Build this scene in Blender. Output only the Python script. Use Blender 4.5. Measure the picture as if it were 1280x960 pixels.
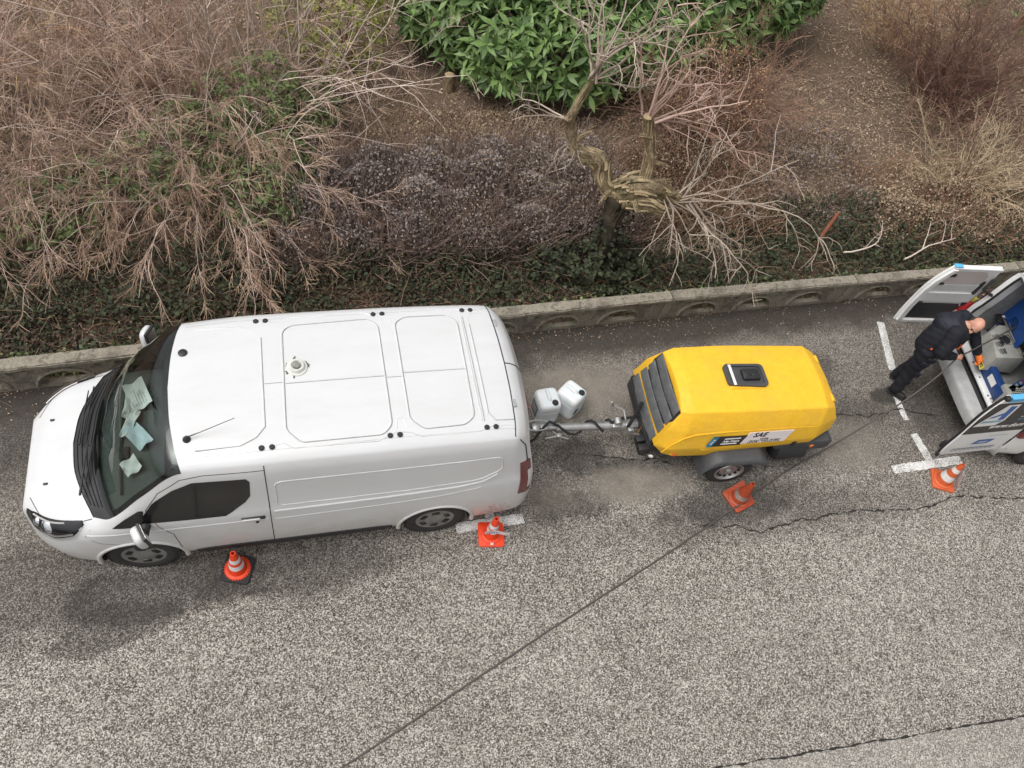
import bpy, bmesh, math, random
import numpy as np
from mathutils import Vector, Matrix, Euler

R = math.radians
sc = bpy.context.scene
for o in list(bpy.data.objects):
    bpy.data.objects.remove(o)
col = sc.collection

# ------------------------------------------------------------------ camera
CAM_H = 8.4435
cam_d = bpy.data.cameras.new('camera')
cam_d.sensor_width = 36.0
cam_d.lens = 36.0 * 1000.0 / 1280.0
cam_d.clip_start = 0.1
cam_d.clip_end = 800.0
cam = bpy.data.objects.new('camera', cam_d)
col.objects.link(cam)
_p, _r, _y = R(55.005), R(16.856), R(25.770)
_f = Vector((0, math.cos(_p), -math.sin(_p)))
_rt = Vector((1, 0, 0))
_up = _rt.cross(_f)
_rt2 = math.cos(_r) * _rt + math.sin(_r) * _up
_up2 = _rt2.cross(_f)
_m = Matrix((( _rt2.x, _up2.x, -_f.x), (_rt2.y, _up2.y, -_f.y), (_rt2.z, _up2.z, -_f.z)))
_m = Matrix.Rotation(-_y, 3, 'Z') @ _m
cam.matrix_world = Matrix.Translation((0, 0, CAM_H)) @ _m.to_4x4()
sc.camera = cam

# ------------------------------------------------------------------ sky, sun, exposure
SUN_EL, SUN_AZ = R(64), R(262)          # azimuth: direction the light comes from, clockwise from +Y
world = bpy.data.worlds.new('World')
sc.world = world
world.use_nodes = True
_wn = world.node_tree
_wn.nodes.clear()
_sky = _wn.nodes.new('ShaderNodeTexSky')
_sky.sky_type = 'NISHITA'
_sky.sun_disc = False
_sky.sun_elevation = SUN_EL
_sky.sun_rotation = SUN_AZ
_sky.air_density = 1.0
_sky.dust_density = 6.0
_sky.ozone_density = 1.0
_hs = _wn.nodes.new('ShaderNodeHueSaturation')
_hs.inputs['Saturation'].default_value = 0.12
_bg = _wn.nodes.new('ShaderNodeBackground')
_bg.inputs['Strength'].default_value = 0.15
_wo = _wn.nodes.new('ShaderNodeOutputWorld')
_wn.links.new(_sky.outputs[0], _hs.inputs['Color'])
_wn.links.new(_hs.outputs[0], _bg.inputs['Color'])
_wn.links.new(_bg.outputs[0], _wo.inputs['Surface'])

sun_d = bpy.data.lights.new('sun', 'SUN')
sun_d.energy = 0.95
sun_d.angle = R(50)
sun_d.color = (1.0, 0.965, 0.92)
sun = bpy.data.objects.new('sun', sun_d)
col.objects.link(sun)
_sd = Vector((math.sin(SUN_AZ) * math.cos(SUN_EL), math.cos(SUN_AZ) * math.cos(SUN_EL), math.sin(SUN_EL)))
sun.rotation_euler = (-_sd).to_track_quat('-Z', 'Y').to_euler()
sun.location = (0, 0, 30)

vs = sc.view_settings
vs.view_transform = 'Standard'
vs.look = 'None'
vs.exposure = 0.14
vs.gamma = 1.0
sc.display_settings.display_device = 'sRGB'
sc.cycles.max_bounces = 6
sc.cycles.transparent_max_bounces = 12
sc.cycles.caustics_reflective = False
sc.cycles.caustics_refractive = False

# ------------------------------------------------------------------ material helpers
class NT:
    def __init__(s, name):
        s.m = bpy.data.materials.new(name)
        s.m.use_nodes = True
        s.t = s.m.node_tree
        s.t.nodes.clear()
        s.out = s.t.nodes.new('ShaderNodeOutputMaterial')
        s._tc = None
    def n(s, typ, **kw):
        nd = s.t.nodes.new(typ)
        for k, v in kw.items():
            setattr(nd, k, v)
        return nd
    def l(s, a, b):
        s.t.links.new(a, b)
    def put(s, sock, v):
        if isinstance(v, bpy.types.NodeSocket):
            s.l(v, sock)
        elif isinstance(v, (tuple, list)) and sock.type == 'RGBA' and len(v) == 3:
            sock.default_value = (*v, 1)
        else:
            sock.default_value = v
    def co(s, kind='Object'):
        if s._tc is None:
            s._tc = s.n('ShaderNodeTexCoord')
        return s._tc.outputs[kind]
    def mapping(s, vec, scale=(1, 1, 1), loc=(0, 0, 0), rot=(0, 0, 0)):
        m = s.n('ShaderNodeMapping')
        s.l(vec, m.inputs[0])
        m.inputs['Scale'].default_value = scale
        m.inputs['Location'].default_value = loc
        m.inputs['Rotation'].default_value = rot
        return m.outputs[0]
    def noise(s, scale, detail=3, rough=.55, vec=None, dist=0.0):
        nd = s.n('ShaderNodeTexNoise')
        s.l(vec if vec is not None else s.co(), nd.inputs['Vector'])
        nd.inputs['Scale'].default_value = scale
        nd.inputs['Detail'].default_value = detail
        nd.inputs['Roughness'].default_value = rough
        nd.inputs['Distortion'].default_value = dist
        return nd.outputs['Fac']
    def voro(s, scale, out='Color', vec=None, feature='F1', rnd=1.0):
        nd = s.n('ShaderNodeTexVoronoi', feature=feature)
        s.l(vec if vec is not None else s.co(), nd.inputs['Vector'])
        nd.inputs['Scale'].default_value = scale
        nd.inputs['Randomness'].default_value = rnd
        return nd.outputs[out]
    def ramp(s, fac, stops, interp='LINEAR'):
        nd = s.n('ShaderNodeValToRGB')
        nd.color_ramp.interpolation = interp
        els = nd.color_ramp.elements
        while len(els) < len(stops):
            els.new(.5)
        for e, (p, c) in zip(els, stops):
            e.position = p
            e.color = (c, c, c, 1) if isinstance(c, (int, float)) else (*c, 1)
        s.put(nd.inputs[0], fac)
        return nd.outputs[0]
    def mix(s, fac, a, b, mode='MIX'):
        nd = s.n('ShaderNodeMix', data_type='RGBA', blend_type=mode)
        s.put(nd.inputs[0], fac)
        s.put(nd.inputs[6], a)
        s.put(nd.inputs[7], b)
        return nd.outputs[2]
    def math(s, op, a, b=0.0, clamp=False):
        nd = s.n('ShaderNodeMath', operation=op, use_clamp=clamp)
        s.put(nd.inputs[0], a)
        s.put(nd.inputs[1], b)
        return nd.outputs[0]
    def sep(s, vec):
        nd = s.n('ShaderNodeSeparateXYZ')
        s.l(vec, nd.inputs[0])
        return nd.outputs
    def bump(s, h, strength=.3, dist=.01):
        nd = s.n('ShaderNodeBump')
        nd.inputs['Strength'].default_value = strength
        nd.inputs['Distance'].default_value = dist
        s.put(nd.inputs['Height'], h)
        return nd.outputs[0]
    def bsdf(s, color, rough=.5, metal=0.0, normal=None, **kw):
        b = s.n('ShaderNodeBsdfPrincipled')
        s.put(b.inputs['Base Color'], color)
        s.put(b.inputs['Roughness'], rough)
        b.inputs['Metallic'].default_value = metal
        if normal is not None:
            s.l(normal, b.inputs['Normal'])
        for k, v in kw.items():
            s.put(b.inputs[k.replace('_', ' ')], v)
        s.l(b.outputs[0], s.out.inputs[0])
        s.b = b
        return s.m

def simple(name, color, rough=.5, metal=0.0, var=.12, scale=6.0, bump=0.0, bscale=60.0, **kw):
    """plain procedural material: base colour broken up by two scales of noise"""
    t = NT(name)
    c0 = tuple(max(0, c * (1 - var)) for c in color)
    c1 = tuple(min(1, c * (1 + var)) for c in color)
    f = t.math('ADD', t.math('MULTIPLY', t.noise(scale), .6), t.math('MULTIPLY', t.noise(scale * 9), .4))
    c = t.mix(t.ramp(f, [(.3, 0.0), (.7, 1.0)]), c0, c1)
    nm = t.bump(t.noise(bscale, 2), bump, .003) if bump else None
    r = t.ramp(t.noise(scale * 3), [(.3, max(0, rough - .06)), (.7, min(1, rough + .06))])
    return t.bsdf(c, r, metal, nm, **kw)

# ------------------------------------------------------------------ object helpers
def tag(o, label=None, cat=None, group=None, kind=None):
    if label: o['label'] = label
    if cat: o['category'] = cat
    if group: o['group'] = group
    if kind: o['kind'] = kind
    return o

def thing(name, label, cat, loc=(0, 0, 0), rz=0.0, group=None, rot=None):
    o = bpy.data.objects.new(name, None)
    o.empty_display_size = .1
    o.location = loc
    o.rotation_euler = rot if rot is not None else (0, 0, rz)
    col.objects.link(o)
    return tag(o, label, cat, group)

def link(name, me, parent=None, loc=None, rot=None, scale=None):
    o = bpy.data.objects.new(name, me)
    col.objects.link(o)
    if parent is not None: o.parent = parent
    if loc is not None: o.location = loc
    if rot is not None: o.rotation_euler = rot
    if scale is not None: o.scale = scale
    return o

def copy_tree(o, parent=None):
    c = o.copy()
    col.objects.link(c)
    if parent is not None: c.parent = parent
    for ch in list(o.children):
        copy_tree(ch, c)
    return c

def frame_of(d):
    d = Vector(d).normalized()
    a = Vector((0, 0, 1)) if abs(d.z) < .95 else Vector((1, 0, 0))
    u = d.cross(a).normalized()
    return u, d.cross(u).normalized(), d

class MB:
    """collects shapes and links them as one mesh object"""
    def __init__(s):
        s.v, s.f, s.mi = [], [], []
    def add(s, V, F, mi=0):
        b = len(s.v)
        s.v.extend([tuple(map(float, p)) for p in V])
        s.f.extend([tuple(i + b for i in q) for q in F])
        s.mi.extend([mi] * len(F))
        return s
    def box(s, c, d, rot=None, mi=0, bevel=0.0, seg=2, taper=None):
        bm = bmesh.new()
        bmesh.ops.create_cube(bm, size=1.0)
        for v in bm.verts:
            v.co = Vector((v.co.x * d[0], v.co.y * d[1], v.co.z * d[2]))
            if taper and v.co.z > 0:
                v.co.x *= taper[0]; v.co.y *= taper[1]
        if bevel:
            bmesh.ops.bevel(bm, geom=bm.edges[:], offset=bevel, segments=seg, profile=.5, affect='EDGES')
        M = Matrix.Translation(c) @ (Euler(rot).to_matrix().to_4x4() if rot is not None else Matrix())
        s.bm(bm, M, mi)
        return s
    def bm(s, bm, M=None, mi=0):
        bm.verts.index_update()
        V = [(M @ v.co if M is not None else v.co) for v in bm.verts]
        s.add([tuple(v) for v in V], [[v.index for v in f.verts] for f in bm.faces], mi)
        bm.free()
        return s
    def tube(s, pts, r, n=8, mi=0, caps=True, flat=1.0):
        P = np.array(pts, float)
        k = len(P)
        rr = np.array([r] * k if np.isscalar(r) else r, float)
        T = np.gradient(P, axis=0)
        T /= np.linalg.norm(T, axis=1)[:, None] + 1e-12
        u = np.array(frame_of(T[0])[0])
        V = []
        for i in range(k):
            u = u - T[i] * (u @ T[i])
            u /= np.linalg.norm(u) + 1e-12
            w = np.cross(T[i], u)
            for j in range(n):
                a = 2 * math.pi * j / n
                V.append(P[i] + rr[i] * (math.cos(a) * u + flat * math.sin(a) * w))
        F = [(i * n + j, i * n + (j + 1) % n, (i + 1) * n + (j + 1) % n, (i + 1) * n + j)
             for i in range(k - 1) for j in range(n)]
        if caps:
            F.append(tuple(range(n - 1, -1, -1)))
            F.append(tuple((k - 1) * n + j for j in range(n)))
        return s.add(V, F, mi)
    def lathe(s, prof, n=24, c=(0, 0, 0), axis=(0, 0, 1), mi=0, caps=True, closed=False):
        u, w, d = frame_of(axis)
        c = Vector(c)
        V = []
        for r, h in prof:
            for j in range(n):
                a = 2 * math.pi * j / n
                V.append(c + d * h + (u * math.cos(a) + w * math.sin(a)) * r)
        k = len(prof)
        F = [(i * n + j, i * n + (j + 1) % n, (i + 1) * n + (j + 1) % n, (i + 1) * n + j)
             for i in range(k - 1) for j in range(n)]
        if closed:
            F += [((k - 1) * n + j, (k - 1) * n + (j + 1) % n, (j + 1) % n, j) for j in range(n)]
        elif caps:
            F.append(tuple(range(n - 1, -1, -1)))
            F.append(tuple((k - 1) * n + j for j in range(n)))
        return s.add(V, F, mi)
    def prism(s, poly, h, M=None, mi=0, bevel=0.0, seg=2):
        """polygon in local xy extruded along +z by h"""
        bm = bmesh.new()
        vs_ = [bm.verts.new((x, y, 0)) for x, y in poly]
        f = bm.faces.new(vs_)
        f.normal_update()
        if f.normal.z > 0: f.normal_flip()
        g = bmesh.ops.extrude_face_region(bm, geom=[f])
        for e in g['geom']:
            if isinstance(e, bmesh.types.BMVert): e.co.z += h
        bmesh.ops.recalc_face_normals(bm, faces=bm.faces[:])
        if bevel:
            bmesh.ops.bevel(bm, geom=bm.edges[:], offset=bevel, segments=seg, profile=.5, affect='EDGES')
        return s.bm(bm, M, mi)
    def mesh(s, name, mats, smooth=40):
        me = bpy.data.meshes.new(name)
        me.from_pydata(s.v, [], s.f)
        if not isinstance(mats, (list, tuple)): mats = [mats]
        for m in mats: me.materials.append(m)
        if len(mats) > 1: me.polygons.foreach_set('material_index', s.mi)
        if smooth:
            me.polygons.foreach_set('use_smooth', [True] * len(me.polygons))
            me.set_sharp_from_angle(angle=R(smooth))
        me.update()
        return me
    def build(s, name, mats, parent=None, smooth=40, loc=None, rot=None, fix=True):
        me = s.mesh(name, mats, smooth)
        if fix:
            bm = bmesh.new(); bm.from_mesh(me)
            bmesh.ops.recalc_face_normals(bm, faces=bm.faces[:])
            bm.to_mesh(me); bm.free()
        return link(name, me, parent, loc, rot)

def np_mesh(name, V, F, mat, smooth=False):
    """fast mesh from numpy arrays; F is (n,3) or (n,4)"""
    V = np.asarray(V, np.float32); F = np.asarray(F, np.int32)
    me = bpy.data.meshes.new(name)
    k = F.shape[1]
    me.vertices.add(len(V)); me.vertices.foreach_set('co', V.ravel())
    me.loops.add(F.size); me.loops.foreach_set('vertex_index', F.ravel())
    me.polygons.add(len(F))
    me.polygons.foreach_set('loop_start', np.arange(0, F.size, k, dtype=np.int32))
    me.polygons.foreach_set('loop_total', np.full(len(F), k, np.int32))
    me.materials.append(mat)
    me.update(calc_edges=True)
    me.validate()
    if smooth: me.polygons.foreach_set('use_smooth', [True] * len(F))
    return me

class Twigs:
    """many tapered polylines turned into one mesh of thin tubes"""
    def __init__(s, sides=3):
        s.g, s.sides = {}, sides
    def add(s, P, r0, r1):
        P = np.asarray(P, float)
        s.g.setdefault(len(P), []).append((P, r0, r1))
    def arrays(s):
        Vs, Fs, base, n = [], [], 0, s.sides
        for k, L in s.g.items():
            P = np.stack([a[0] for a in L])
            r = np.stack([np.linspace(a[1], a[2], k) for a in L])
            T = np.gradient(P, axis=1)
            T /= np.linalg.norm(T, axis=2, keepdims=True) + 1e-9
            ref = np.where(np.abs(T[:, :1, 2:3]) < .9, np.array([[[0, 0, 1.]]]), np.array([[[1., 0, 0]]]))
            ref = np.broadcast_to(ref, T.shape)
            u = np.cross(T, ref); u /= np.linalg.norm(u, axis=2, keepdims=True) + 1e-9
            w = np.cross(T, u)
            a = np.arange(n) * 2 * np.pi / n
            V = P[:, :, None, :] + r[:, :, None, None] * (np.cos(a)[None, None, :, None] * u[:, :, None, :]
                                                          + np.sin(a)[None, None, :, None] * w[:, :, None, :])
            m = len(L)
            idx = np.arange(m * k * n).reshape(m, k, n) + base
            A = idx[:, :-1, :]; B = np.roll(idx, -1, 2)[:, :-1, :]
            C = np.roll(idx, -1, 2)[:, 1:, :]; D = idx[:, 1:, :]
            Fs.append(np.stack([A, B, C, D], -1).reshape(-1, 4))
            Vs.append(V.reshape(-1, 3)); base += m * k * n
        return np.concatenate(Vs), np.concatenate(Fs)
    def build(s, name, mat, parent=None, **kw):
        V, F = s.arrays()
        return link(name, np_mesh(name, V, F, mat, True), parent, **kw)

def leaf_cloud(name, P, D, Nn, length, width, mat, parent=None, fold=.18):
    """leaves as folded 4-triangle blades; P base points, D directions, Nn up vectors"""
    P = np.asarray(P, float); D = np.asarray(D, float); Nn = np.asarray(Nn, float)
    D = D / (np.linalg.norm(D, axis=1, keepdims=True) + 1e-9)
    S = np.cross(D, Nn); S /= np.linalg.norm(S, axis=1, keepdims=True) + 1e-9
    Nn = np.cross(S, D)
    L = np.asarray(length).reshape(-1, 1) * np.ones((len(P), 1)); Wd = np.asarray(width).reshape(-1, 1) * np.ones((len(P), 1))
    a = P; m = P + D * L * .45; e = P + D * L - Nn * L * .1
    l = m + S * Wd * .5 + Nn * Wd * fold; r = m - S * Wd * .5 + Nn * Wd * fold
    V = np.stack([a, l, e, r, m], 1).reshape(-1, 3)
    i = np.arange(len(P))[:, None] * 5
    F = np.concatenate([i + [[0, 4, 1]], i + [[1, 4, 2]], i + [[2, 4, 3]], i + [[3, 4, 0]]])
    return link(name, np_mesh(name, V, F, mat), parent)

def pchip(x, y, xi):
    """monotone cubic interpolation, y may be (n,d)"""
    x = np.asarray(x, float); y = np.asarray(y, float)
    one = y.ndim == 1
    if one: y = y[:, None]
    h = np.diff(x)[:, None]; dl = np.diff(y, axis=0) / h
    m = np.zeros_like(y)
    if len(x) > 2:
        w1 = 2 * h[1:] + h[:-1]; w2 = h[1:] + 2 * h[:-1]
        ok = dl[1:] * dl[:-1] > 0
        with np.errstate(divide='ignore', invalid='ignore'):
            hm = (w1 + w2) / (w1 / dl[:-1] + w2 / dl[1:])
        m[1:-1] = np.where(ok, hm, 0)
    m[0], m[-1] = dl[0], dl[-1]
    xi = np.asarray(xi, float)
    k = np.clip(np.searchsorted(x, xi, 'right') - 1, 0, len(x) - 2)
    t = ((xi - x[k]) / h[k, 0])[:, None]
    o = ((1 + 2 * t) * (1 - t) ** 2) * y[k] + (t * (1 - t) ** 2) * h[k] * m[k] \
        + (t * t * (3 - 2 * t)) * y[k + 1] + (t * t * (t - 1)) * h[k] * m[k + 1]
    return o[:, 0] if one else o

def text_mesh(s, size, extrude=.001, shear=0.0, bold=0.0, space=1.0, align='CENTER'):
    c = bpy.data.curves.new('text', 'FONT')
    c.body = s; c.size = size; c.extrude = extrude; c.shear = shear; c.offset = bold
    c.space_character = space; c.align_x = align; c.align_y = 'CENTER'; c.resolution_u = 3
    o = bpy.data.objects.new('text', c); col.objects.link(o)
    bpy.context.view_layer.update()
    me = bpy.data.meshes.new_from_object(o.evaluated_get(bpy.context.evaluated_depsgraph_get()))
    bpy.data.objects.remove(o)
    return me

def lettering(s, size, mat, parent, M, name='lettering', **kw):
    me = text_mesh(s, size, **kw)
    me.transform(M)
    me.materials.clear(); me.materials.append(mat)
    return link(name, me, parent)
# ------------------------------------------------------------------ setting: ground, road, markings
def wall_y(x):
    """street face of the balustrade: a gentle curve"""
    q = np.clip(x, -5.0, 17.0)
    return 5.965 + .055 * q - .0014 * q * q + .069 * np.minimum(x + 5.0, 0) + .0074 * np.maximum(x - 17.0, 0)

def asphalt_mat():
    t = NT('asphalt')
    P = t.co()
    xyz = t.sep(P)
    warp = t.mix(.06, P, t.n('ShaderNodeTexNoise').outputs['Color'])
    stone = t.sep(t.voro(92))[0]
    stone2 = t.sep(t.voro(165))[1]
    fine = t.noise(75, 4, .72)
    med = t.noise(9, 4, .6)
    big = t.math('ADD', t.math('MULTIPLY', t.noise(.9, 4, .6), .55), t.math('MULTIPLY', t.noise(1.0, 4, .6, t.mapping(P, (.25, 1.6, 1), (0, 0, 0), (0, 0, R(3)))), .45))
    f = t.math('ADD', t.math('MULTIPLY', stone, .50), t.math('MULTIPLY', stone2, .34))
    f = t.math('ADD', f, t.math('MULTIPLY', fine, .34))
    f = t.math('ADD', f, t.math('MULTIPLY', t.math('SUBTRACT', med, .5), .22))
    f = t.math('ADD', f, t.math('MULTIPLY', t.math('SUBTRACT', big, .5), .28))
    # towards the parked lane the chippings are worn and bound in dark bitumen
    lane = t.math('MULTIPLY', t.math('SUBTRACT', t.math('ADD', xyz[1], t.math('MULTIPLY', t.noise(1.3, 4, .6), 1.4)), 3.2), .55, True)
    f = t.math('ADD', t.math('MULTIPLY', t.math('SUBTRACT', f, .60), t.math('SUBTRACT', 1.0, t.math('MULTIPLY', lane, .38))), t.math('SUBTRACT', .60, t.math('MULTIPLY', lane, .055)))
    c = t.ramp(f, [(.30, (.030, .026, .022)), (.45, (.096, .084, .071)), (.58, (.188, .169, .146)), (.72, (.355, .325, .285)), (.90, (.64, .61, .56))])

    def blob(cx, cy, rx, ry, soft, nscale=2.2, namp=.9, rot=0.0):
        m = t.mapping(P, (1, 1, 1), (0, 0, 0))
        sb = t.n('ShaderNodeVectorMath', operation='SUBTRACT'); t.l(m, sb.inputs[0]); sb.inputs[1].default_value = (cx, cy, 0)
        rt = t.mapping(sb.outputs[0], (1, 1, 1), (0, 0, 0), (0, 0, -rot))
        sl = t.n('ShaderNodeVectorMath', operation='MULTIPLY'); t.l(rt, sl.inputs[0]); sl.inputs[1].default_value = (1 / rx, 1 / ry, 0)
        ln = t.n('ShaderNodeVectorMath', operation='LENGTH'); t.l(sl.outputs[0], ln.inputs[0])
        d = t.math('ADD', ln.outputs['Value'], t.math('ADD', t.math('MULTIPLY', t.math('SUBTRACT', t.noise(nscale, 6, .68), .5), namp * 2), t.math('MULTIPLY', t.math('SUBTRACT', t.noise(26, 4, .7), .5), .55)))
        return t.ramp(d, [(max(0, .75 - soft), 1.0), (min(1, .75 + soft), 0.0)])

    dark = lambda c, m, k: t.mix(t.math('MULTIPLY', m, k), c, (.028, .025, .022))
    # old oil and damp stains, and the shade at the worker's feet painted dark
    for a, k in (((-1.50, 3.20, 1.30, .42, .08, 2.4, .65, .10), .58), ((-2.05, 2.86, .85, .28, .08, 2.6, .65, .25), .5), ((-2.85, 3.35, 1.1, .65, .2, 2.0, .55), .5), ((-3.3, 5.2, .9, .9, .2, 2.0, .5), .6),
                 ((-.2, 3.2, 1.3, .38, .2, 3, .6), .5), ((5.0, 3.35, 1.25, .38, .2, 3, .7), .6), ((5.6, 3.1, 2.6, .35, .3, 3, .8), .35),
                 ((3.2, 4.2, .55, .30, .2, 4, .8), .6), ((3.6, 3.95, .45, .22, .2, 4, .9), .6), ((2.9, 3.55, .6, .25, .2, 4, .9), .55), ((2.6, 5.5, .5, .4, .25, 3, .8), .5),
                 ((7.85, 4.62, .3, .18, .14, 5, .6), .75), ((8.6, 4.3, .9, .8, .3, 2.5, .6), .6), ((6.7, 5.2, .8, .45, .25, 3, .8), .55), ((7.3, 4.4, .8, .3, .25, 3, .8), .4)):  # first blob here paints the shade beneath the worker
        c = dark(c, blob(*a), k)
    # smooth worn pale patches beside the hitch
    pale = t.ramp(t.math('ADD', t.math('MULTIPLY', t.noise(80, 4, .7), .6), t.math('MULTIPLY', t.noise(4, 5, .7), .4)), [(.3, (.115, .098, .080)), (.7, (.33, .295, .25))])
    for a, k in (((3.3, 5.15, .85, .62, .3, 2.2, .7), .85), ((3.85, 3.72, .85, .32, .25, 2.2, .6), .8), ((6.2, 5.55, 1.0, .3, .25, 3, .8), .5), ((2.7, 3.75, .5, .3, .3, 2.5, .8), .5), ((4.2, 5.1, .8, .5, .3, 2.5, .8), .5), ((6.9, 3.9, .8, .5, .3, 2.5, .8), .5), ((.8, 2.6, 1.6, .5, .4, 2, .9), .0)):
        c = t.mix(t.math('MULTIPLY', blob(*a), k), c, pale)
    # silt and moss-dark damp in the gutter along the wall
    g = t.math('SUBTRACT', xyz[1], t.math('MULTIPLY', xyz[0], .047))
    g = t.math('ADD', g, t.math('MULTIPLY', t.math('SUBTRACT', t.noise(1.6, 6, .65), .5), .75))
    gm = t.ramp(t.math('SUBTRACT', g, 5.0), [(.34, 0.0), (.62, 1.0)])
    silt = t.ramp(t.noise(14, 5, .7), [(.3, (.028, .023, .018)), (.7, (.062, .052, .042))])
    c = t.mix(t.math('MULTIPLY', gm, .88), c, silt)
    # paler newer strip of surfacing beyond the joint at the near side
    j = t.math('ADD', xyz[1], t.math('MULTIPLY', xyz[0], .045))
    c = t.mix(t.ramp(t.math('ADD', t.math('MULTIPLY', j, -1.0), 1.0), [(.29, 0.0), (.31, .22)]), c, (.42, .40, .36))
    wet = t.mix(gm, (.9, .9, .9), (.62, .62, .62))
    h = t.math('ADD', stone, t.math('MULTIPLY', fine, 1.0))
    return t.bsdf(c, wet, 0, t.bump(h, .55, .006), Specular_IOR_Level=.3)

def soil_mat():
    t = NT('garden_soil')
    a = t.noise(1.1, 5, .6); b = t.noise(24, 5, .75); v = t.sep(t.voro(38))[0]
    c = t.ramp(t.math('ADD', t.math('MULTIPLY', b, .7), t.math('MULTIPLY', v, .3)),
               [(.25, (.050, .034, .023)), (.5, (.125, .085, .058)), (.68, (.22, .155, .105)), (.85, (.40, .31, .22))])
    c = t.mix(t.ramp(a, [(.4, 0.0), (.62, .6)]), c, (.17, .118, .08))
    return t.bsdf(c, .95, 0, t.bump(t.math('ADD', b, v), .8, .02))

M_ASPH = asphalt_mat()
M_SOIL = soil_mat()

def sheet(name, x0, x1, y0, y1, z, mat, nx=1, ny=1, fn=None):
    xs = np.linspace(x0, x1, nx + 1); ys = np.linspace(y0, y1, ny + 1)
    V = [(x, y, z + (fn(x, y) if fn else 0)) for y in ys for x in xs]
    F = [(j * (nx + 1) + i, j * (nx + 1) + i + 1, (j + 1) * (nx + 1) + i + 1, (j + 1) * (nx + 1) + i) for j in range(ny) for i in range(nx)]
    mb = MB().add(V, F)
    o = mb.build(name, mat, fix=False)
    tag(o, kind='structure')
    return o

sheet('ground', -300, 300, -300, 300, -.06, M_SOIL)
road = sheet('road', -40, 45, -2.6, 9.0, 0, M_ASPH, 85, 1)
# the road sheet ends under the balustrade: trim its far edge to the wall line
for v in road.data.vertices:
    if v.co.y > 0: v.co.y = float(wall_y(v.co.x)) + .12

pave = simple('paving_concrete', (.30, .29, .27), .9, var=.15, scale=3, bump=.3)
mb = MB(); mb.box((2.5, -3.66, .025), (85, 2.1, .18), bevel=.02)
tag(mb.build('pavement', pave), kind='structure')

paint = NT('road_paint')
_c = paint.ramp(paint.math('ADD', paint.noise(70, 5, .75), paint.math('MULTIPLY', paint.noise(7, 3), .35)),
                [(.54, (.13, .12, .105)), (.63, (.48, .47, .45)), (.74, (.76, .75, .73))])
M_PAINT = paint.bsdf(_c, .85, 0, paint.bump(paint.noise(70), .5, .004))

def marking(pts, w=.1):
    """a worn painted stripe with ragged edges lying on the road"""
    rng = random.Random(int(pts[0][0] * 100))
    a, b = Vector((*pts[0], 0)), Vector((*pts[1], 0))
    d = (b - a).normalized(); s = Vector((-d.y, d.x, 0))
    n = max(4, int((b - a).length / .025))
    V, F = [], []
    for i in range(n + 1):
        p = a + (b - a) * i / n
        for k in (-1, 1):
            q = p + s * k * (w / 2 + rng.uniform(-.008, .006))
            V.append((q.x, q.y, .004))
    F = [(2 * i, 2 * i + 1, 2 * i + 3, 2 * i + 2) for i in range(n)]
    o = MB().add(V, F).build('road_marking', M_PAINT, smooth=0)
    for p in o.data.polygons:
        if p.normal.z < 0: p.flip()
    return tag(o, kind='structure')

marking([(1.52, 3.455), (2.32, 3.475)], .125)
marking([(1.93, 3.53), (1.93, 3.80)], .10)
marking([(7.40, 3.50), (8.5, 3.52)], .125)
marking([(8.02, 3.57), (7.99, 3.98)], .12)
marking([(7.99, 4.20), (8.03, 4.62)], .09)
marking([(8.20, 5.02), (8.44, 5.88)], .12)
marking([(-3.9, 3.33), (-3.08, 3.335)], .11)

M_CRACK = simple('bitumen_crack', (.022, .019, .016), .9, var=.3, scale=20)
def crack(pts, w, seed, name='road_crack', jag=.022):
    rng = random.Random(seed)
    P = []
    for (a, b) in zip(pts[:-1], pts[1:]):
        L = math.hypot(b[0] - a[0], b[1] - a[1]); n = max(2, int(L / .05))
        for i in range(n): P.append((a[0] + (b[0] - a[0]) * i / n, a[1] + (b[1] - a[1]) * i / n))
    P.append(pts[-1])
    off = 0; V = []
    for i, (x, y) in enumerate(P):
        off = off * .75 + rng.uniform(-jag, jag)
        ww = w * rng.choice((.25, .5, .8, 1.0, 1.5)) * rng.uniform(.7, 1.2) * min(1, i / 3 + .2, (len(P) - 1 - i) / 3 + .2)
        V += [(x + off * .3, y + off - ww / 2, .005), (x + off * .3, y + off + ww / 2, .005)]
    F = [(2 * i, 2 * i + 2, 2 * i + 3, 2 * i + 1) for i in range(len(P) - 1)]
    o = MB().add(V, F).build(name, M_CRACK, smooth=0, fix=False)
    return tag(o, kind='structure')

crack([(4.35, 3.12), (4.9, 3.02), (5.2, 2.90), (5.8, 2.99), (6.9, 2.97), (7.5, 2.93), (8.2, 3.02), (9.4, 2.86), (10.5, 2.7)], .022, 3)
crack([(6.35, 4.42), (6.9, 4.42), (7.4, 4.33), (8.05, 4.38), (8.6, 4.2)], .025, 5)
crack([(1.3, 3.3), (1.45, 3.15), (1.5, 3.0)], .015, 7)
crack([(3.3, 4.2), (3.6, 4.1), (4.1, 4.05), (4.4, 3.9)], .022, 8)
crack([(3.2, .55), (4.0, .52), (7.5, .37), (10, .26), (14, .1)], .022, 11, 'surfacing_joint', .006)
for k_, (pts_, w_) in enumerate((([(5.8, 2.99), (5.95, 2.80), (6.0, 2.62)], .012), ([(6.9, 2.97), (7.05, 3.12), (7.1, 3.3)], .010), ([(8.2, 3.02), (8.35, 3.14)], .010), ([(7.4, 4.33), (7.5, 4.5), (7.45, 4.7)], .012),
                                  ([(5.2, 2.90), (5.05, 2.75)], .010), ([(9.4, 2.86), (9.5, 2.6)], .010), ([(3.6, 4.1), (3.7, 3.9)], .012), ([(3.3, 4.2), (3.1, 4.22), (2.9, 4.12)], .012))):
    crack(pts_, w_, 40 + k_)
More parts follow.
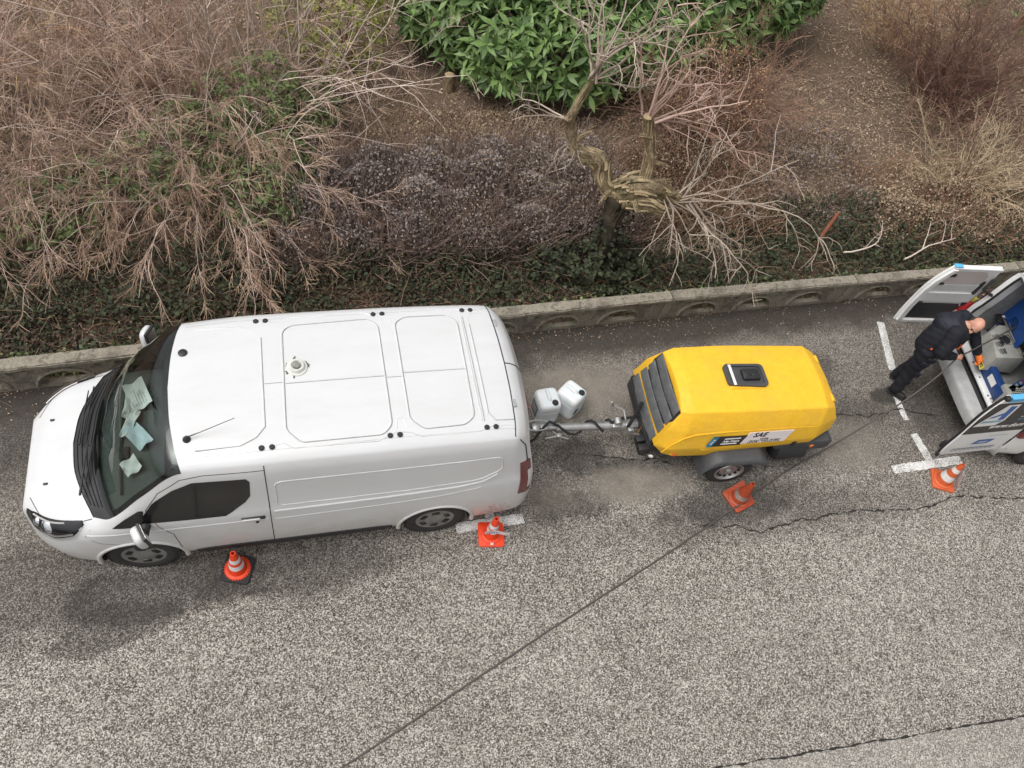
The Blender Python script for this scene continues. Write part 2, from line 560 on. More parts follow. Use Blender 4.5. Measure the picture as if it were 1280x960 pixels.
# ------------------------------------------------------------------ balustrade wall along the road
def concrete_mat(name, lo, hi, stain):
    t = NT(name)
    a = t.noise(3.2, 6, .65); b = t.noise(38, 5, .7); d = t.noise(11, 5, .7)
    c = t.ramp(t.math('ADD', t.math('MULTIPLY', b, .6), t.math('MULTIPLY', d, .4)), [(.3, lo), (.7, hi)])
    c = t.mix(t.ramp(d, [(.52, 0.0), (.62, .75)]), c, stain)
    c = t.mix(t.ramp(a, [(.5, 0.0), (.66, .6)]), c, (.075, .066, .050))
    return t.bsdf(c, .95, 0, t.bump(t.math('ADD', b, d), .6, .012))
M_COPE = concrete_mat('lichened_coping', (.15, .13, .10), (.40, .36, .29), (.085, .073, .055))
M_CAST = concrete_mat('stained_cast_concrete', (.17, .15, .118), (.36, .325, .26), (.105, .092, .07))

wall = thing('balustrade_wall', 'low weathered concrete balustrade of arched openings under a coping, along the parking lane', 'wall', (0, 0, 0))
def fill_outline(outer, holes, thick):
    """flat outline with holes, extruded to a solid, as a mesh"""
    c = bpy.data.curves.new('outline', 'CURVE'); c.dimensions = '2D'; c.fill_mode = 'BOTH'; c.extrude = thick / 2; c.bevel_depth = 0
    for poly in [outer] + holes:
        s = c.splines.new('POLY'); s.points.add(len(poly) - 1); s.use_cyclic_u = True
        for p, (x, y) in zip(s.points, poly): p.co = (x, y, 0, 1)
    o = bpy.data.objects.new('outline', c); col.objects.link(o)
    bpy.context.view_layer.update()
    me = bpy.data.meshes.new_from_object(o.evaluated_get(bpy.context.evaluated_depsgraph_get()))
    bpy.data.objects.remove(o)
    return me
ARC = (.53, 1.42, 2.31)
def arch_poly(cx, a, h, n=14, foot=.06):
    return [(cx - a, foot)] + [(cx - a * math.cos(math.pi * i / n), foot + h * math.sin(math.pi * i / n)) for i in range(n + 1)] + [(cx + a, foot)]
def span_poly(cx, w):
    return [(cx - w, .40), (cx + w, .40), (cx + w * .92, .32), (cx + w * .45, .245), (cx - w * .45, .245), (cx - w * .92, .32)]
holes = [arch_poly(c, .27, .22)[1:-1][::-1] for c in ARC] + [span_poly(.975, .115), span_poly(1.865, .115), span_poly(.155, .05), span_poly(2.765, .07)]
pan_me = fill_outline([(.07, -.02), (2.93, -.02), (2.93, .428), (.07, .428)], holes, .07)
pan_me.transform(Matrix.Rotation(R(90), 4, 'X'))
ring = MB()
for c in ARC:
    P = [(c - .305 * math.cos(math.pi * i / 16), -.035, .06 + .255 * math.sin(math.pi * i / 16)) for i in range(17)]
    ring.tube(P, .030, 6, flat=.9)
ring_me = ring.mesh('arch_moulding', M_CAST)
pan_me.materials.clear(); pan_me.materials.append(M_CAST)
post_me = MB().box((0, 0, .205), (.135, .11, .445), bevel=.012).mesh('post', M_CAST)
rng = random.Random(4)
cope_mes = []
for k in range(3):
    bm = bmesh.new(); bmesh.ops.create_cube(bm, size=1)
    for v in bm.verts: v.co = Vector((v.co.x * 2.985, v.co.y * .165, v.co.z * .070))
    bmesh.ops.subdivide_edges(bm, edges=[e for e in bm.edges if abs(e.verts[0].co.x - e.verts[1].co.x) > 1], cuts=40)
    bmesh.ops.bevel(bm, geom=[e for e in bm.edges if abs(e.verts[0].co.x - e.verts[1].co.x) > .01], offset=.014, segments=2, affect='EDGES')
    for v in bm.verts: v.co += Vector((0, rng.uniform(-.006, .006), rng.uniform(-.005, .005)))
    m = MB(); m.bm(bm); cope_mes.append(m.mesh('coping_slab', M_COPE, 50))
for k in range(-6, 9):
    xa, xb = 4.95 + 3.0 * k, 4.95 + 3.0 * (k + 1)
    ya, yb = float(wall_y(xa)), float(wall_y(xb))
    ang = math.atan2(yb - ya, xb - xa); ca, sa = math.cos(ang), math.sin(ang)
    put = lambda lx, ly, lz: (xa + lx * ca - ly * sa, ya + lx * sa + ly * ca, lz)
    link('arch_panel', pan_me, wall, put(0, .045, 0), (0, 0, ang))
    link('arch_moulding', ring_me, wall, put(0, .045, 0), (0, 0, ang))
    link('post', post_me, wall, put(0, .045, 0), (0, 0, ang))
    link('coping_slab', cope_mes[k % 3], wall, put(1.5, .030, .465 + rng.uniform(-.004, .004)), (rng.uniform(-.01, .01), 0, ang + rng.uniform(-.002, .002)))
# ------------------------------------------------------------------ vehicle materials
def paint_mat(name, base, grime_bounce, gz=.75, amt=.5, rough=.28):
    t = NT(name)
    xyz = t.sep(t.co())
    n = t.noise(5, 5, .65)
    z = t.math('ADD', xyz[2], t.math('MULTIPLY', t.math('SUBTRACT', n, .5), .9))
    m = t.ramp(z, [(max(0, gz - .45), amt), (min(1, gz + .25), 0.0)])  # towards the sills: road dirt plus warm asphalt bounce painted into the colour
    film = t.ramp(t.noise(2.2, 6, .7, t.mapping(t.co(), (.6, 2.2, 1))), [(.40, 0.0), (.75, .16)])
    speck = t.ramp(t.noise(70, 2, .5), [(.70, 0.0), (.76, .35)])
    c = t.mix(m, base, grime_bounce)
    c = t.mix(film, c, tuple(g * .85 for g in grime_bounce))
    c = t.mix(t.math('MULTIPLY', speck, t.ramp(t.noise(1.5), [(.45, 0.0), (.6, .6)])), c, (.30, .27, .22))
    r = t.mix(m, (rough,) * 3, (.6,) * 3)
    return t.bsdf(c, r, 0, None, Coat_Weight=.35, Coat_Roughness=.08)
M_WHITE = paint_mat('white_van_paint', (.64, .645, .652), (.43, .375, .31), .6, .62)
M_BLACKPL = simple('black_plastic', (.018, .018, .019), .5, var=.25, bump=.1, bscale=150)
M_GLOSSBLK = simple('gloss_black', (.012, .012, .013), .18, var=.2)
M_RUBBER = simple('rubber', (.022, .022, .023), .8, var=.3, scale=9)
M_TYRE = simple('tyre_rubber', (.032, .030, .028), .85, var=.35, scale=7, bump=.15, bscale=90)
M_WHEEL = simple('hubcap_grey', (.24, .235, .225), .45, .3, var=.25, scale=8)
M_STEEL = simple('galvanised_steel', (.48, .48, .47), .42, .8, var=.2, scale=14)
M_CHROME = simple('bright_metal', (.72, .73, .74), .18, 1.0, var=.06)
M_SEAM = simple('seam_black', (.03, .03, .03), .8)
M_SEAMG = simple('sealer_grey', (.33, .33, .33), .7, var=.25, scale=20)
M_DASH = simple('dash_plastic', (.10, .115, .108), .65, var=.2, scale=5, bump=.15, bscale=200)
M_TRIM = simple('cabin_trim', (.035, .035, .036), .85, var=.2)
M_SEAT = simple('seat_cloth', (.028, .028, .032), .95, var=.3, scale=20)
M_PAPER = simple('paper', (.86, .86, .84), .8, var=.08)
M_PRINT = simple('print_grey', (.38, .41, .43), .8)
M_RED = NT('red_lens').bsdf((.13, .006, .008), .12, 0, None, Coat_Weight=.6)
M_CLEARLENS = NT('clear_lens').bsdf((.70, .66, .64), .2, .1, None, Coat_Weight=.6)
M_AMBER = NT('amber_lens').bsdf((.75, .17, .015), .15, 0, None, Coat_Weight=.5)

def glass_mat(name, tint, spec=1.0):
    t = NT(name)
    tr = t.n('ShaderNodeBsdfTransparent'); tr.inputs[0].default_value = (*tint, 1)
    gl = t.n('ShaderNodeBsdfGlossy'); gl.inputs['Roughness'].default_value = .015
    fr = t.n('ShaderNodeFresnel'); fr.inputs[0].default_value = 1.52
    mx = t.n('ShaderNodeMixShader')
    t.l(t.math('MULTIPLY', fr.outputs[0], spec, True), mx.inputs[0]); t.l(tr.outputs[0], mx.inputs[1]); t.l(gl.outputs[0], mx.inputs[2])
    t.l(mx.outputs[0], t.out.inputs[0])
    return t.m
M_SCREEN = glass_mat('windscreen_glass', (.72, .80, .77), 1.4)
M_SIDEGLASS = glass_mat('side_glass', (.42, .46, .45), 1.0)
M_LAMPGLASS = glass_mat('lamp_glass', (.93, .94, .95))

# ------------------------------------------------------------------ van body: a net of sections, t from the nose, y half width, z up
NETS = {
 'A': [(.15,0,0.22),(.15,0.45,0.22),(.035,0.5,0.38),(.0,0.5,0.6),(.0,0.5,0.76),(.015,0.48,0.84),(.035,0.4,0.89),(.045,0.27,0.91),(.05,0.13,0.92),(.05,0,0.925)],
 'B': [(.3,0,0.22),(.3,0.63,0.22),(.175,0.7,0.36),(.125,0.715,0.6),(.13,0.705,0.79),(.15,0.675,0.885),(.17,0.56,0.955),(.18,0.38,0.985),(.18,0.19,1),(.18,0,1.005)],
 'C': [(.5,0,0.22),(.5,0.8,0.22),(.43,0.87,0.36),(.39,0.885,0.6),(.39,0.875,0.8),(.385,0.83,0.925),(.36,0.7,1.015),(.35,0.46,1.05),(.34,0.23,1.065),(.335,0,1.07)],
 'D': [(.74,0,0.22),(.74,0.86,0.24),(.74,0.93,0.4),(.74,0.94,0.66),(.74,0.93,0.9),(.74,0.9,1.01),(.70,0.79,1.085),(.585,0.52,1.12),(.51,0.26,1.13),(.485,0,1.13)],
 'E': [(.95,0,0.22),(.95,0.86,0.25),(.95,0.94,0.42),(.95,0.95,0.7),(.95,0.94,0.98),(.92,0.915,1.075),(.86,0.855,1.15),(.76,0.58,1.165),(.695,0.29,1.17),(.675,0,1.17)],
 'F': [(1.25,0,0.22),(1.25,0.86,0.25),(1.25,0.94,0.42),(1.25,0.95,0.7),(1.25,0.94,1.02),(1.24,0.915,1.13),(1.20,0.84,1.5),(1.12,0.6,1.595),(1.062,0.3,1.622),(1.048,0,1.628)],
 'G': [(1.62,0,0.22),(1.62,0.86,0.25),(1.62,0.94,0.42),(1.62,0.95,0.7),(1.62,0.94,1.05),(1.62,0.915,1.17),(1.58,0.825,1.82875),(1.535,0.628,1.9178),(1.49,0.3,1.945),(1.475,0,1.95)],
 'H': [(2.27,0,0.22),(2.27,0.86,0.25),(2.27,0.94,0.42),(2.27,0.95,0.7),(2.27,0.94,1.06),(2.27,0.92,1.18),(2.27,0.845,1.87125),(2.27,0.701,1.9386),(2.27,0.33,1.965),(2.27,0,1.97)],
 'I': [(3.3,0,0.22),(3.3,0.86,0.25),(3.3,0.94,0.42),(3.3,0.95,0.7),(3.3,0.94,1.06),(3.3,0.92,1.18),(3.3,0.845,1.87625),(3.3,0.701,1.9436),(3.3,0.33,1.97),(3.3,0,1.975)],
 'J': [(4.25,0,0.22),(4.25,0.86,0.25),(4.25,0.94,0.42),(4.25,0.95,0.7),(4.25,0.935,1.06),(4.25,0.915,1.18),(4.25,0.84,1.85625),(4.25,0.696,1.9286),(4.25,0.33,1.955),(4.25,0,1.96)],
 'K': [(4.66,0,0.24),(4.68,0.85,0.27),(4.68,0.925,0.42),(4.68,0.93,0.7),(4.67,0.915,1.06),(4.66,0.895,1.18),(4.60,0.83,1.83125),(4.61,0.686,1.9036),(4.63,0.33,1.935),(4.64,0,1.94)],
 'L': [(4.80,0,0.26),(4.82,0.8,0.29),(4.86,0.90,0.42),(4.86,0.905,0.7),(4.84,0.888,1.06),(4.82,0.868,1.18),(4.70,0.79,1.78625),(4.72,0.666,1.8436),(4.745,0.33,1.88),(4.755,0,1.885)],
 'M': [(4.86,0,0.3),(4.88,0.74,0.31),(4.935,0.85,0.42),(4.945,0.85,0.7),(4.92,0.832,1.06),(4.90,0.82,1.18),(4.785,0.73,1.7075),(4.80,0.624,1.7374),(4.825,0.32,1.765),(4.835,0,1.77)],
}
class Body:
    def __init__(s, nets, nu=9, nv=4):
        keys = list(nets)
        s.keys = keys; s.nu, s.nv = nu, nv
        N = np.array([nets[k] for k in keys])                       # stations, keypoints, 3
        u = np.arange(len(keys), dtype=float); v = np.arange(N.shape[1], dtype=float)
        # chord-length parameter along the body, shared by all rows
        cl = np.concatenate([[0], np.cumsum(np.linalg.norm(np.diff(N, axis=0), axis=2).mean(1))])
        ui = np.concatenate([np.linspace(cl[i], cl[i + 1], nu, endpoint=False) for i in range(len(keys) - 1)] + [[cl[-1]]])
        G = np.stack([pchip(cl, N[:, k], ui) for k in range(N.shape[1])], 1)
        out = []
        for row in G:
            w = np.concatenate([[0], np.cumsum(np.linalg.norm(np.diff(row, axis=0), axis=1) + 1e-4)])
            wi = np.concatenate([np.linspace(w[i], w[i + 1], nv, endpoint=False) for i in range(len(w) - 1)] + [[w[-1]]])
            # round the section: natural-ish spline with gentle tangents
            out.append(pchip(w, row, wi))
        s.P = np.array(out)                                          # (U, V, 3)
    def ui(s, k): return s.keys.index(k) * s.nu
    def vi(s, k): return k * s.nv
    def side(s, t, z):
        """half width of the flank at (t, z)"""
        P = s.P[:, s.vi(2):s.vi(7) + 1]
        tt = np.array([np.interp(z, r[:, 2], r[:, 0]) for r in P]); yy = np.array([np.interp(z, r[:, 2], r[:, 1]) for r in P])
        o = np.argsort(tt)
        return float(np.interp(t, tt[o], yy[o]))
    def top(s, t, y):
        P = s.P[:, s.vi(5):][:, ::-1]
        tt = np.array([np.interp(abs(y), r[:, 1], r[:, 0]) for r in P]); zz = np.array([np.interp(abs(y), r[:, 1], r[:, 2]) for r in P])
        o = np.argsort(tt)
        return float(np.interp(t, tt[o], zz[o]))
    def rear(s, y, z):
        """t of the tail surface at (y, z)"""
        P = s.P[-s.nu * 2 - 1:, s.vi(2):s.vi(9) + 1]
        best = s.P[-1]
        return float(np.interp(z, best[s.vi(2):, 2], best[s.vi(2):, 0]))

BD = Body(NETS)
SIDES = (1, -1)          # +1 is the flank towards the camera

def van_frame(b):
    """body coordinates (t, y left, z) to the thing's local axes: x along the van, nose towards -x, left flank towards -y"""
    return lambda t, y, z: (t, -y, z)

def shell_mesh(b, mats, region=None):
    U, V = b.P.shape[:2]
    verts, idx = [], {}
    def vid(i, j, s_):
        if abs(b.P[i, j, 1]) < 1e-6: s_ = 1
        k = (i, j, s_)
        if k not in idx:
            t, y, z = b.P[i, j]; idx[k] = len(verts); verts.append((t, -y * s_, z))
        return idx[k]
    faces, mi = [], []
    for i in range(U - 1):
        for j in range(V - 1):
            for s_ in SIDES:
                q = [vid(i, j, s_), vid(i + 1, j, s_), vid(i + 1, j + 1, s_), vid(i, j + 1, s_)]
                if len(set(q)) < 4: q = list(dict.fromkeys(q))
                faces.append(q if s_ > 0 else q[::-1]); mi.append(region(i, j) if region else 0)
    for i in (0, U - 1):
        for j in range(V - 1):
            q = [vid(i, j, 1), vid(i, j + 1, 1), vid(i, j + 1, -1), vid(i, j, -1)]
            q = list(dict.fromkeys(q))
            if len(q) > 2: faces.append(q if i == U - 1 else q[::-1]); mi.append(0)
    me = bpy.data.meshes.new('body')
    me.from_pydata(verts, [], faces)
    for m in mats: me.materials.append(m)
    me.polygons.foreach_set('material_index', mi)
    bm = bmesh.new(); bm.from_mesh(me)
    bmesh.ops.recalc_face_normals(bm, faces=bm.faces[:])
    bm.to_mesh(me); bm.free()
    return me

def cut_arches(me, wheels, r, mats):
    """boolean the wheel housings out of a closed body mesh"""
    o = bpy.data.objects.new('cut', me); col.objects.link(o)
    mb = MB()
    for t, z in wheels:
        for s_ in SIDES:
            mb.lathe([(r, 0), (r, .36)], 40, (t, -s_ * .64, z), (0, -s_, 0))
    cm = mb.mesh('cutter', mats[-1], 0)
    bm = bmesh.new(); bm.from_mesh(cm); bmesh.ops.recalc_face_normals(bm, faces=bm.faces[:]); bm.to_mesh(cm); bm.free()
    c = bpy.data.objects.new('cutter', cm); col.objects.link(c)
    md = o.modifiers.new('b', 'BOOLEAN'); md.object = c; md.operation = 'DIFFERENCE'; md.solver = 'EXACT'; md.material_mode = 'TRANSFER'
    bpy.context.view_layer.update()
    res = bpy.data.meshes.new_from_object(o.evaluated_get(bpy.context.evaluated_depsgraph_get()))
    bpy.data.objects.remove(o); bpy.data.objects.remove(c)
    return res

def drop_faces(me, slots, smooth=32):
    bm = bmesh.new(); bm.from_mesh(me)
    bmesh.ops.delete(bm, geom=[f for f in bm.faces if f.material_index in slots], context='FACES')
    bm.to_mesh(me); bm.free()
    me.polygons.foreach_set('use_smooth', [True] * len(me.polygons))
    me.set_sharp_from_angle(angle=R(smooth))

def grid_patch(P, off=0.0, thick=0.0, c=None):
    """grid of points (n,m,3) pushed along its normals; with a centre c the faces look away from it"""
    P = np.asarray(P, float)
    if c is not None:
        nn = np.cross(np.gradient(P, axis=0), np.gradient(P, axis=1))
        if ((P - np.asarray(c, float)) * nn).sum() < 0: P = P[:, ::-1]
    du = np.gradient(P, axis=0); dv = np.gradient(P, axis=1)
    Nn = np.cross(du, dv); Nn /= np.linalg.norm(Nn, axis=2, keepdims=True) + 1e-9
    n, m = P.shape[:2]
    V = (P + Nn * off).reshape(-1, 3)
    F = [(i * m + j, (i + 1) * m + j, (i + 1) * m + j + 1, i * m + j + 1) for i in range(n - 1) for j in range(m - 1)]
    if thick:
        W = (P + Nn * (off - thick)).reshape(-1, 3); k = n * m
        V = np.concatenate([V, W])
        F = F + [tuple(a + k for a in f[::-1]) for f in F]
        edge = [(0, j, 0, j + 1) for j in range(m - 1)] + [(i, m - 1, i + 1, m - 1) for i in range(n - 1)] + \
               [(n - 1, j + 1, n - 1, j) for j in range(m - 1)] + [(i + 1, 0, i, 0) for i in range(n - 1)]
        for a, b_, c_, d in edge:
            p, q = a * m + b_, c_ * m + d
            F.append((p, q, q + k, p + k))
    return V, F

def flank_rows(b, s_, rows, n, off):
    """rows of (z, t0, t1) mapped on the flank; returns a point grid"""
    out = []
    for z, t0, t1 in rows:
        out.append([(t, -s_ * (b.side(t, z) + off), z) for t in np.linspace(t0, t1, n)])
    return np.array(out)

def flank_line(b, s_, pts, off, step=.06):
    P = []
    for (a, c) in zip(pts[:-1], pts[1:]):
        k = max(1, int(math.dist(a, c) / step))
        P += [(a[0] + (c[0] - a[0]) * i / k, a[1] + (c[1] - a[1]) * i / k) for i in range(k)]
    P.append(pts[-1])
    return [(t, -s_ * (b.side(t, z) + off), z) for t, z in P]

def top_line(b, pts, off, step=.06):
    P = []
    for (a, c) in zip(pts[:-1], pts[1:]):
        k = max(1, int(math.dist(a, c) / step))
        P += [(a[0] + (c[0] - a[0]) * i / k, a[1] + (c[1] - a[1]) * i / k) for i in range(k)]
    P.append(pts[-1])
    return [(t, -y, b.top(t, y) + off) for t, y in P]

def chamfer(poly, r, n=5):
    """round the corners of a closed (t, y) outline"""
    out = []
    k = len(poly)
    for i in range(k):
        p, a, b_ = Vector(poly[i]), Vector(poly[i - 1]), Vector(poly[(i + 1) % k])
        d1, d2 = (a - p), (b_ - p)
        rr = min(r, d1.length * .48, d2.length * .48)
        s0, s1 = p + d1.normalized() * rr, p + d2.normalized() * rr
        for j in range(n + 1):
            q = j / n
            out.append(tuple((1 - q) ** 2 * s0 + 2 * q * (1 - q) * p + q * q * s1))
    return out

def make_wheel(r=.335, w=.215, cap=True):
    """tyre and hubcap meshes, outer face towards -y"""
    ty = MB().lathe([(r * .60, -w * .42), (r * .66, -w * .5), (r * .86, -w * .52), (r * .95, -w * .46), (r, -w * .36), (r, w * .36),
                     (r * .95, w * .46), (r * .6, w * .5), (r * .58, 0)], 40, axis=(0, 1, 0), caps=False, closed=True)
    for k in range(56):                      # tread blocks on the shoulder
        a = 2 * math.pi * k / 56
        ty.box((math.cos(a) * r * .985, -w * .41, math.sin(a) * r * .985), (.02, .03, .012), (0, -a, 0))
    tyre = ty.mesh('tyre', M_TYRE)
    hc = MB().lathe([(r * .645, -w * .40), (r * .63, -w * .47), (r * .58, -w * .49), (r * .50, -w * .455), (r * .36, -w * .46), (r * .25, -w * .50), (r * .12, -w * .53), (.001, -w * .535)],
                    40, axis=(0, 1, 0), caps=False)
    hub = hc.mesh('hubcap', M_WHEEL)
    hl = MB()
    for k in range(6):
        a = 2 * math.pi * (k + .5) / 6
        hl.box((math.cos(a) * r * .43, -w * .463, math.sin(a) * r * .43), (.055, .022, .085), (0, -a, 0), bevel=.01)
    holes_ = hl.mesh('hubcap_slot', M_GLOSSBLK)
    return tyre, hub, holes_
TYRE_ME, HUB_ME, HOLE_ME = make_wheel()

def add_wheel(parent, t, s_, z=.335, y=.80, steer=0.0):
    w = link('wheel', TYRE_ME, parent, (t, -s_ * y, z), (0, 0, (0 if s_ > 0 else math.pi) + steer))
    h = link('hubcap', HUB_ME, w); tag(link('hubcap_slot', HOLE_ME, w), kind='stuff')
    return w
# ------------------------------------------------------------------ the white panel van at the left
van = thing('panel_van', 'white panel van with papers on its dashboard, parked ahead of the yellow compressor', 'van', (-2.686, 4.356, 0))

b = BD
iE, iG, iD, iH = b.ui('E'), b.ui('G'), b.ui('D'), b.ui('H')
def van_region(i, j):
    if iE <= i < iG and j >= b.vi(6): return 1                    # windscreen opening
    if iD <= i < iE and j >= b.vi(6): return 2                    # cowl
    return 0
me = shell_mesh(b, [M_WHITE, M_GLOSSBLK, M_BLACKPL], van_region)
me = cut_arches(me, [(1.0, .345), (3.933, .345)], .385, [M_RUBBER])
# cut the side window openings out later by laying glass in front of dark cabin panels
drop_faces(me, {1, 2})
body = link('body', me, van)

# windscreen: one sheet of glass with a black printed border
for_s = []
P = b.P[iE:iG + 1, b.vi(6):]
full = np.concatenate([np.stack([P[:, :, 0], -P[:, :, 1], P[:, :, 2]], -1), np.stack([P[:, ::-1, 0], P[:, ::-1, 1], P[:, ::-1, 2]], -1)[:, 1:]], 1)
V, F = grid_patch(full, .002, 0, (2.4, 0, .8))
screen = MB().add(V, F).build('windscreen', M_SCREEN, van, fix=False)
n_, m_ = full.shape[:2]
def band(i0, i1, j0, j1):
    return grid_patch(full[i0:i1 + 1, j0:j1 + 1], -.006, 0, (2.4, 0, .8))
mb = MB()
for q in ((0, 1, 0, m_ - 1), (n_ - 2, n_ - 1, 0, m_ - 1), (1, n_ - 2, 0, 1), (1, n_ - 2, m_ - 2, m_ - 1)):
    mb.add(*band(*q))
mb.build('windscreen_border', M_GLOSSBLK, van, fix=False)
# cowl panel between bonnet and glass, with its grille ribs
P = b.P[iD:iE + 1, b.vi(6):]
cw = np.concatenate([np.stack([P[:, :, 0], -P[:, :, 1], P[:, :, 2] - .012], -1), np.stack([P[:, ::-1, 0], P[:, ::-1, 1], P[:, ::-1, 2] - .012], -1)[:, 1:]], 1)
MB().add(*grid_patch(cw, 0)).build('cowl_panel', M_BLACKPL, van, fix=False)
rb = MB()
for i in (2, 4, 6, 8):
    rb.tube([tuple(p + np.array([0, 0, .004])) for p in cw[i, 2:-2]], .006, 5)
rb.build('cowl_rib', M_RUBBER, van)

# dashboard, seats, cabin lining
dash = []
for t, z, hw in ((.70, 1.135, .66), (.80, 1.14, .79), (.95, 1.14, .80), (1.10, 1.15, .80), (1.22, 1.145, .80), (1.30, 1.10, .80), (1.33, .95, .80), (1.36, .6, .80)):
    dash.append([(t + .10 * (abs(y) / .8) ** 2 * (1 if t < .9 else .3), y, z - .03 * (abs(y) / hw) ** 4) for y in np.linspace(-hw, hw, 15)])
dsh = MB().add(*grid_patch(np.array(dash))).build('dashboard', M_DASH, van)
dv = MB()
dv.tube([(.90 + .10 * (y / .8) ** 2 * .4 + .02, y, 1.153 - .03 * (abs(y) / .8) ** 4) for y in np.linspace(-.62, .62, 15)], .012, 6)
dv.build('demister_vent', M_RUBBER, van)
MB().box((.95, -.18, 1.158), (.09, .13, .012), bevel=.004).build('dash_tray', M_TRIM, van)
st = MB().lathe([(.185, -.014), (.2, 0), (.185, .014), (.172, 0)], 28, (1.47, -.42, 1.10), (-.55, 0, .85), closed=True, caps=False)
st.box((1.47, -.42, 1.09), (.10, .3, .03), (0, -.57, 0), bevel=.01)
st.build('steering_wheel', M_TRIM, van)
for y, w in ((-.45, .50), (.12, .46), (.56, .42)):
    sb = MB()
    sb.box((1.93, y, 1.05), (.14, w, .75), (0, .22, 0), bevel=.05)
    sb.box((1.68, y, .70), (.55, w, .16), bevel=.05)
    sb.box((2.03, y, 1.52), (.10, .26, .20), (0, .2, 0), bevel=.04)
    sb.build('seat', M_SEAT, van)
lin = MB()
lin.box((2.24, 0, 1.1), (.02, 1.56, 1.5))                          # bulkhead
lin.box((1.5, 0, .5), (1.5, 1.66, .02))
roofP = []
for t in np.linspace(1.50, 2.25, 8):
    roofP.append([(t, y, b.top(t + (.10 * (abs(y) / .78) ** 2 if t < 1.6 else 0), min(abs(y), .76)) - .05) for y in np.linspace(-.76, .76, 13)])
lin.add(*grid_patch(np.array(roofP)))
for s_ in SIDES:
    lin.add(*grid_patch(flank_rows(b, s_, [(z, .95, 2.24) for z in (.5, .8, 1.0, 1.1)], 10, -.03)))
lin.build('cabin_lining', M_TRIM, van)

# wipers
for (p, q) in (((.60, -.60), (.64, .02)), ((.555, -.06), (.60, .55))):
    w = MB()
    def on(t, y, h): return (t, y, 1.155 + h + .10 * max(0, t - .68))
    w.tube([on(p[0], p[1], .03), on((p[0] + q[0]) / 2 - .0, (p[1] + q[1]) / 2, .045), on(q[0], q[1], .035)], [.012, .009, .006], 6)
    w.tube([on(p[0] + .04, p[1] + .12, .03), on(q[0] + .045, q[1] + .05, .03)], .007, 5)
    w.tube([on(q[0], q[1] - .1, .035), on(q[0] + .04, q[1] - .1, .03)], .006, 5)
    w.build('wiper', M_BLACKPL, van)

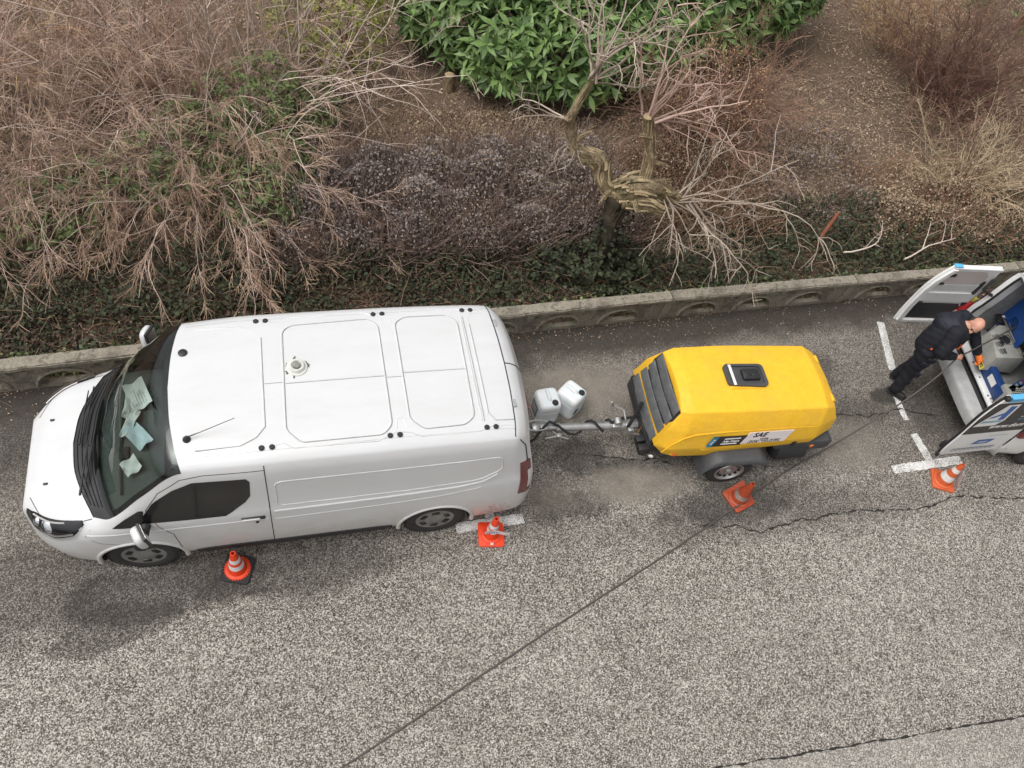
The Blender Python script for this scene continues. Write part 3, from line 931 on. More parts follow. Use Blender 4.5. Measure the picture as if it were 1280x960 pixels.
# side windows, quarter glass, door seams, handles, mouldings, panel pressings, lamps, mirrors on both flanks
for s_ in SIDES:
    rows = []
    win_low = lambda t: 1.115 if t < 1.85 else 1.115 + (t - 1.85) * .9
    zs = np.linspace(1.10, 1.70, 13)
    for z in zs:
        t0 = np.interp(z, [1.10, 1.16, 1.42, 1.60, 1.70], [1.10, 1.12, 1.27, 1.46, 1.64])
        t1 = np.interp(z, [1.10, 1.125, 1.30, 1.40, 1.66, 1.70], [1.86, 1.90, 2.06, 2.11, 2.13, 2.10])
        rows.append((z, t0, t1))
    g = flank_rows(b, s_, rows, 16, .003)
    V, F = grid_patch(g, 0, 0, (2.4, 0, .8))
    MB().add(V, F).build('side_window', M_GLOSSBLK, van, fix=False)
    dvd = MB().tube(flank_line(b, s_, [(1.60, 1.13), (1.66, 1.68)], .006), .012, 5)
    dvd.build('window_divider', M_BLACKPL, van)
    rim = [(rows[0][1], 1.10)] + [(r[1], r[0]) for r in rows] + [(r[2], r[0]) for r in rows[::-1]] + [(rows[0][1], 1.10)]
    MB().tube(flank_line(b, s_, rim, .002), .009, 5).build('window_seal', M_RUBBER, van)
    # black sail panel ahead of the door glass
    rows = [(z, np.interp(z, [1.06, 1.30], [.86, 1.13]), np.interp(z, [1.06, 1.30], [1.12, 1.17])) for z in np.linspace(1.06, 1.30, 8)]
    g = flank_rows(b, s_, rows, 8, .005)
    MB().add(*grid_patch(g, 0, 0, (2.4, 0, .8))).build('sail_panel', M_GLOSSBLK, van, fix=False)
    # door shut lines
    sm = MB()
    sm.tube(flank_line(b, s_, [(2.255, .42), (2.265, 1.2), (2.27, 1.86)], -.002), .006, 5)
    sm.tube(flank_line(b, s_, [(1.39, .46), (1.36, .85), (1.25, 1.05), (1.19, 1.3), (1.34, 1.56), (1.55, 1.745), (1.75, 1.785), (2.265, 1.80)], -.002), .005, 5)
    sm.tube(flank_line(b, s_, [(.66, 1.0), (.60, .92), (.70, .80), (.9, .74)], -.002), .004, 5)
    sm.build('door_seam', M_SEAM, van)
    # handle in its dished recess
    hd = MB(); y0 = b.side(2.1, 1.0)
    hd.box((2.10, -s_ * (y0 + .004), 1.0), (.22, .016, .055), bevel=.007)
    hd.build('handle_recess', M_BLACKPL, van)
    MB().box((2.08, -s_ * (y0 + .022), 1.005), (.17, .022, .030), bevel=.008).build('door_handle', simple('handle_silver', (.5, .5, .5), .35) if s_ > 0 else M_BLACKPL, van)
    MB().lathe([(.017, 0), (.015, .008), (.001, .009)], 12, (2.13, -s_ * (b.side(2.13, .91)), .91), (0, -s_, 0)).build('door_lock', M_GLOSSBLK, van)
    # lower protective moulding
    g = flank_rows(b, s_, [(.355, 1.58, 3.34), (.375, 1.52, 3.42), (.41, 1.50, 3.46), (.43, 1.62, 3.30)], 30, .012)
    MB().add(*grid_patch(g, 0, .02, (2.4, 0, .4))).build('side_moulding', M_BLACKPL, van)
    # pressed load panel with its crease, a shallow raised frame
    pr = MB()
    frame = chamfer([(2.34, 1.17), (2.34, 1.60), (4.50, 1.60), (4.54, 1.36), (4.30, 1.22), (3.6, 1.18)], .08, 4)
    pr.tube(flank_line(b, s_, frame + [frame[0]], -.003), .009, 6)
    pr.tube(flank_line(b, s_, [(2.30, 1.085), (3.3, 1.10), (4.1, 1.13), (4.35, 1.17), (4.5, 1.28)], -.012), .022, 8)
    pr.tube(flank_line(b, s_, [(2.30, .93), (3.3, .96), (3.9, 1.0), (4.35, 1.08)], -.009), .014, 8)
    pr.tube(flank_line(b, s_, [(.62, .93), (1.0, .965), (2.24, .95)], -.011), .017, 8)
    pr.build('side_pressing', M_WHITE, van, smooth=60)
    # flared lips round the wheel arches
    for t in (1.0, 3.933):
        ar = MB()
        A = [(t + .405 * math.cos(a), .345 + .405 * math.sin(a)) for a in np.linspace(math.pi * 1.03, -.03 * math.pi, 26)]
        ar.tube([(q[0], -s_ * (b.side(q[0], max(.43, q[1])) - .012), q[1]) for q in A], .026, 8)
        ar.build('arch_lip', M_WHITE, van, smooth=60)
    # head lamp: dark bowl, bright reflector and clear cover
    def nose(f, h):                       # along the lamp f 0..1, across h 0..1, on the corner of the body
        i = int(round(1 + f * (iD - 2) * .93)); i = min(i, iD)
        jj = b.vi(3) + h * (b.vi(6) - b.vi(3))
        j = int(jj); k = jj - j
        p = b.P[i, j] * (1 - k) + b.P[i, min(j + 1, b.P.shape[1] - 1)] * k
        return np.array([p[0], -s_ * p[1], p[2]])
    rowsL = []
    for f in np.linspace(.10, .97, 20):
        lo = np.interp(f, [.10, .35, .65, .9, .97], [.66, .47, .45, .58, .84]); hi = np.interp(f, [.10, .3, .7, .97], [.80, .90, .93, .93])
        rowsL.append([nose(f, h) for h in np.linspace(lo, hi, 8)])
    g = np.array(rowsL)
    bowl = MB().add(*grid_patch(g, .003, 0, (2.4, 0, .8))).build('headlamp', M_GLOSSBLK, van, fix=False)
    g2 = np.array(rowsL)
    cen = lambda a, c: (g2[a, c])
    outw = np.array([-.35, -s_ * .6, .7]); outw /= np.linalg.norm(outw)
    for (a, c, r_) in ((10, 4, .070), (6, 4, .045)):
        MB().lathe([(r_, .0), (r_ * .95, .012), (r_ * .7, .02), (r_ * .3, .024), (.001, .025)], 20, tuple(cen(a, c) - outw * .012), tuple(outw), caps=False).build('lamp_reflector', M_CHROME, bowl)
    MB().tube([tuple(g2[a, 6] + outw * .004) for a in range(4, 17)], .009, 6).build('running_light', M_CLEARLENS, bowl)
    MB().tube([tuple(g2[a, 1] + outw * .004) for a in range(9, 18)], .010, 6).build('indicator_strip', M_CLEARLENS, bowl)
    MB().add(*grid_patch(g, .030, 0, (2.4, 0, .8))).build('lamp_cover', M_LAMPGLASS, bowl, fix=False)
    # door mirror: white shell, black rim, glass, black arm
    mt = MB()
    M0 = Matrix.Translation((1.14, -s_ * (1.09 if s_ > 0 else 1.15), 1.19)) @ Euler((s_ * .12, -.10, s_ * .38)).to_matrix().to_4x4()
    bm = bmesh.new(); bmesh.ops.create_uvsphere(bm, u_segments=18, v_segments=12, radius=1)
    for v in bm.verts:
        c = v.co
        sgn = lambda q, e: math.copysign(abs(q) ** e, q)
        v.co = Vector((sgn(c.x, .75) * (.065 if c.x < 0 else .03), sgn(c.y, .55) * .095, sgn(c.z, .6) * .145))
    mt.bm(bm, M0)
    mir = mt.build('mirror', M_WHITE, van, smooth=60)
    MB().bm(_q := (lambda m: (bmesh.ops.create_cube(m, size=1), m)[1])(bmesh.new()), M0 @ Matrix.Translation((.030, 0, 0)) @ Matrix.Diagonal((.025, .17, .27, 1))).build('mirror_rim', M_BLACKPL, mir)
    MB().bm((lambda m: (bmesh.ops.create_cube(m, size=1), m)[1])(bmesh.new()), M0 @ Matrix.Translation((.044, 0, 0)) @ Matrix.Diagonal((.004, .145, .235, 1))).build('mirror_glass', M_CHROME, mir)
    MB().tube([(1.16, -s_ * .93, 1.09), (1.15, -s_ * 1.02, 1.08), (1.15, -s_ * 1.12, 1.10)], [.045, .035, .03], 8).build('mirror_arm', M_BLACKPL, mir)
    # tail lamp standing on the rear corner
    g = []
    i0, i1 = b.ui('K') + 5, b.ui('L') + 6
    for z in np.linspace(.80, 1.40, 12):
        row = []
        for i in range(i0, i1 + 1):
            r_ = b.P[i, b.vi(2):b.vi(7) + 1]
            row.append((np.interp(z, r_[:, 2], r_[:, 0]), -s_ * np.interp(z, r_[:, 2], r_[:, 1]), z))
        g.append(row)
    g = np.array(g)
    tl = MB().add(*grid_patch(g, .010, .015, (2.4, 0, .8))).build('tail_lamp', M_RED, van)
    mid = g[2:-3, 5:11]
    MB().add(*grid_patch(mid, .014, 0, (2.4, 0, .8))).build('reversing_lens', M_CLEARLENS, tl)
    for t in (1.0, 3.933):
        add_wheel(van, t, s_, steer=R(-3) if t < 2 else 0)
    # pairs of roof rack plugs
    for t in (2.31, 3.45, 4.37):
        for d in (-.045, .045):
            MB().lathe([(.026, 0), (.026, .010), (.02, .016), (.001, .017)], 14, (t + d, -s_ * .71, b.top(t + d, .71) + .001), (0, 0, 1)).build('roof_plug', M_BLACKPL, van)
    # roof edge channel
    rc = MB()
    rc.tube(top_line(b, [(1.62, s_ * .715), (2.0, s_ * .735), (4.60, s_ * .73)], -.004), .005, 5)
    rc.build('roof_channel', M_SEAMG, van)

# roof pressings: raised frames of the three roof panels and the cross rails
pr = MB()
def raised(poly, r=.07, rad=.009):
    c = chamfer(poly, r, 5)
    pr.tube(top_line(b, c + [c[0]], -.003), rad, 6)
pr_lines = [
    [(2.50, -.56), (2.58, -.63), (3.34, -.655), (3.43, -.56), (3.43, .60), (3.34, .69), (2.60, .69), (2.48, .56)],
    [(3.60, -.58), (3.70, -.655), (4.14, -.655), (4.24, -.56), (4.22, .58), (4.12, .66), (3.72, .67), (3.60, .56)],
]
for q in pr_lines: raised(q, .05)
pr.tube(top_line(b, [(2.10, -.66), (2.22, -.60), (2.30, -.50), (2.30, .50), (2.22, .60), (2.08, .665), (1.70, .66)], -.003), .009, 6)
pr.tube(top_line(b, [(1.66, -.655), (2.10, -.66)], -.003), .009, 6)
pr.tube(top_line(b, [(4.62, -.66), (4.40, -.66), (4.36, -.56), (4.36, .56), (4.42, .64), (4.60, .64)], -.003), .008, 6)
pr.tube(top_line(b, [(4.29, -.68), (4.29, .64)], -.004), .010, 6)
for s_ in SIDES:
    pr.tube(top_line(b, [(2.34, s_ * .70), (2.46, s_ * .68), (2.54, s_ * .735), (3.30, s_ * .745), (3.46, s_ * .68), (3.58, s_ * .69), (3.70, s_ * .74), (4.26, s_ * .735), (4.40, s_ * .69), (4.6, s_ * .70)], -.004), .009, 6)
    pr.tube(top_line(b, [(3.47, s_ * .66), (3.49, s_ * .54), (3.55, s_ * .54), (3.57, s_ * .66)], -.004), .008, 6)
pr.tube(top_line(b, [(2.50, .05), (3.43, .05)], -.004), .007, 6)
pr.tube(top_line(b, [(3.60, .03), (4.23, .03)], -.004), .007, 6)
pr.build('roof_pressing', M_WHITE, van, smooth=60)
sl = MB()
def shifted(q, dx): return [(a + dx, c) for a, c in q]
for q in pr_lines:
    c = chamfer(q, .05, 5)
    sl.tube(top_line(b, c + [c[0]], -.0025), .0065, 4)
sl.tube(top_line(b, [(2.30, -.50), (2.30, .50), (2.22, .60), (2.08, .665), (1.70, .67)], -.001), .0042, 4)
sl.tube(top_line(b, [(2.50, .062), (3.43, .062)], -.001), .0035, 4)
sl.tube(top_line(b, [(3.60, .042), (4.23, .042)], -.001), .0035, 4)
sl.tube(top_line(b, [(2.31, .045), (2.48, .045)], -.001), .0035, 4)
sl.tube(top_line(b, [(3.44, .08), (3.59, .08)], -.001), .0035, 4)
sl.tube(top_line(b, [(4.36, -.52), (4.36, .56), (4.42, .64), (4.60, .64)], -.001), .0040, 4)
sl.tube(top_line(b, [(4.305, -.62), (4.305, .64)], -.001), .0045, 4)
for v in sl.v: pass
sl_o = sl.build('roof_sealer', M_SEAMG, van)
for o_ in (sl_o,): o_.location = (.009, -.004, .003)
# rear door shut lines, hinges, high brake lamp, bumper, towing socket
sm = MB()
sm.tube(top_line(b, [(4.60, -.80), (4.615, -.68), (4.635, -.3), (4.64, 0), (4.635, .3), (4.615, .68), (4.60, .80)], -.001), .007, 5)
iK, iM = b.ui('K'), b.ui('M')
sm.tube([(p[0], 0, p[2] + .001) for p in b.P[iK:iM + 1, -1]] + [(4.86, 0, 1.6), (4.91, 0, 1.1), (4.945, 0, .6)], .006, 5)
for s_ in SIDES:
    sm.tube([(4.60, -s_ * .80, b.top(4.60, .80)), (4.66, -s_ * .815, 1.80), (4.735, -s_ * .81, 1.68), (4.80, -s_ * .84, 1.40)], .006, 5)
sm.build('rear_door_seam', M_SEAM, van)
for y in (-.52, .47):
    MB().box((4.645, -y, b.top(4.64, y) + .004), (.035, .09, .014), bevel=.004).build('door_hinge', M_SEAMG, van)
for k in (-1, 1):
    MB().box((4.853, k * .205, 1.655), (.03, .375, .045), (0, R(-20), k * R(-2)), bevel=.012).build('high_brake_lamp', M_RED, van)
bp = []
for y in np.linspace(-.86, .86, 21):
    e = (abs(y) / .86) ** 6
    bp.append([(4.93 - .16 * e, y, .60), (5.015 - .17 * e, y, .595), (5.04 - .18 * e, y, .57), (5.045 - .18 * e, y, .45), (5.01 - .17 * e, y, .33), (4.90 - .15 * e, y, .31)])
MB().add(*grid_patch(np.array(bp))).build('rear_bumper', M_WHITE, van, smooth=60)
tb = MB()
tb.tube([(4.95, 0, .36), (5.12, 0, .36), (5.16, 0, .40), (5.16, 0, .46)], .022, 8)
tb.lathe([(.001, 0), (.018, .004), (.025, .02), (.018, .042), (.001, .05)], 14, (5.16, 0, .445))
tb.build('tow_ball', M_STEEL, van)
# aerial, round blanking cap, roof ventilator, washer jets
an = MB(); z0 = b.top(1.64, .55)
an.lathe([(.036, 0), (.034, .012), (.018, .035), (.010, .045), (.001, .048)], 16, (1.64, -.55, z0))
an.build('aerial_base', M_BLACKPL, van)
MB().tube([(1.645, -.55, z0 + .04), (1.75, -.53, z0 + .065), (2.06, -.475, z0 + .17)], [.007, .0042, .0032], 6).build('aerial_mast', M_BLACKPL, van)
MB().lathe([(.042, 0), (.042, .010), (.032, .016), (.001, .017)], 20, (1.60, .38, b.top(1.6, .38))).build('blanking_cap', M_BLACKPL, van)
zv = b.top(2.62, -.1)
vp = MB().lathe([(.098, 0), (.098, .014), (.078, .018), (.074, .034), (.066, .048), (.052, .05), (.048, .036), (.001, .034)], 30, (2.62, .105, zv - .002))
vent = vp.build('roof_ventilator', simple('aged_white_plastic', (.62, .62, .57), .55, var=.15, scale=20), van)
MB().lathe([(.040, .0), (.040, .030), (.034, .044), (.001, .047)], 20, (2.62, .105, zv + .012)).build('ventilator_core', simple('grey_mesh', (.23, .23, .21), .7, var=.4, scale=60), vent)
gk = MB(); rng = random.Random(9)
for k in range(26):
    a = rng.uniform(0, 6.28); r_ = rng.uniform(.088, .118)
    gk.box((2.62 + math.cos(a) * r_, .105 + math.sin(a) * r_, b.top(2.62, .1) + .003), (rng.uniform(.012, .03), .012, .012), (0, 0, a + rng.uniform(-.6, 2)), bevel=.003)
tag(gk.build('dirty_sealant', simple('dirty_sealant', (.16, .15, .12), .9, var=.5, scale=30), vent), kind='stuff')
for y in (-.34, .36):
    MB().box((.25, -y, b.top(.25, y) + .006), (.045, .022, .014), bevel=.005).build('washer_jet', M_BLACKPL, van)
# bonnet shut line and front bumper line
for s_ in SIDES:
    sm = MB()
    sm.tube(top_line(b, [(.10, s_ * .44), (.20, s_ * .63), (.33, s_ * .745), (.50, s_ * .80), (.69, s_ * .80)], .000), .004, 5)
    sm.build('bonnet_seam', M_SEAM, van)
# wheel-arch orange scuff on the rear quarter: a rubbed-off smear of cone plastic
sc_m = NT('orange_scuff'); _n = sc_m.noise(16, 5, .75)
_t = sc_m.n('ShaderNodeBsdfTransparent'); _d = sc_m.n('ShaderNodeBsdfPrincipled'); _d.inputs['Base Color'].default_value = (.72, .22, .12, 1); _d.inputs['Roughness'].default_value = .5
_mx = sc_m.n('ShaderNodeMixShader'); sc_m.l(sc_m.ramp(_n, [(.46, 0.0), (.66, .42)]), _mx.inputs[0]); sc_m.l(_t.outputs[0], _mx.inputs[1]); sc_m.l(_d.outputs[0], _mx.inputs[2]); sc_m.l(_mx.outputs[0], sc_m.out.inputs[0])
for rows, nm in (([(.40, 4.40, 4.74), (.46, 4.42, 4.78), (.55, 4.45, 4.72), (.64, 4.50, 4.66)], 'paint_scuff'),):
    MB().add(*grid_patch(flank_rows(b, 1, rows, 14, .0015))).build(nm, sc_m.m, van)

# window stickers and the papers lying on the dashboard
def onscreen(i, j): return full[i, j]
st1 = simple('sticker_green', (.55, .72, .30), .5); st2 = simple('sticker_teal', (.42, .70, .68), .5)
def sticker(ci, cj, w, mat, rnd):
    c = full[ci, cj]; du = full[ci + 1, cj] - full[ci - 1, cj]; du /= np.linalg.norm(du)
    dv_ = full[ci, cj + 1] - full[ci, cj - 1]; dv_ -= du * (dv_ @ du); dv_ /= np.linalg.norm(dv_)
    nn = np.cross(du, dv_); 
    if nn[2] < 0: nn = -nn
    k = 20 if rnd else 4
    V = [c - nn * .006 + (du * math.cos(2 * math.pi * (q + .5) / k) + dv_ * math.sin(2 * math.pi * (q + .5) / k)) * w for q in range(k)]
    MB().add(V, [tuple(range(k))]).build('window_sticker', mat, van, fix=False)
sticker(7, m_ - 4, .042, st1, True); sticker(5, m_ - 5, .035, st2, False); sticker(4, m_ - 3, .03, st2, False)

def paper(name, label, cx, cy, w, h, rz, seed, z=1.165, tilt=0.0, mat=M_PAPER, lines=True, cat='paper', group=None):
    rng = random.Random(seed)
    o = thing(name, label, cat, (-2.686 + cx, 4.356 + cy, z), rz, group)
    g = [[(w * (i / 6 - .5), h * (j / 6 - .5), .022 * math.sin(i * 1.3 + seed) * math.cos(j * 1.1) + tilt * (i / 6) ** 2) for j in range(7)] for i in range(7)]
    MB().add(*grid_patch(np.array(g), 0, .0012, (0, 0, -1))).build('sheet', mat, o)
    if lines:
        lb = MB()
        for k in range(6):
            x0 = -w * .38 + w * .76 * k / 6
            L = h * rng.uniform(.3, .7)
            p = [(x0 + dx, -h * .38 + L * q / 5, .004 + .022 * math.sin((x0 / w + .5) * 6 * 1.3 + seed) * math.cos((-.38 + L / h * q / 5 + .5) * 6 * 1.1) + tilt * (x0 / w + .5) ** 2) for q in range(6) for dx in (0, .005)]
            lb.add(p, [(2 * q, 2 * q + 1, 2 * q + 3, 2 * q + 2) for q in range(5)])
        lb.build('printed_lines', M_PRINT, o, fix=False)
    return o
M_PBLUE = simple('paper_blue', (.62, .74, .80), .8, var=.1)
paper('paper_sheet', 'printed sheet leaning furthest from the road on the dashboard of the left van', 1.06, .44, .20, .33, .35, 1, 1.20, .05)
paper('paper_sheet', 'narrow printed form half under the far sheet on the van dashboard', .99, .36, .12, .32, -.1, 2, 1.182)
paper('paper_sheet', 'crumpled pale paper behind the middle of the windscreen', 1.00, .12, .11, .30, -.3, 3, 1.195, .03, M_PAPER, False)
paper('folder', 'pale blue folder lying askew on the dashboard of the left van', 1.07, -.03, .16, .30, .65, 4, 1.215, .03, M_PBLUE, False, 'folder')
paper('paper_sheet', 'rumpled white paper nearest the steering wheel behind the windscreen', 1.03, -.36, .15, .17, .5, 6, 1.20, .04, M_PAPER, False)
# ------------------------------------------------------------------ yellow towable compressor
def yellow_mat():
    t = NT('compressor_yellow')
    a = t.noise(2.6, 6, .7); b_ = t.noise(30, 4, .7); d = t.noise(9, 5, .7)
    c = t.mix(t.ramp(d, [(.35, 0.0), (.7, .8)]), (.88, .52, .034), (.80, .43, .026))
    c = t.mix(t.ramp(b_, [(.54, 0.0), (.72, .38)]), c, (.52, .31, .07))
    c = t.mix(t.ramp(a, [(.48, 0.0), (.72, .35)]), c, (.60, .37, .08))
    return t.bsdf(c, t.ramp(d, [(.3, .45), (.7, .62)]), 0, t.bump(b_, .08, .004), Specular_IOR_Level=.3)
M_YEL = yellow_mat()
M_GREYPL = simple('dark_grey_plastic', (.060, .061, .065), .55, var=.25, scale=8, bump=.25, bscale=180)
M_LOUVRE = simple('dusty_louvre', (.115, .117, .12), .6, var=.4, scale=14, bump=.3, bscale=180)
M_DKSTEEL = simple('black_steel', (.022, .022, .023), .6, var=.3)
M_STICK = simple('sticker_pale', (.66, .60, .59), .55, var=.06)
M_INK = simple('sticker_ink', (.015, .015, .02), .6)
M_BLUEST = simple('sticker_blue', (.02, .16, .27), .5)
M_STWHITE = simple('sticker_white', (.74, .72, .70), .55)

comp = thing('air_compressor', 'yellow towable compressor with a dark louvred front, standing behind the white van', 'compressor', (5.0, 4.37, 0), R(-3.3))
ST = [
 [(-.95,.57,0.500),(-1.075,.53,0.660),(-1.02,.50,0.935),(-.905,.42,1.200),(-.885,.20,1.230),(-.88,0,1.235)],
 [(-.82,.61,0.500),(-.93,.625,0.700),(-.80,.565,0.985),(-.78,.455,1.230),(-.765,.22,1.267),(-.76,0,1.275)],
 [(-.24,.63,0.500),(-.26,.645,0.720),(-.24,.575,1.000),(-.24,.465,1.240),(-.24,.22,1.280),(-.24,0,1.290)],
 [(-.08,.63,0.595),(-.08,.64,0.740),(-.08,.575,1.000),(-.08,.465,1.240),(-.08,.22,1.280),(-.08,0,1.290)],
 [(.93,.585,0.630),(.95,.595,0.760),(.92,.55,0.990),(.93,.45,1.215),(.935,.22,1.252),(.94,0,1.260)],
 [(1.15,.46,0.630),(1.22,.465,0.740),(1.205,.44,0.945),(1.09,.405,1.135),(1.105,.20,1.165),(1.11,0,1.170)],
]
def hull(nets):
    nk = len(nets[0]); V, F = [], []
    def vid(i, k, s_): return (i * (2 * nk - 1)) + (k if s_ > 0 else (2 * nk - 2 - k))
    for st in nets:
        V += [(x, -y, z) for x, y, z in st] + [(x, y, z) for x, y, z in st[-2::-1]]
    w = 2 * nk - 1
    for i in range(len(nets) - 1):
        for k in range(w - 1):
            F.append((i * w + k, (i + 1) * w + k, (i + 1) * w + k + 1, i * w + k + 1))
        F.append((i * w + w - 1, (i + 1) * w + w - 1, (i + 1) * w, i * w))
    F.append(tuple(range(w))); F.append(tuple((len(nets) - 1) * w + k for k in range(w - 1, -1, -1)))
    return V, F
V, F = hull(ST)
me = bpy.data.meshes.new('hood'); me.from_pydata(V, [], F)
bm = bmesh.new(); bm.from_mesh(me); bmesh.ops.recalc_face_normals(bm, faces=bm.faces[:])
sharp = [e for e in bm.edges if len(e.link_faces) == 2 and e.calc_face_angle(0) > R(9)]
bmesh.ops.bevel(bm, geom=sharp, offset=.017, segments=3, profile=.5, affect='EDGES', clamp_overlap=True)
bm.to_mesh(me); bm.free()
me.materials.append(M_YEL); me.polygons.foreach_set('use_smooth', [True] * len(me.polygons)); me.set_sharp_from_angle(angle=R(28))
hood = link('hood', me, comp)
# recessed flank panel with a soft raised border, ridge below the stickers
for s_ in SIDES:
    mb = MB()
    mb.tube([(-1.0, -s_ * .598, .60), (-.93, -s_ * .606, .78), (-.82, -s_ * .594, .90), (-.68, -s_ * .586, .955), (-.24, -s_ * .578, .985), (.40, -s_ * .565, .982), (.88, -s_ * .552, .968)], .008, 6)
    rg = [(-.54, .622, .70), (.55, .595, .80), (.55, .60, .775), (-.54, .632, .675)]
    mb.add([(x, -s_ * (y + .012), z) for x, y, z in rg] + [(x, -s_ * (y - .03), z) for x, y, z in rg], [(0, 1, 2, 3), (7, 6, 5, 4), (0, 4, 5, 1), (1, 5, 6, 2), (2, 6, 7, 3), (3, 7, 4, 0)])
    mb.build('flank_ridge', M_YEL, comp, smooth=50)
    MB().lathe([(.036, 0), (.032, .010), (.018, .016), (.001, .017)], 16, (-.83, -s_ * .612, .565), (0, -s_, .2)).build('side_reflector', M_AMBER, comp)
    MB().lathe([(.055, -.02), (.055, .0), (.045, .006), (.001, .007)], 16, (-.83, -s_ * .605, .58), (0, -s_, .3)).build('reflector_boss', M_YEL, comp)
# raised centre of the lid
rc = MB()
P_ = [(-.30, .215, 1.282), (.98, .235, 1.20), (.98, -.235, 1.20), (-.30, -.215, 1.282)]
q = [(x + (.05 if x < 0 else -.0), y * .86, z + .026) for x, y, z in P_]
rc.add([*[(x, y, z - .03) for x, y, z in P_], *q], [(4, 5, 6, 7), (0, 1, 5, 4), (1, 2, 6, 5), (2, 3, 7, 6), (3, 0, 4, 7)])
rc.build('lid_ridge', M_YEL, comp, smooth=20)
for s_ in SIDES:
    for x in (-.60, .70):
        MB().box((x, -s_ * .605, .66), (.05, .02, .085), bevel=.006).build('hood_latch', M_BLACKPL, comp)
for y in (-.28, .28):
    MB().box((1.085, y, 1.16), (.05, .10, .03), (0, R(35), 0), bevel=.006).build('hood_hinge', M_YEL, comp)
# black filler recess
ex = thing('filler_recess', None, None); ex.parent = comp; ex.location = (-.03, -.02, 1.298); ex.rotation_euler = (0, R(2), 0); ex.scale = (1.12, 1.05, 1)
poly = chamfer([(-.235, -.135), (.225, -.15), (.225, .15), (-.235, .15)], .06, 5)
mb = MB()
n_ = len(poly)
inn = [(x * .83, y * .80) for x, y in poly]
V = [(x, y, -.01) for x, y in poly] + [(x, y, .022) for x, y in poly] + [(x, y, .022) for x, y in inn] + [(x, y, .002) for x, y in inn]
F = [(i + a * n_, (i + 1) % n_ + a * n_, (i + 1) % n_ + (a + 1) * n_, i + (a + 1) * n_) for a in range(3) for i in range(n_)] + [tuple(3 * n_ + i for i in range(n_))]
mb.add(V, F).build('recess_frame', M_GREYPL, ex)
MB().box((-.165, 0, .026), (.032, .27, .012), (0, 0, 0), bevel=.004).build('white_strip', M_STWHITE, ex)
hp = MB().box((.045, 0, .03), (.20, .14, .05), bevel=.018, seg=3)
hp.lathe([(.040, 0), (.034, .006), (.001, .007)], 18, (.005, 0, .054)); hp.lathe([(.040, 0), (.034, .006), (.001, .007)], 18, (.085, 0, .054))
hp.build('handle_pad', M_BLACKPL, ex)
# front louvres stepping down the sloping face
gp = MB()
gp.add([(-.915, -.42, 1.185), (-.915, .42, 1.185), (-1.112, .49, .56), (-1.112, -.49, .56)], [(0, 1, 2, 3)])
gp.build('grille_back', M_DKSTEEL, comp)
zz = np.linspace(1.185, .57, 5)
for k in range(4):
    z0, z1 = zz[k], zz[k + 1]
    x0 = np.interp(z0, [.55, 1.172], [-1.085, -.885]); x1 = np.interp(z1, [.55, 1.172], [-1.085, -.885])
    w0 = np.interp(z0, [.55, 1.172], [.455, .392]); w1 = np.interp(z1, [.55, 1.172], [.455, .392])
    g = []
    for s_, o in ((0, .030), (.03, .044), (.10, .046), (.45, .044), (.76, .040), (.80, .038), (.84, .022), (1.0, .020)):
        x = x0 + (x1 - x0) * s_; z = z0 + (z1 - z0) * s_; w = w0 + (w1 - w0) * s_
        g.append([(x - o - .014 * (1 - (y / w) ** 2), y, z + o * .3) for y in np.linspace(-w, w, 13)])
    MB().add(*grid_patch(np.array(g), 0, .01, (0, 0, .6))).build('louvre', M_LOUVRE, comp, smooth=60)
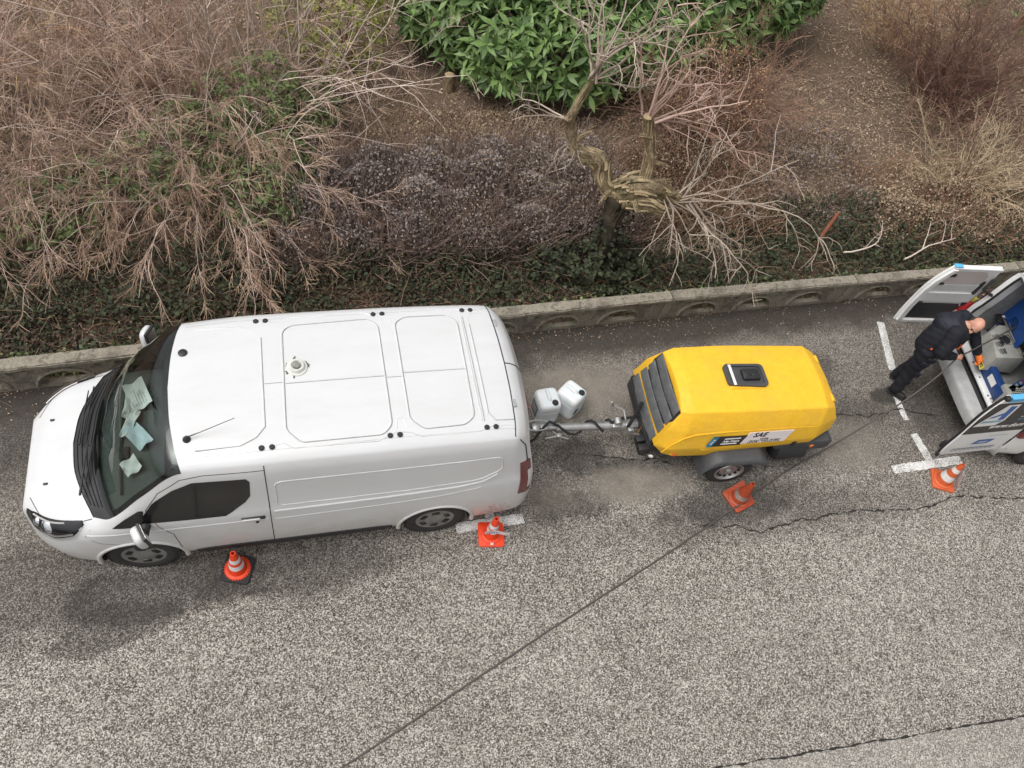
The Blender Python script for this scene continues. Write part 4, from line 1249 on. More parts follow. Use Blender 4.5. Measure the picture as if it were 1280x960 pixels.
# black plastic nose skirt, chassis, bumper with lamps
sk = MB()
sk.box((-1.04, 0, .47), (.16, .98, .16), bevel=.03)
sk.box((.05, 0, .43), (2.1, .84, .18), bevel=.015)
sk.box((-.60, -.565, .475), (.75, .05, .05), bevel=.01); sk.box((-.60, .565, .475), (.75, .05, .05), bevel=.01)
sk.build('chassis', M_DKSTEEL, comp)
rb = MB()
rb.prism([(.48, .54), (.62, .60), (1.20, .64), (1.27, .62), (1.27, .47), (1.22, .43), (.80, .43), (.62, .40)], 1.16, Matrix.Translation((0, .58, 0)) @ Matrix.Rotation(R(90), 4, 'X'), bevel=.015)
rb.build('rear_skirt', M_GREYPL, comp)
MB().box((1.17, .02, .70), (.12, .86, .16), (0, R(-12), 0), bevel=.03).build('rear_valance', M_GREYPL, comp)
for s_ in SIDES:
    MB().box((1.268, -s_ * .47, .545), (.02, .19, .10), bevel=.008).build('tail_lamp', M_RED, comp)
    MB().lathe([(.032, 0), (.028, .008), (.001, .010)], 16, (1.02, -s_ * .582, .53), (0, -s_, 0)).build('side_marker', M_AMBER, comp)
    # air receiver end behind the wheel
    MB().lathe([(.001, -.02), (.10, -.01), (.15, .03), (.155, .08), (.155, .40), (.12, .44)], 22, (.56, -s_ * .50, .39), (1, 0, 0)).build('receiver_tank', M_BLACKPL, comp)
    # mudguard
    pr_ = [(-.47, .30), (-.44, .46), (-.36, .585), (-.24, .635), (.20, .635), (.29, .60), (.37, .50), (.385, .40)]
    g = []
    for x, z in pr_: g.append([(x, -s_ * y, z + dz) for y, dz in ((.52, 0), (.70, 0), (.775, -.006), (.80, -.03), (.806, -.075))])
    g = np.array(g)
    # smooth along the arc
    gg = np.stack([pchip(np.arange(8), g[:, k], np.linspace(0, 7, 29)) for k in range(5)], 1)
    MB().add(*grid_patch(gg, 0, .012, (0, 0, .3))).build('mudguard', M_GREYPL, comp, smooth=50)
    r_, w_ = .285, .165
    ty = MB().lathe([(r_ * .62, -w_ * .44), (r_ * .70, -w_ * .5), (r_ * .88, -w_ * .52), (r_ * .97, -w_ * .44), (r_, -w_ * .3), (r_, w_ * .3), (r_ * .95, w_ * .48), (r_ * .6, w_ * .5), (r_ * .58, 0)], 36, axis=(0, 1, 0), caps=False, closed=True)
    wh = ty.build('wheel', M_TYRE, comp, loc=(-.045, -s_ * .675, .285), rot=(0, 0, 0 if s_ > 0 else math.pi))
    MB().lathe([(r_ * .66, -w_ * .46), (r_ * .645, -w_ * .54), (r_ * .60, -w_ * .54), (r_ * .55, -w_ * .40), (r_ * .47, -w_ * .30), (r_ * .36, -w_ * .36), (r_ * .24, -w_ * .38), (r_ * .19, -w_ * .30), (.001, -w_ * .30)], 36, axis=(0, 1, 0), caps=False).build('rim', M_STEEL, wh)
    sl_ = MB()
    for k in range(12):
        a = 2 * math.pi * k / 12
        sl_.box((math.cos(a) * r_ * .475, -w_ * .335, math.sin(a) * r_ * .475), (.032, .03, .036), (0, -a, 0), bevel=.006)
    tag(sl_.build('rim_slot', M_GLOSSBLK, wh), kind='stuff')
    MB().lathe([(.05, -w_ * .30), (.045, -w_ * .5), (.03, -w_ * .56), (.001, -w_ * .57)], 18, axis=(0, 1, 0), caps=False).build('hub_cap', M_STEEL, wh)
# chocks on the nose
for y in (-.36, -.48):
    c_ = MB().box((-1.17, y, .50), (.13, .085, .085), (0, 0, .1), bevel=.008); c_.box((-1.15, y - .01, .44), (.10, .07, .10), (0, .5, 0), bevel=.008)
    c_.build('wheel_chock', M_BLACKPL, comp)
MB().lathe([(.03, 0), (.025, .008), (.001, .009)], 12, (-1.08, -.575, .47), (-.5, -1, 0)).build('white_reflector', M_STWHITE, comp)
# drawbar with brake lever, coupling, breakaway cable
db = MB()
db.tube([(-.95, -.09, .40), (-1.42, -.09, .395)], .058, 10); db.tube([(-1.38, -.09, .395), (-2.16, -.09, .40)], .047, 14)
db.box((-1.40, -.09, .40), (.10, .12, .11), bevel=.012); db.box((-1.20, -.09, .42), (.16, .13, .06), bevel=.01)
db.tube([(-1.55, -.09, .395), (-1.48, -.09, .395)], .056, 12); db.tube([(-2.16, -.09, .40), (-2.10, -.09, .40)], .056, 12)
drawbar = db.build('drawbar', M_STEEL, comp)
hl = MB()
hl.tube([(-1.26, -.15, .44), (-1.16, -.04, .78)], [.022, .020], 8); hl.tube([(-1.20, -.085, .64), (-1.16, -.03, .80)], .027, 8)
hl.build('brake_lever', M_BLACKPL, comp)
cr = MB()
cr.tube([(-1.30, -.09, .45), (-1.30, -.09, .53), (-1.30, .03, .55), (-1.42, .09, .56)], .011, 6); cr.tube([(-1.42, .09, .55), (-1.46, .10, .62)], .015, 6)
cr.lathe([(.05, -.04), (.052, 0), (.05, .04)], 16, (-1.38, -.09, .47), (0, 1, 0)); cr.box((-1.24, -.20, .43), (.07, .05, .10), bevel=.006); cr.tube([(-1.2, -.22, .40), (-1.06, -.25, .40)], .009, 6)
cr.build('brake_linkage', M_STEEL, comp)
cp = MB()
cp.box((-2.24, -.09, .42), (.22, .085, .075), bevel=.02); cp.lathe([(.05, -.03), (.06, 0), (.052, .035), (.02, .05), (.001, .052)], 18, (-2.40, -.09, .42))
loop = [(-2.16 + .30 * (-.5 - .5 * math.cos(a)) - .08, -.09 + .058 * math.sin(a) * 1.2, .475) for a in np.linspace(-2.9, 2.9, 22)]
cp.tube(loop, .010, 6)
cp.tube([(-2.2, -.15, .42), (-2.12, -.22, .41), (-2.02, -.25, .40)], .009, 6); cp.tube([(-2.30, -.23, .40), (-2.14, -.21, .41)], .009, 6); cp.box((-2.13, -.205, .41), (.05, .05, .04), bevel=.006)
cp.build('coupling_head', M_STEEL, comp)
cb = MB()
def coil(c0, r_, a0, a1, pitch): return [(c0[0] + pitch * (a - a0), c0[1] + r_ * math.cos(a), c0[2] + r_ * math.sin(a)) for a in np.linspace(a0, a1, 26)]
cb.tube([(-2.62, -.28, .18), (-2.55, -.24, .26), (-2.42, -.20, .34), (-2.32, -.12, .47), (-2.24, -.06, .50), (-2.14, -.10, .47), (-2.0, -.17, .38), (-1.9, -.16, .34)] + coil((-1.86, -.09, .40), .068, 3.6, 8.2, .045) + [(-1.56, -.15, .37)] + coil((-1.56, -.09, .40), .069, 3.8, 8.0, .025) + [(-1.40, -.04, .45), (-1.1, -.02, .47)], .016, 6)
cb.build('tow_cable', M_RUBBER, comp)
ch = MB()
for k in range(13):
    f_ = k / 12
    p = Vector((-1.12 + .02 * math.sin(f_ * 5), -.17 - .05 * f_, .62 - .22 * f_))
    ch.lathe([(.012, -.004), (.016, 0), (.012, .004), (.008, 0)], 8, p, (1, 0, .3) if k % 2 else (0, 1, .3), closed=True, caps=False)
tag(ch.build('safety_chain', simple('brass_chain', (.55, .33, .06), .4, .5), comp), kind='stuff')
# stickers on the near flank, built as thin sheets lying on it
def flankM(x, z, y):                                                  # a frame on the sloped flank: u along x, v up the slope
    up = Vector((0, .28, 1)).normalized(); ax = Vector((1, 0.02, 0)).normalized(); nn = ax.cross(up)
    return Matrix((( ax.x, up.x, nn.x, x), (ax.y, up.y, nn.y, y), (ax.z, up.z, nn.z, z), (0, 0, 0, 1)))
def para(w, h, slant, M, name, mat, z=0.0, parent=comp):
    V = [M @ Vector(p) for p in ((-w / 2 - slant / 2, -h / 2, z), (w / 2 - slant / 2, -h / 2, z), (w / 2 + slant / 2, h / 2, z), (-w / 2 + slant / 2, h / 2, z))]
    W = [M @ Vector((*p, z - .012)) for p in ((-w / 2 - slant / 2, -h / 2), (w / 2 - slant / 2, -h / 2), (w / 2 + slant / 2, h / 2), (-w / 2 + slant / 2, h / 2))]
    return MB().add(V + W, [(0, 1, 2, 3), (4, 5, 1, 0), (5, 6, 2, 1), (6, 7, 3, 2), (7, 4, 0, 3)]).build(name, mat, parent, smooth=0)
M1 = flankM(-.265, .842, -.624)
pl_ = para(.43, .150, .065, M1, 'maker_plate', simple('plate_black', (.020, .020, .020), .45), .004)
para(.065, .150, .065, M1 @ Matrix.Translation((-.185, 0, 0)), 'plate_end', M_BLUEST, .006, pl_)
for dz in (.040, -.040):
    para(.205, .014, .006, M1 @ Matrix.Translation((.045 + dz * .4, dz, 0)), 'plate_stripe', M_STWHITE, .0065, pl_)
lettering('Atlas Copco', .042, M_STWHITE, pl_, M1 @ Matrix.Translation((.045, 0, .0065)), shear=.35, bold=.0007)
lettering('XAS 58', .030, M_STWHITE, pl_, M1 @ Matrix.Translation((-.185, 0, .0075)) @ Matrix.Rotation(R(62), 4, 'Z'), bold=.0006)
M2 = flankM(.245, .870, -.608)
pw = para(.575, .170, .085, M2, 'hire_plate', M_STICK, .004)
lettering('SAE', .098, M_INK, pw, M2 @ Matrix.Translation((-.115, .045, .0055)), shear=.45, bold=.0028, space=1.1)
lettering('MATERIEL', .026, M_INK, pw, M2 @ Matrix.Translation((-.03, -.022, .0055)), shear=.2, bold=.0003)
lettering('TRAVAUX PUBLICS - BATIMENT', .026, M_INK, pw, M2 @ Matrix.Translation((-.015, -.047, .0055)), bold=.0002, space=1.12)
lettering('VENTE - LOCATION', .034, M_INK, pw, M2 @ Matrix.Translation((-.03, -.070, .0055)), bold=.001, space=1.45)
# ------------------------------------------------------------------ jerrycans
M_JERRY = NT('white_polyethylene')
_j = M_JERRY.noise(7, 4)
M_JERRY = M_JERRY.bsdf(M_JERRY.mix(M_JERRY.ramp(_j, [(.35, 0.0), (.7, 1.0)]), (.80, .83, .84), (.72, .75, .76)), .38, 0, None, Subsurface_Weight=.25, Subsurface_Scale=.05)
def jerry(label, loc, rz):
    o = thing('jerrycan', label, 'jerrycan', loc, rz, 'white jerrycans standing by the drawbar')
    o.scale = (1.08, 1.06, 1.02)
    m = 40
    prof = [(0, .90), (.006, .955), (.025, .985), (.06, 1.0), (.18, 1.0), (.30, 1.0), (.335, .985), (.362, .93), (.380, .84), (.388, .72), (.386, .5), (.384, .2), (.384, .01)]
    V = []
    for z, k in prof:
        for j in range(m):
            a = 2 * math.pi * j / m; c_, s_ = math.cos(a), math.sin(a)
            e = .36
            V.append((.136 * k * math.copysign(abs(c_) ** e, c_), .148 * k * math.copysign(abs(s_) ** e, s_) , z))
    F = [(i * m + j, i * m + (j + 1) % m, (i + 1) * m + (j + 1) % m, (i + 1) * m + j) for i in range(len(prof) - 1) for j in range(m)]
    F += [tuple(range(m - 1, -1, -1))]
    cb = MB().add(V, F)
    for z in (.10, .25):                                              # moulded bands round the can
        cb.tube([(.134 * math.copysign(abs(math.cos(a)) ** .36, math.cos(a)), .146 * math.copysign(abs(math.sin(a)) ** .36, math.sin(a)), z) for a in np.linspace(0, 2 * math.pi, 49)], .005, 5)
    cb.build('can_body', M_JERRY, o, smooth=50)
    h = MB().tube([(0, .105, .372), (0, .09, .394), (0, .06, .398), (0, -.01, .398), (0, -.035, .392), (0, -.045, .37)], [.021, .023, .022, .022, .023, .021], 8, flat=1.2)
    h.build('grip', M_JERRY, o, smooth=60)
    MB().lathe([(.030, 0), (.030, .022)], 16, (.05, -.088, .365), caps=False).build('spout', M_JERRY, o)
    cp_ = MB().lathe([(.034, 0), (.035, .022), (.030, .028), (.001, .028)], 18, (.05, -.088, .380))
    for k in range(12):
        a = 2 * math.pi * k / 12; cp_.box((.05 + math.cos(a) * .035, -.088 + math.sin(a) * .035, .392), (.006, .006, .020), (0, 0, a))
    cp_.build('screw_cap', M_BLACKPL, o)
    return o
j1 = jerry('white jerrycan nearer the van, with a grey printed label on its left side', (2.87, 4.84, 0), R(4))
MB().box((-.1405, .0, .20), (.004, .16, .20), bevel=.0).build('can_label', simple('label_grey', (.20, .21, .22), .6, var=.4, scale=30), j1)
lb = MB()
for k in range(5): lb.box((-.1428, -.05 + .025 * k, .20 + .008 * (k % 2)), (.0012, .010, .13 - .02 * (k % 3)))
tag(lb.build('label_print', M_STWHITE, j1), kind='stuff')
j2 = jerry('white jerrycan nearer the compressor, with a small black mark low on its front', (3.20, 4.90, 0), R(38))
lb = MB()
lb.box((-.06, -.1505, .16), (.05, .004, .09), (0, .35, 0))
lb.build('black_mark', M_INK, j2)

# ------------------------------------------------------------------ traffic cones
def cone_mat(name, c0, fade):
    t = NT(name)
    d = t.noise(22, 5, .7)
    c = t.mix(t.ramp(d, [(.50, 0.0), (.72, fade)]), c0, (.10, .05, .03))
    return t.bsdf(c, .5)
M_OR1 = cone_mat('cone_orange', (.82, .060, .012), .25)
M_OR2 = cone_mat('cone_orange_faded', (.60, .115, .035), .3)
M_OR3 = cone_mat('cone_orange_dirty', (.37, .055, .018), .8)
M_BAND = simple('reflective_band', (.70, .66, .64), .5, var=.12, scale=18)
M_BANDD = simple('dirty_band', (.26, .20, .17), .8, var=.4, scale=20)

def cone(label, loc, rz, mat, base_mat, band_mat, h, rb_, sq, bands, tilt=(0, 0), base_h=.03, round_base=False, squash=1.0, dent=0.0, bent=0.0):
    o = thing('traffic_cone', label, 'traffic cone', loc, rz, 'traffic cones along the parking lane')
    p = MB()
    poly = chamfer([(-sq / 2, -sq / 2), (sq / 2, -sq / 2), (sq / 2, sq / 2), (-sq / 2, sq / 2)], .035, 4)
    p.prism(poly, base_h, None, bevel=.006)
    bs = p.build('cone_base', base_mat, o)
    if dent:
        for v in bs.data.vertices:
            v.co.z += dent * max(0, (v.co.x + v.co.y) / sq - .25) ** 2 * 4
    ax = lambda z: (tilt[0] * z + bent * z * z, tilt[1] * z)
    def ringR(z): return rb_ + (.028 - rb_) * (z / h) ** .93
    def rings(z0, z1, n, add=0.0, cap=False):
        V, F = [], []
        m = 32
        for i in range(n + 1):
            z = z0 + (z1 - z0) * i / n
            r_ = ringR(z) + add; ox, oy = ax(z)
            for j in range(m):
                a = 2 * math.pi * j / m
                V.append((ox + r_ * math.cos(a), oy + r_ * squash * math.sin(a), base_h + z))
        F = [(i * m + j, i * m + (j + 1) % m, (i + 1) * m + (j + 1) % m, (i + 1) * m + j) for i in range(n) for j in range(m)]
        return V, F
    b_ = MB()
    b_.add(*rings(0, h, 16))
    ox, oy = ax(h)
    r_ = .028; m = 32
    V = []
    for rr, zz in ((.028, 0), (.026, .006), (.019, .006), (.017, -.06), (.0005, -.065)):
        for j in range(m):
            a = 2 * math.pi * j / m
            V.append((ox + rr * math.cos(a), oy + rr * squash * math.sin(a), base_h + h + zz))
    b_.add(V, [(i * m + j, i * m + (j + 1) % m, (i + 1) * m + (j + 1) % m, (i + 1) * m + j) for i in range(4) for j in range(m)])
    # moulded collar at the foot
    V = []
    for rr, zz in ((rb_ + .030, .0), (rb_ + .030, .014), (rb_ + .020, .022), (rb_ - .002, .024)):
        for j in range(m):
            a = 2 * math.pi * j / m
            V.append((rr * math.cos(a), rr * math.sin(a), base_h - .002 + zz))
    b_.add(V, [(i * m + j, i * m + (j + 1) % m, (i + 1) * m + (j + 1) % m, (i + 1) * m + j) for i in range(3) for j in range(m)])
    cb_ = b_.build('cone_body', mat, o, smooth=45)
    MB().lathe([(.0005, 0), (.0165, .001)], 20, (ox, oy, base_h + h - .058), caps=False).build('cone_hole', M_GLOSSBLK, o)
    for z0, z1 in bands:
        MB().add(*rings(z0, z1, 5, .0018)).build('cone_band', band_mat, o, smooth=45)
    return o
c1 = cone('bright orange cone with two white bands on a square black foot by the van door', (-.84, 3.305, 0), R(-17), M_OR1, M_RUBBER, M_BAND, .42, .098, .30, [(.115, .195), (.245, .315)])
tb = MB()
for k in range(30):
    a = 2 * math.pi * k / 30
    tb.box((math.cos(a) * .131, math.sin(a) * .131, .036), (.014, .009, .010), (0, 0, a), bevel=.002)
tag(tb.build('foot_studs', M_OR1, c1), kind='stuff')
c2 = cone('orange cone with a printed white strip tied across it, by the van rear wheel', (1.90, 3.32, 0), R(-8), M_OR1, M_OR1, M_BAND, .42, .088, .295, [(.14, .20), (.23, .30)])
# ribbon tied round it
pb = []
for k in range(9):
    f_ = k / 8; x = -.085 + .27 * f_
    pb.append([(x - .02, -.092 + .015 * math.sin(f_ * 5) + .05 * (1 - f_) * .3, .20 + .05 * f_ + dz) for dz in (0.0, .035, .07)])
pb = np.array(pb)
rbn = MB().add(*grid_patch(pb, 0, .0015)).build('paper_strip', M_STICK, c2)
pp = MB()
for k in range(9):
    x = -.075 + .025 * k
    pp.box((x, -.0985 + .012 * math.sin((x + .085) / .27 * 5) + .01, .235 + .05 * (x + .085) / .27), (.012, .003, .026), (0, -.18, 0))
tag(pp.build('strip_print', simple('blue_ink', (.16, .17, .34), .7), c2), kind='stuff')
MB().box((0.0, -.128, .055), (.035, .004, .03), (-.6, 0, 0)).build('foot_sticker', M_STICK, c2)
c3 = cone('dirty bent orange cone with a curled foot, crossed by the hose near the compressor wheel', (5.065, 3.375, 0), R(18), M_OR3, M_OR3, M_BANDD, .40, .108, .31, [(.075, .15)], tilt=(.05, -.04), dent=.05, bent=-.12)
c4 = cone('faded orange cone with a white sheet on its side, below the open van door', (8.035, 3.255, 0), R(-24), M_OR2, M_OR2, M_BAND, .42, .105, .30, [(.09, .19), (.27, .34)])
g = []
for i in range(7):
    f_ = i / 6
    g.append([(.045 + .10 * f_ + .006 * math.sin(j), -.10 + .20 * j / 5 - .02 * f_, .36 - .26 * f_ + .02 * math.sin(j * 1.1 + f_ * 3)) for j in range(6)])
MB().add(*grid_patch(np.array(g), 0, .0015)).build('paper_sheet', M_STICK, c4)

# ------------------------------------------------------------------ the hose across the road
M_HOSE = simple('grey_hose', (.085, .072, .064), .6, var=.2, scale=12)
hp_ = [(9.62, 4.93, 1.16), (9.2, 4.80, 1.16), (8.75, 4.66, 1.10), (8.42, 4.565, 1.025), (8.31, 4.535, 1.0), (8.1, 4.42, .86), (7.75, 4.27, .62), (7.30, 4.12, .36), (6.85, 3.98, .16), (6.4, 3.84, .045), (6.0, 3.71, .016),
       (5.55, 3.52, .014), (5.30, 3.42, .035), (5.18, 3.36, .052), (5.05, 3.28, .056), (4.93, 3.235, .050), (4.8, 3.19, .022), (4.65, 3.12, .013), (4.29, 2.965, .012), (3.4, 2.595, .012), (2.4, 2.19, .012), (1.2, 1.69, .012), (.06, 1.215, .012), (-1.6, .55, .012), (-3.4, -.4, .012)]
cl = np.concatenate([[0], np.cumsum(np.linalg.norm(np.diff(np.array(hp_), axis=0), axis=1))])
hs = pchip(cl, np.array(hp_), np.linspace(0, cl[-1], 160))
tag(MB().tube(hs, .0105, 8).build('jetting_hose', M_HOSE, smooth=60), 'thin grey hose in the worker\'s hand, running slantwise across the road', 'hose')
# ------------------------------------------------------------------ service van at the right with open rear doors
NET2 = {k: [(t, y * 1.05, z) for t, y, z in v] for k, v in NETS.items()}
B2 = Body(NET2)
M_WHITE2 = paint_mat('service_van_paint', (.80, .805, .80), (.46, .42, .36), .45, .5)
M_INNER = simple('inner_panel_grey', (.68, .68, .68), .45, var=.08, scale=5)
M_INNERD = simple('inner_trim_dark', (.020, .020, .022), .5, var=.2)
M_BUMP = simple('bumper_grey', (.42, .42, .42), .55, var=.2, scale=9, bump=.1)
M_BLUE = simple('machine_blue', (.012, .045, .16), .4, var=.2, scale=10)
M_BLUEL = simple('livery_light_blue', (.10, .42, .72), .4, var=.05)
M_LIVD = simple('livery_dark', (.038, .034, .032), .4, var=.1)
M_LIVB = simple('livery_blue', (.035, .12, .36), .45, var=.1)
M_LIVW = simple('livery_white', (.74, .73, .72), .5, var=.05)
M_MACH = simple('machine_grey', (.30, .30, .275), .55, var=.2, scale=7, bump=.08)
M_FLOOR = simple('load_floor', (.20, .20, .19), .7, var=.25, scale=12)

svan = thing('service_van', 'white service van with both rear doors swung open, jetting gear packed inside', 'van', (8.83, 4.38, 0), R(-9))
iK2 = B2.ui('K') + 1
def reg2(i, j): return 1 if (i >= iK2 and j >= B2.vi(1)) else 0
me = shell_mesh(B2, [M_WHITE2, M_GLOSSBLK, M_RUBBER], reg2)
me = cut_arches(me, [(1.0, .345), (3.933, .345)], .385, [M_RUBBER])
drop_faces(me, {1})
# the rear cap is what remains beyond the tail section: remove it too, then turn the body so that its tail is at x = 0
bm = bmesh.new(); bm.from_mesh(me)
tK = 4.70
bmesh.ops.delete(bm, geom=[f for f in bm.faces if f.calc_center_median().x > tK - .02 and f.calc_center_median().z > .33], context='FACES')
for v in bm.verts: v.co = Vector((tK - v.co.x, -v.co.y, v.co.z))
bm.to_mesh(me); bm.free(); me.update()
link('body', me, svan)
def tail(v): return tK - v
# rear frame: white pillars and header round the opening, black seal inside it
sec = B2.P[iK2]                                                         # one section of the tail
out_pts = [(-p[1], p[2]) for p in sec[B2.vi(1):]]
out_pts = [(y, z) for y, z in out_pts]
loopO = out_pts + [(-y, z) for y, z in out_pts[-2::-1]]
cz = 1.1
def inset(q, d):
    y, z = q
    return (y * (1 - d / max(.3, abs(y))) if abs(y) > .3 else y * (1 - d / .9), z - d if z > 1.6 else (z + .27 if z < .5 else z))
loopI = [(max(-.93, min(.93, y * .90)), min(z, 1.83) if z > .62 else .62) for y, z in loopO]
fr = MB()
n_ = len(loopO)
x0 = [tail(p[0]) for p in sec[B2.vi(1):]]; x0 = x0 + x0[-2::-1]
V = [(x0[i] - .012, q[0], q[1]) for i, q in enumerate(loopO)] + [(x0[i] - .012, q[0], q[1]) for i, q in enumerate(loopI)] + [(x0[i] + .14, q[0], q[1]) for i, q in enumerate(loopI)]
F = [(i, i + 1, n_ + i + 1, n_ + i) for i in range(n_ - 1)] + [(n_ + i, n_ + i + 1, 2 * n_ + i + 1, 2 * n_ + i) for i in range(n_ - 1)]
fr.add(V, F).build('rear_frame', M_WHITE2, svan, smooth=45)
MB().tube([(x0[i] - .016, q[0], q[1]) for i, q in enumerate(loopI)], .016, 6).build('door_seal', M_INNERD, svan)
# load floor, inner walls and roof lining
fl = MB(); fl.box((1.6, 0, .60), (3.0, 1.80, .03), bevel=.005); fl.build('load_floor', M_FLOOR, svan)
iw = MB()
g = []
for x in np.linspace(.12, 3.0, 14):
    row = []
    for q in loopI: row.append((x, q[0] * 1.02, max(.62, q[1] * 1.0)))
    g.append(row)
iw.add(*grid_patch(np.array(g), 0))
iw.box((3.02, 0, 1.2), (.02, 1.8, 1.2))
iw.build('load_lining', simple('lining_grey', (.26, .26, .26), .8, var=.3), svan)
for y in (.86, -.86):
    for x in (.55, 1.15, 1.75):
        MB().box((x, y * .985, 1.15), (.06, .05, 1.05), (0, 0, 0), bevel=.01).build('wall_rib', M_WHITE2, svan)
# sill strip with fixings, bumper
sp = MB().box((.055, 0, .60), (.12, 1.72, .035), bevel=.008)
sp.build('sill_plate', M_WHITE2, svan)
for y in (-.62, -.42, -.25, .05, .30):
    MB().lathe([(.014, 0), (.012, .004), (.001, .005)], 12, (.045, y, .618)).build('sill_bolt', M_INNERD, svan)
for y in (-.50, -.33):
    MB().tube([(.06, y - .03, .62), (.06, y - .03, .655), (.06, y + .03, .655), (.06, y + .03, .62)], .008, 6).build('lashing_eye', M_INNERD, svan)
bp = []
for y in np.linspace(-1.0, 1.0, 25):
    e = (abs(y)) ** 5
    k = .03 * (y * y)
    bp.append([(-.02 + .10 * e, y, .50), (-.035 + .10 * e, y, .525), (-.19 + .20 * e + k, y, .53), (-.235 + .24 * e + k, y, .515), (-.25 + .25 * e + k, y, .48), (-.24 + .24 * e + k, y, .34), (-.10 + .15 * e, y, .30)])
MB().add(*grid_patch(np.array(bp))).build('rear_bumper', M_BUMP, svan, smooth=50)
MB().box((-.01, 0, .50), (.06, 1.76, .10), bevel=.01).build('bumper_gap', M_INNERD, svan)
for s_ in SIDES:
    g = np.array([[(.02 + .03 * k, -s_ * (np.interp(z, [.75, 1.4], [1.0, .965]) + .004 - .018 * (k == 0)), z) for k in range(5)] for z in np.linspace(.78, 1.35, 8)])
    tlp = MB().add(*grid_patch(g, 0, .03, (2, 0, 1))).build('tail_lamp', M_RED, svan)
    for t in (1.0, 3.933): add_wheel(svan, tail(t), s_, y=.84)

# ---- doors: built closed-flat in their own frame (x along the leaf from hinge to free edge, y outward normal, z up) then swung
def leaf_y(z): return -.07 * max(0, (z - .9)) ** 1.3                     # the leaf leans in towards the roof
def door(name, label_part, hinge, ang, mirror):
    w = .93; h0, h1 = (.56, 1.74) if mirror else (.43, 1.70)
    d = bpy.data.objects.new(name, None); col.objects.link(d); d.parent = svan
    d.location = (hinge[0], hinge[1], 0); d.rotation_euler = (0, 0, ang)
    if label_part: d['label'] = label_part
    m = -1 if mirror else 1
    top = lambda x: h1 - .03 * ((w - x) / w) ** 3 * 2
    left = lambda z: .0 + .08 * max(0, (z - 1.1) / .75) ** 1.5            # hinge edge follows the body side
    right = lambda z: w - .13 * max(0, (z - 1.2) / .5) ** 2 - .04 * max(0, (.75 - z) / .3) ** 2
    def skin(off, inset_, zs, n=10):
        g = []
        for z in zs:
            a, c = left(z) + inset_, right(z) - inset_
            g.append([(a + (c - a) * i / (n - 1), m * (leaf_y(z) + off), z) for i in range(n)])
        return np.array(g)
    zs = np.concatenate([np.linspace(h0, 1.0, 6), np.linspace(1.08, h1, 10)])
    o_ = skin(.0, 0, zs); i_ = skin(-.055, .0, zs)
    n1, n2 = o_.shape[:2]
    V = np.concatenate([o_.reshape(-1, 3), i_.reshape(-1, 3)]); k = n1 * n2
    F = [(a * n2 + c, a * n2 + c + 1, (a + 1) * n2 + c + 1, (a + 1) * n2 + c) for a in range(n1 - 1) for c in range(n2 - 1)]
    F += [tuple(q + k for q in f[::-1]) for f in F]
    for c in range(n2 - 1): F += [(c, c + k, c + 1 + k, c + 1), ((n1 - 1) * n2 + c, (n1 - 1) * n2 + c + 1, (n1 - 1) * n2 + c + 1 + k, (n1 - 1) * n2 + c + k)]
    for a in range(n1 - 1): F += [(a * n2, (a + 1) * n2, (a + 1) * n2 + k, a * n2 + k), (a * n2 + n2 - 1, a * n2 + n2 - 1 + k, (a + 1) * n2 + n2 - 1 + k, (a + 1) * n2 + n2 - 1)]
    mb = MB().add(V, F); 
    lf = mb.build('door_leaf', M_WHITE2, d, smooth=40)
    lf.modifiers.new('bevel', 'BEVEL').width = .012
    # black weather strip on the free edge
    MB().tube([(right(z) - .004, m * (leaf_y(z) - .03), z) for z in zs], .020, 6).build('edge_strip', M_WHITE2 if mirror else M_INNERD, d)
    def sheet_on(poly_rows, off, name_, mat, thick=.0, n=10):
        g = np.array([[(a + (c - a) * i / (n - 1), m * (leaf_y(z) + off), z) for i in range(n)] for z, a, c in poly_rows])
        return MB().add(*grid_patch(g, 0, thick)).build(name_, mat, d)
    return d, sheet_on, m, lf

far, onf, mf, lfF = door('rear_door', 'far rear door, its pale inner side turned to the road', (.05, 1.12), R(180 + 3), True)
near, onn, mn, lfN = door('rear_door', 'near rear door with dark livery band and lettering', (-.02, -.97), R(180 + 8), False)
# inner face of the far door: recessed panels, dark board, latches, stay arm (local y grows towards the road)
def inn(poly, name_, mat, off=-.058, thick=.006):
    return onf(poly, off, name_, mat, thick)
inn([(.62, .10, .84), (.70, .10, .86), (.86, .10, .86), (.95, .16, .86)], 'lower_board', M_INNERD, -.060)
inn([(1.02, .08, .88), (1.06, .07, .88), (1.17, .07, .88), (1.21, .09, .88)], 'door_rail', M_INNER, -.085, .03)
inn([(1.24, .12, .84), (1.30, .10, .86), (1.38, .12, .86)], 'door_panel', simple('door_inner_pale', (.60, .60, .60), .5), -.066)
inn([(1.40, .24, .80), (1.44, .16, .80), (1.58, .18, .76), (1.65, .26, .70)], 'door_window_blank', simple('blank_beige', (.55, .48, .46), .4, var=.06), -.064)
inn([(1.69, .06, .78), (1.73, .07, .77)], 'top_rail', M_INNER, -.075, .02)
for (x, z, w_, h_) in ((.74, 1.58, .14, .05), (.78, 1.40, .10, .035), (.82, 1.00, .10, .04), (.14, 1.33, .05, .26), (.10, .98, .06, .10), (.12, .66, .10, .05)):
    MB().box((x, -leaf_y(z) + .066, z), (w_, .03, h_), bevel=.008).build('door_latch', M_INNERD, far)
MB().tube([(.02, .10, 1.50), (.12, .16, 1.56), (.16, .18, 1.40), (.02, .25, 1.36), (-.22, .22, 1.44), (-.30, .12, 1.52)], .024, 8).build('door_stay', M_RUBBER, far)
MB().box((.86, .045, .575), (.05, .06, .05), bevel=.01).build('rubber_stop', M_INNERD, far)
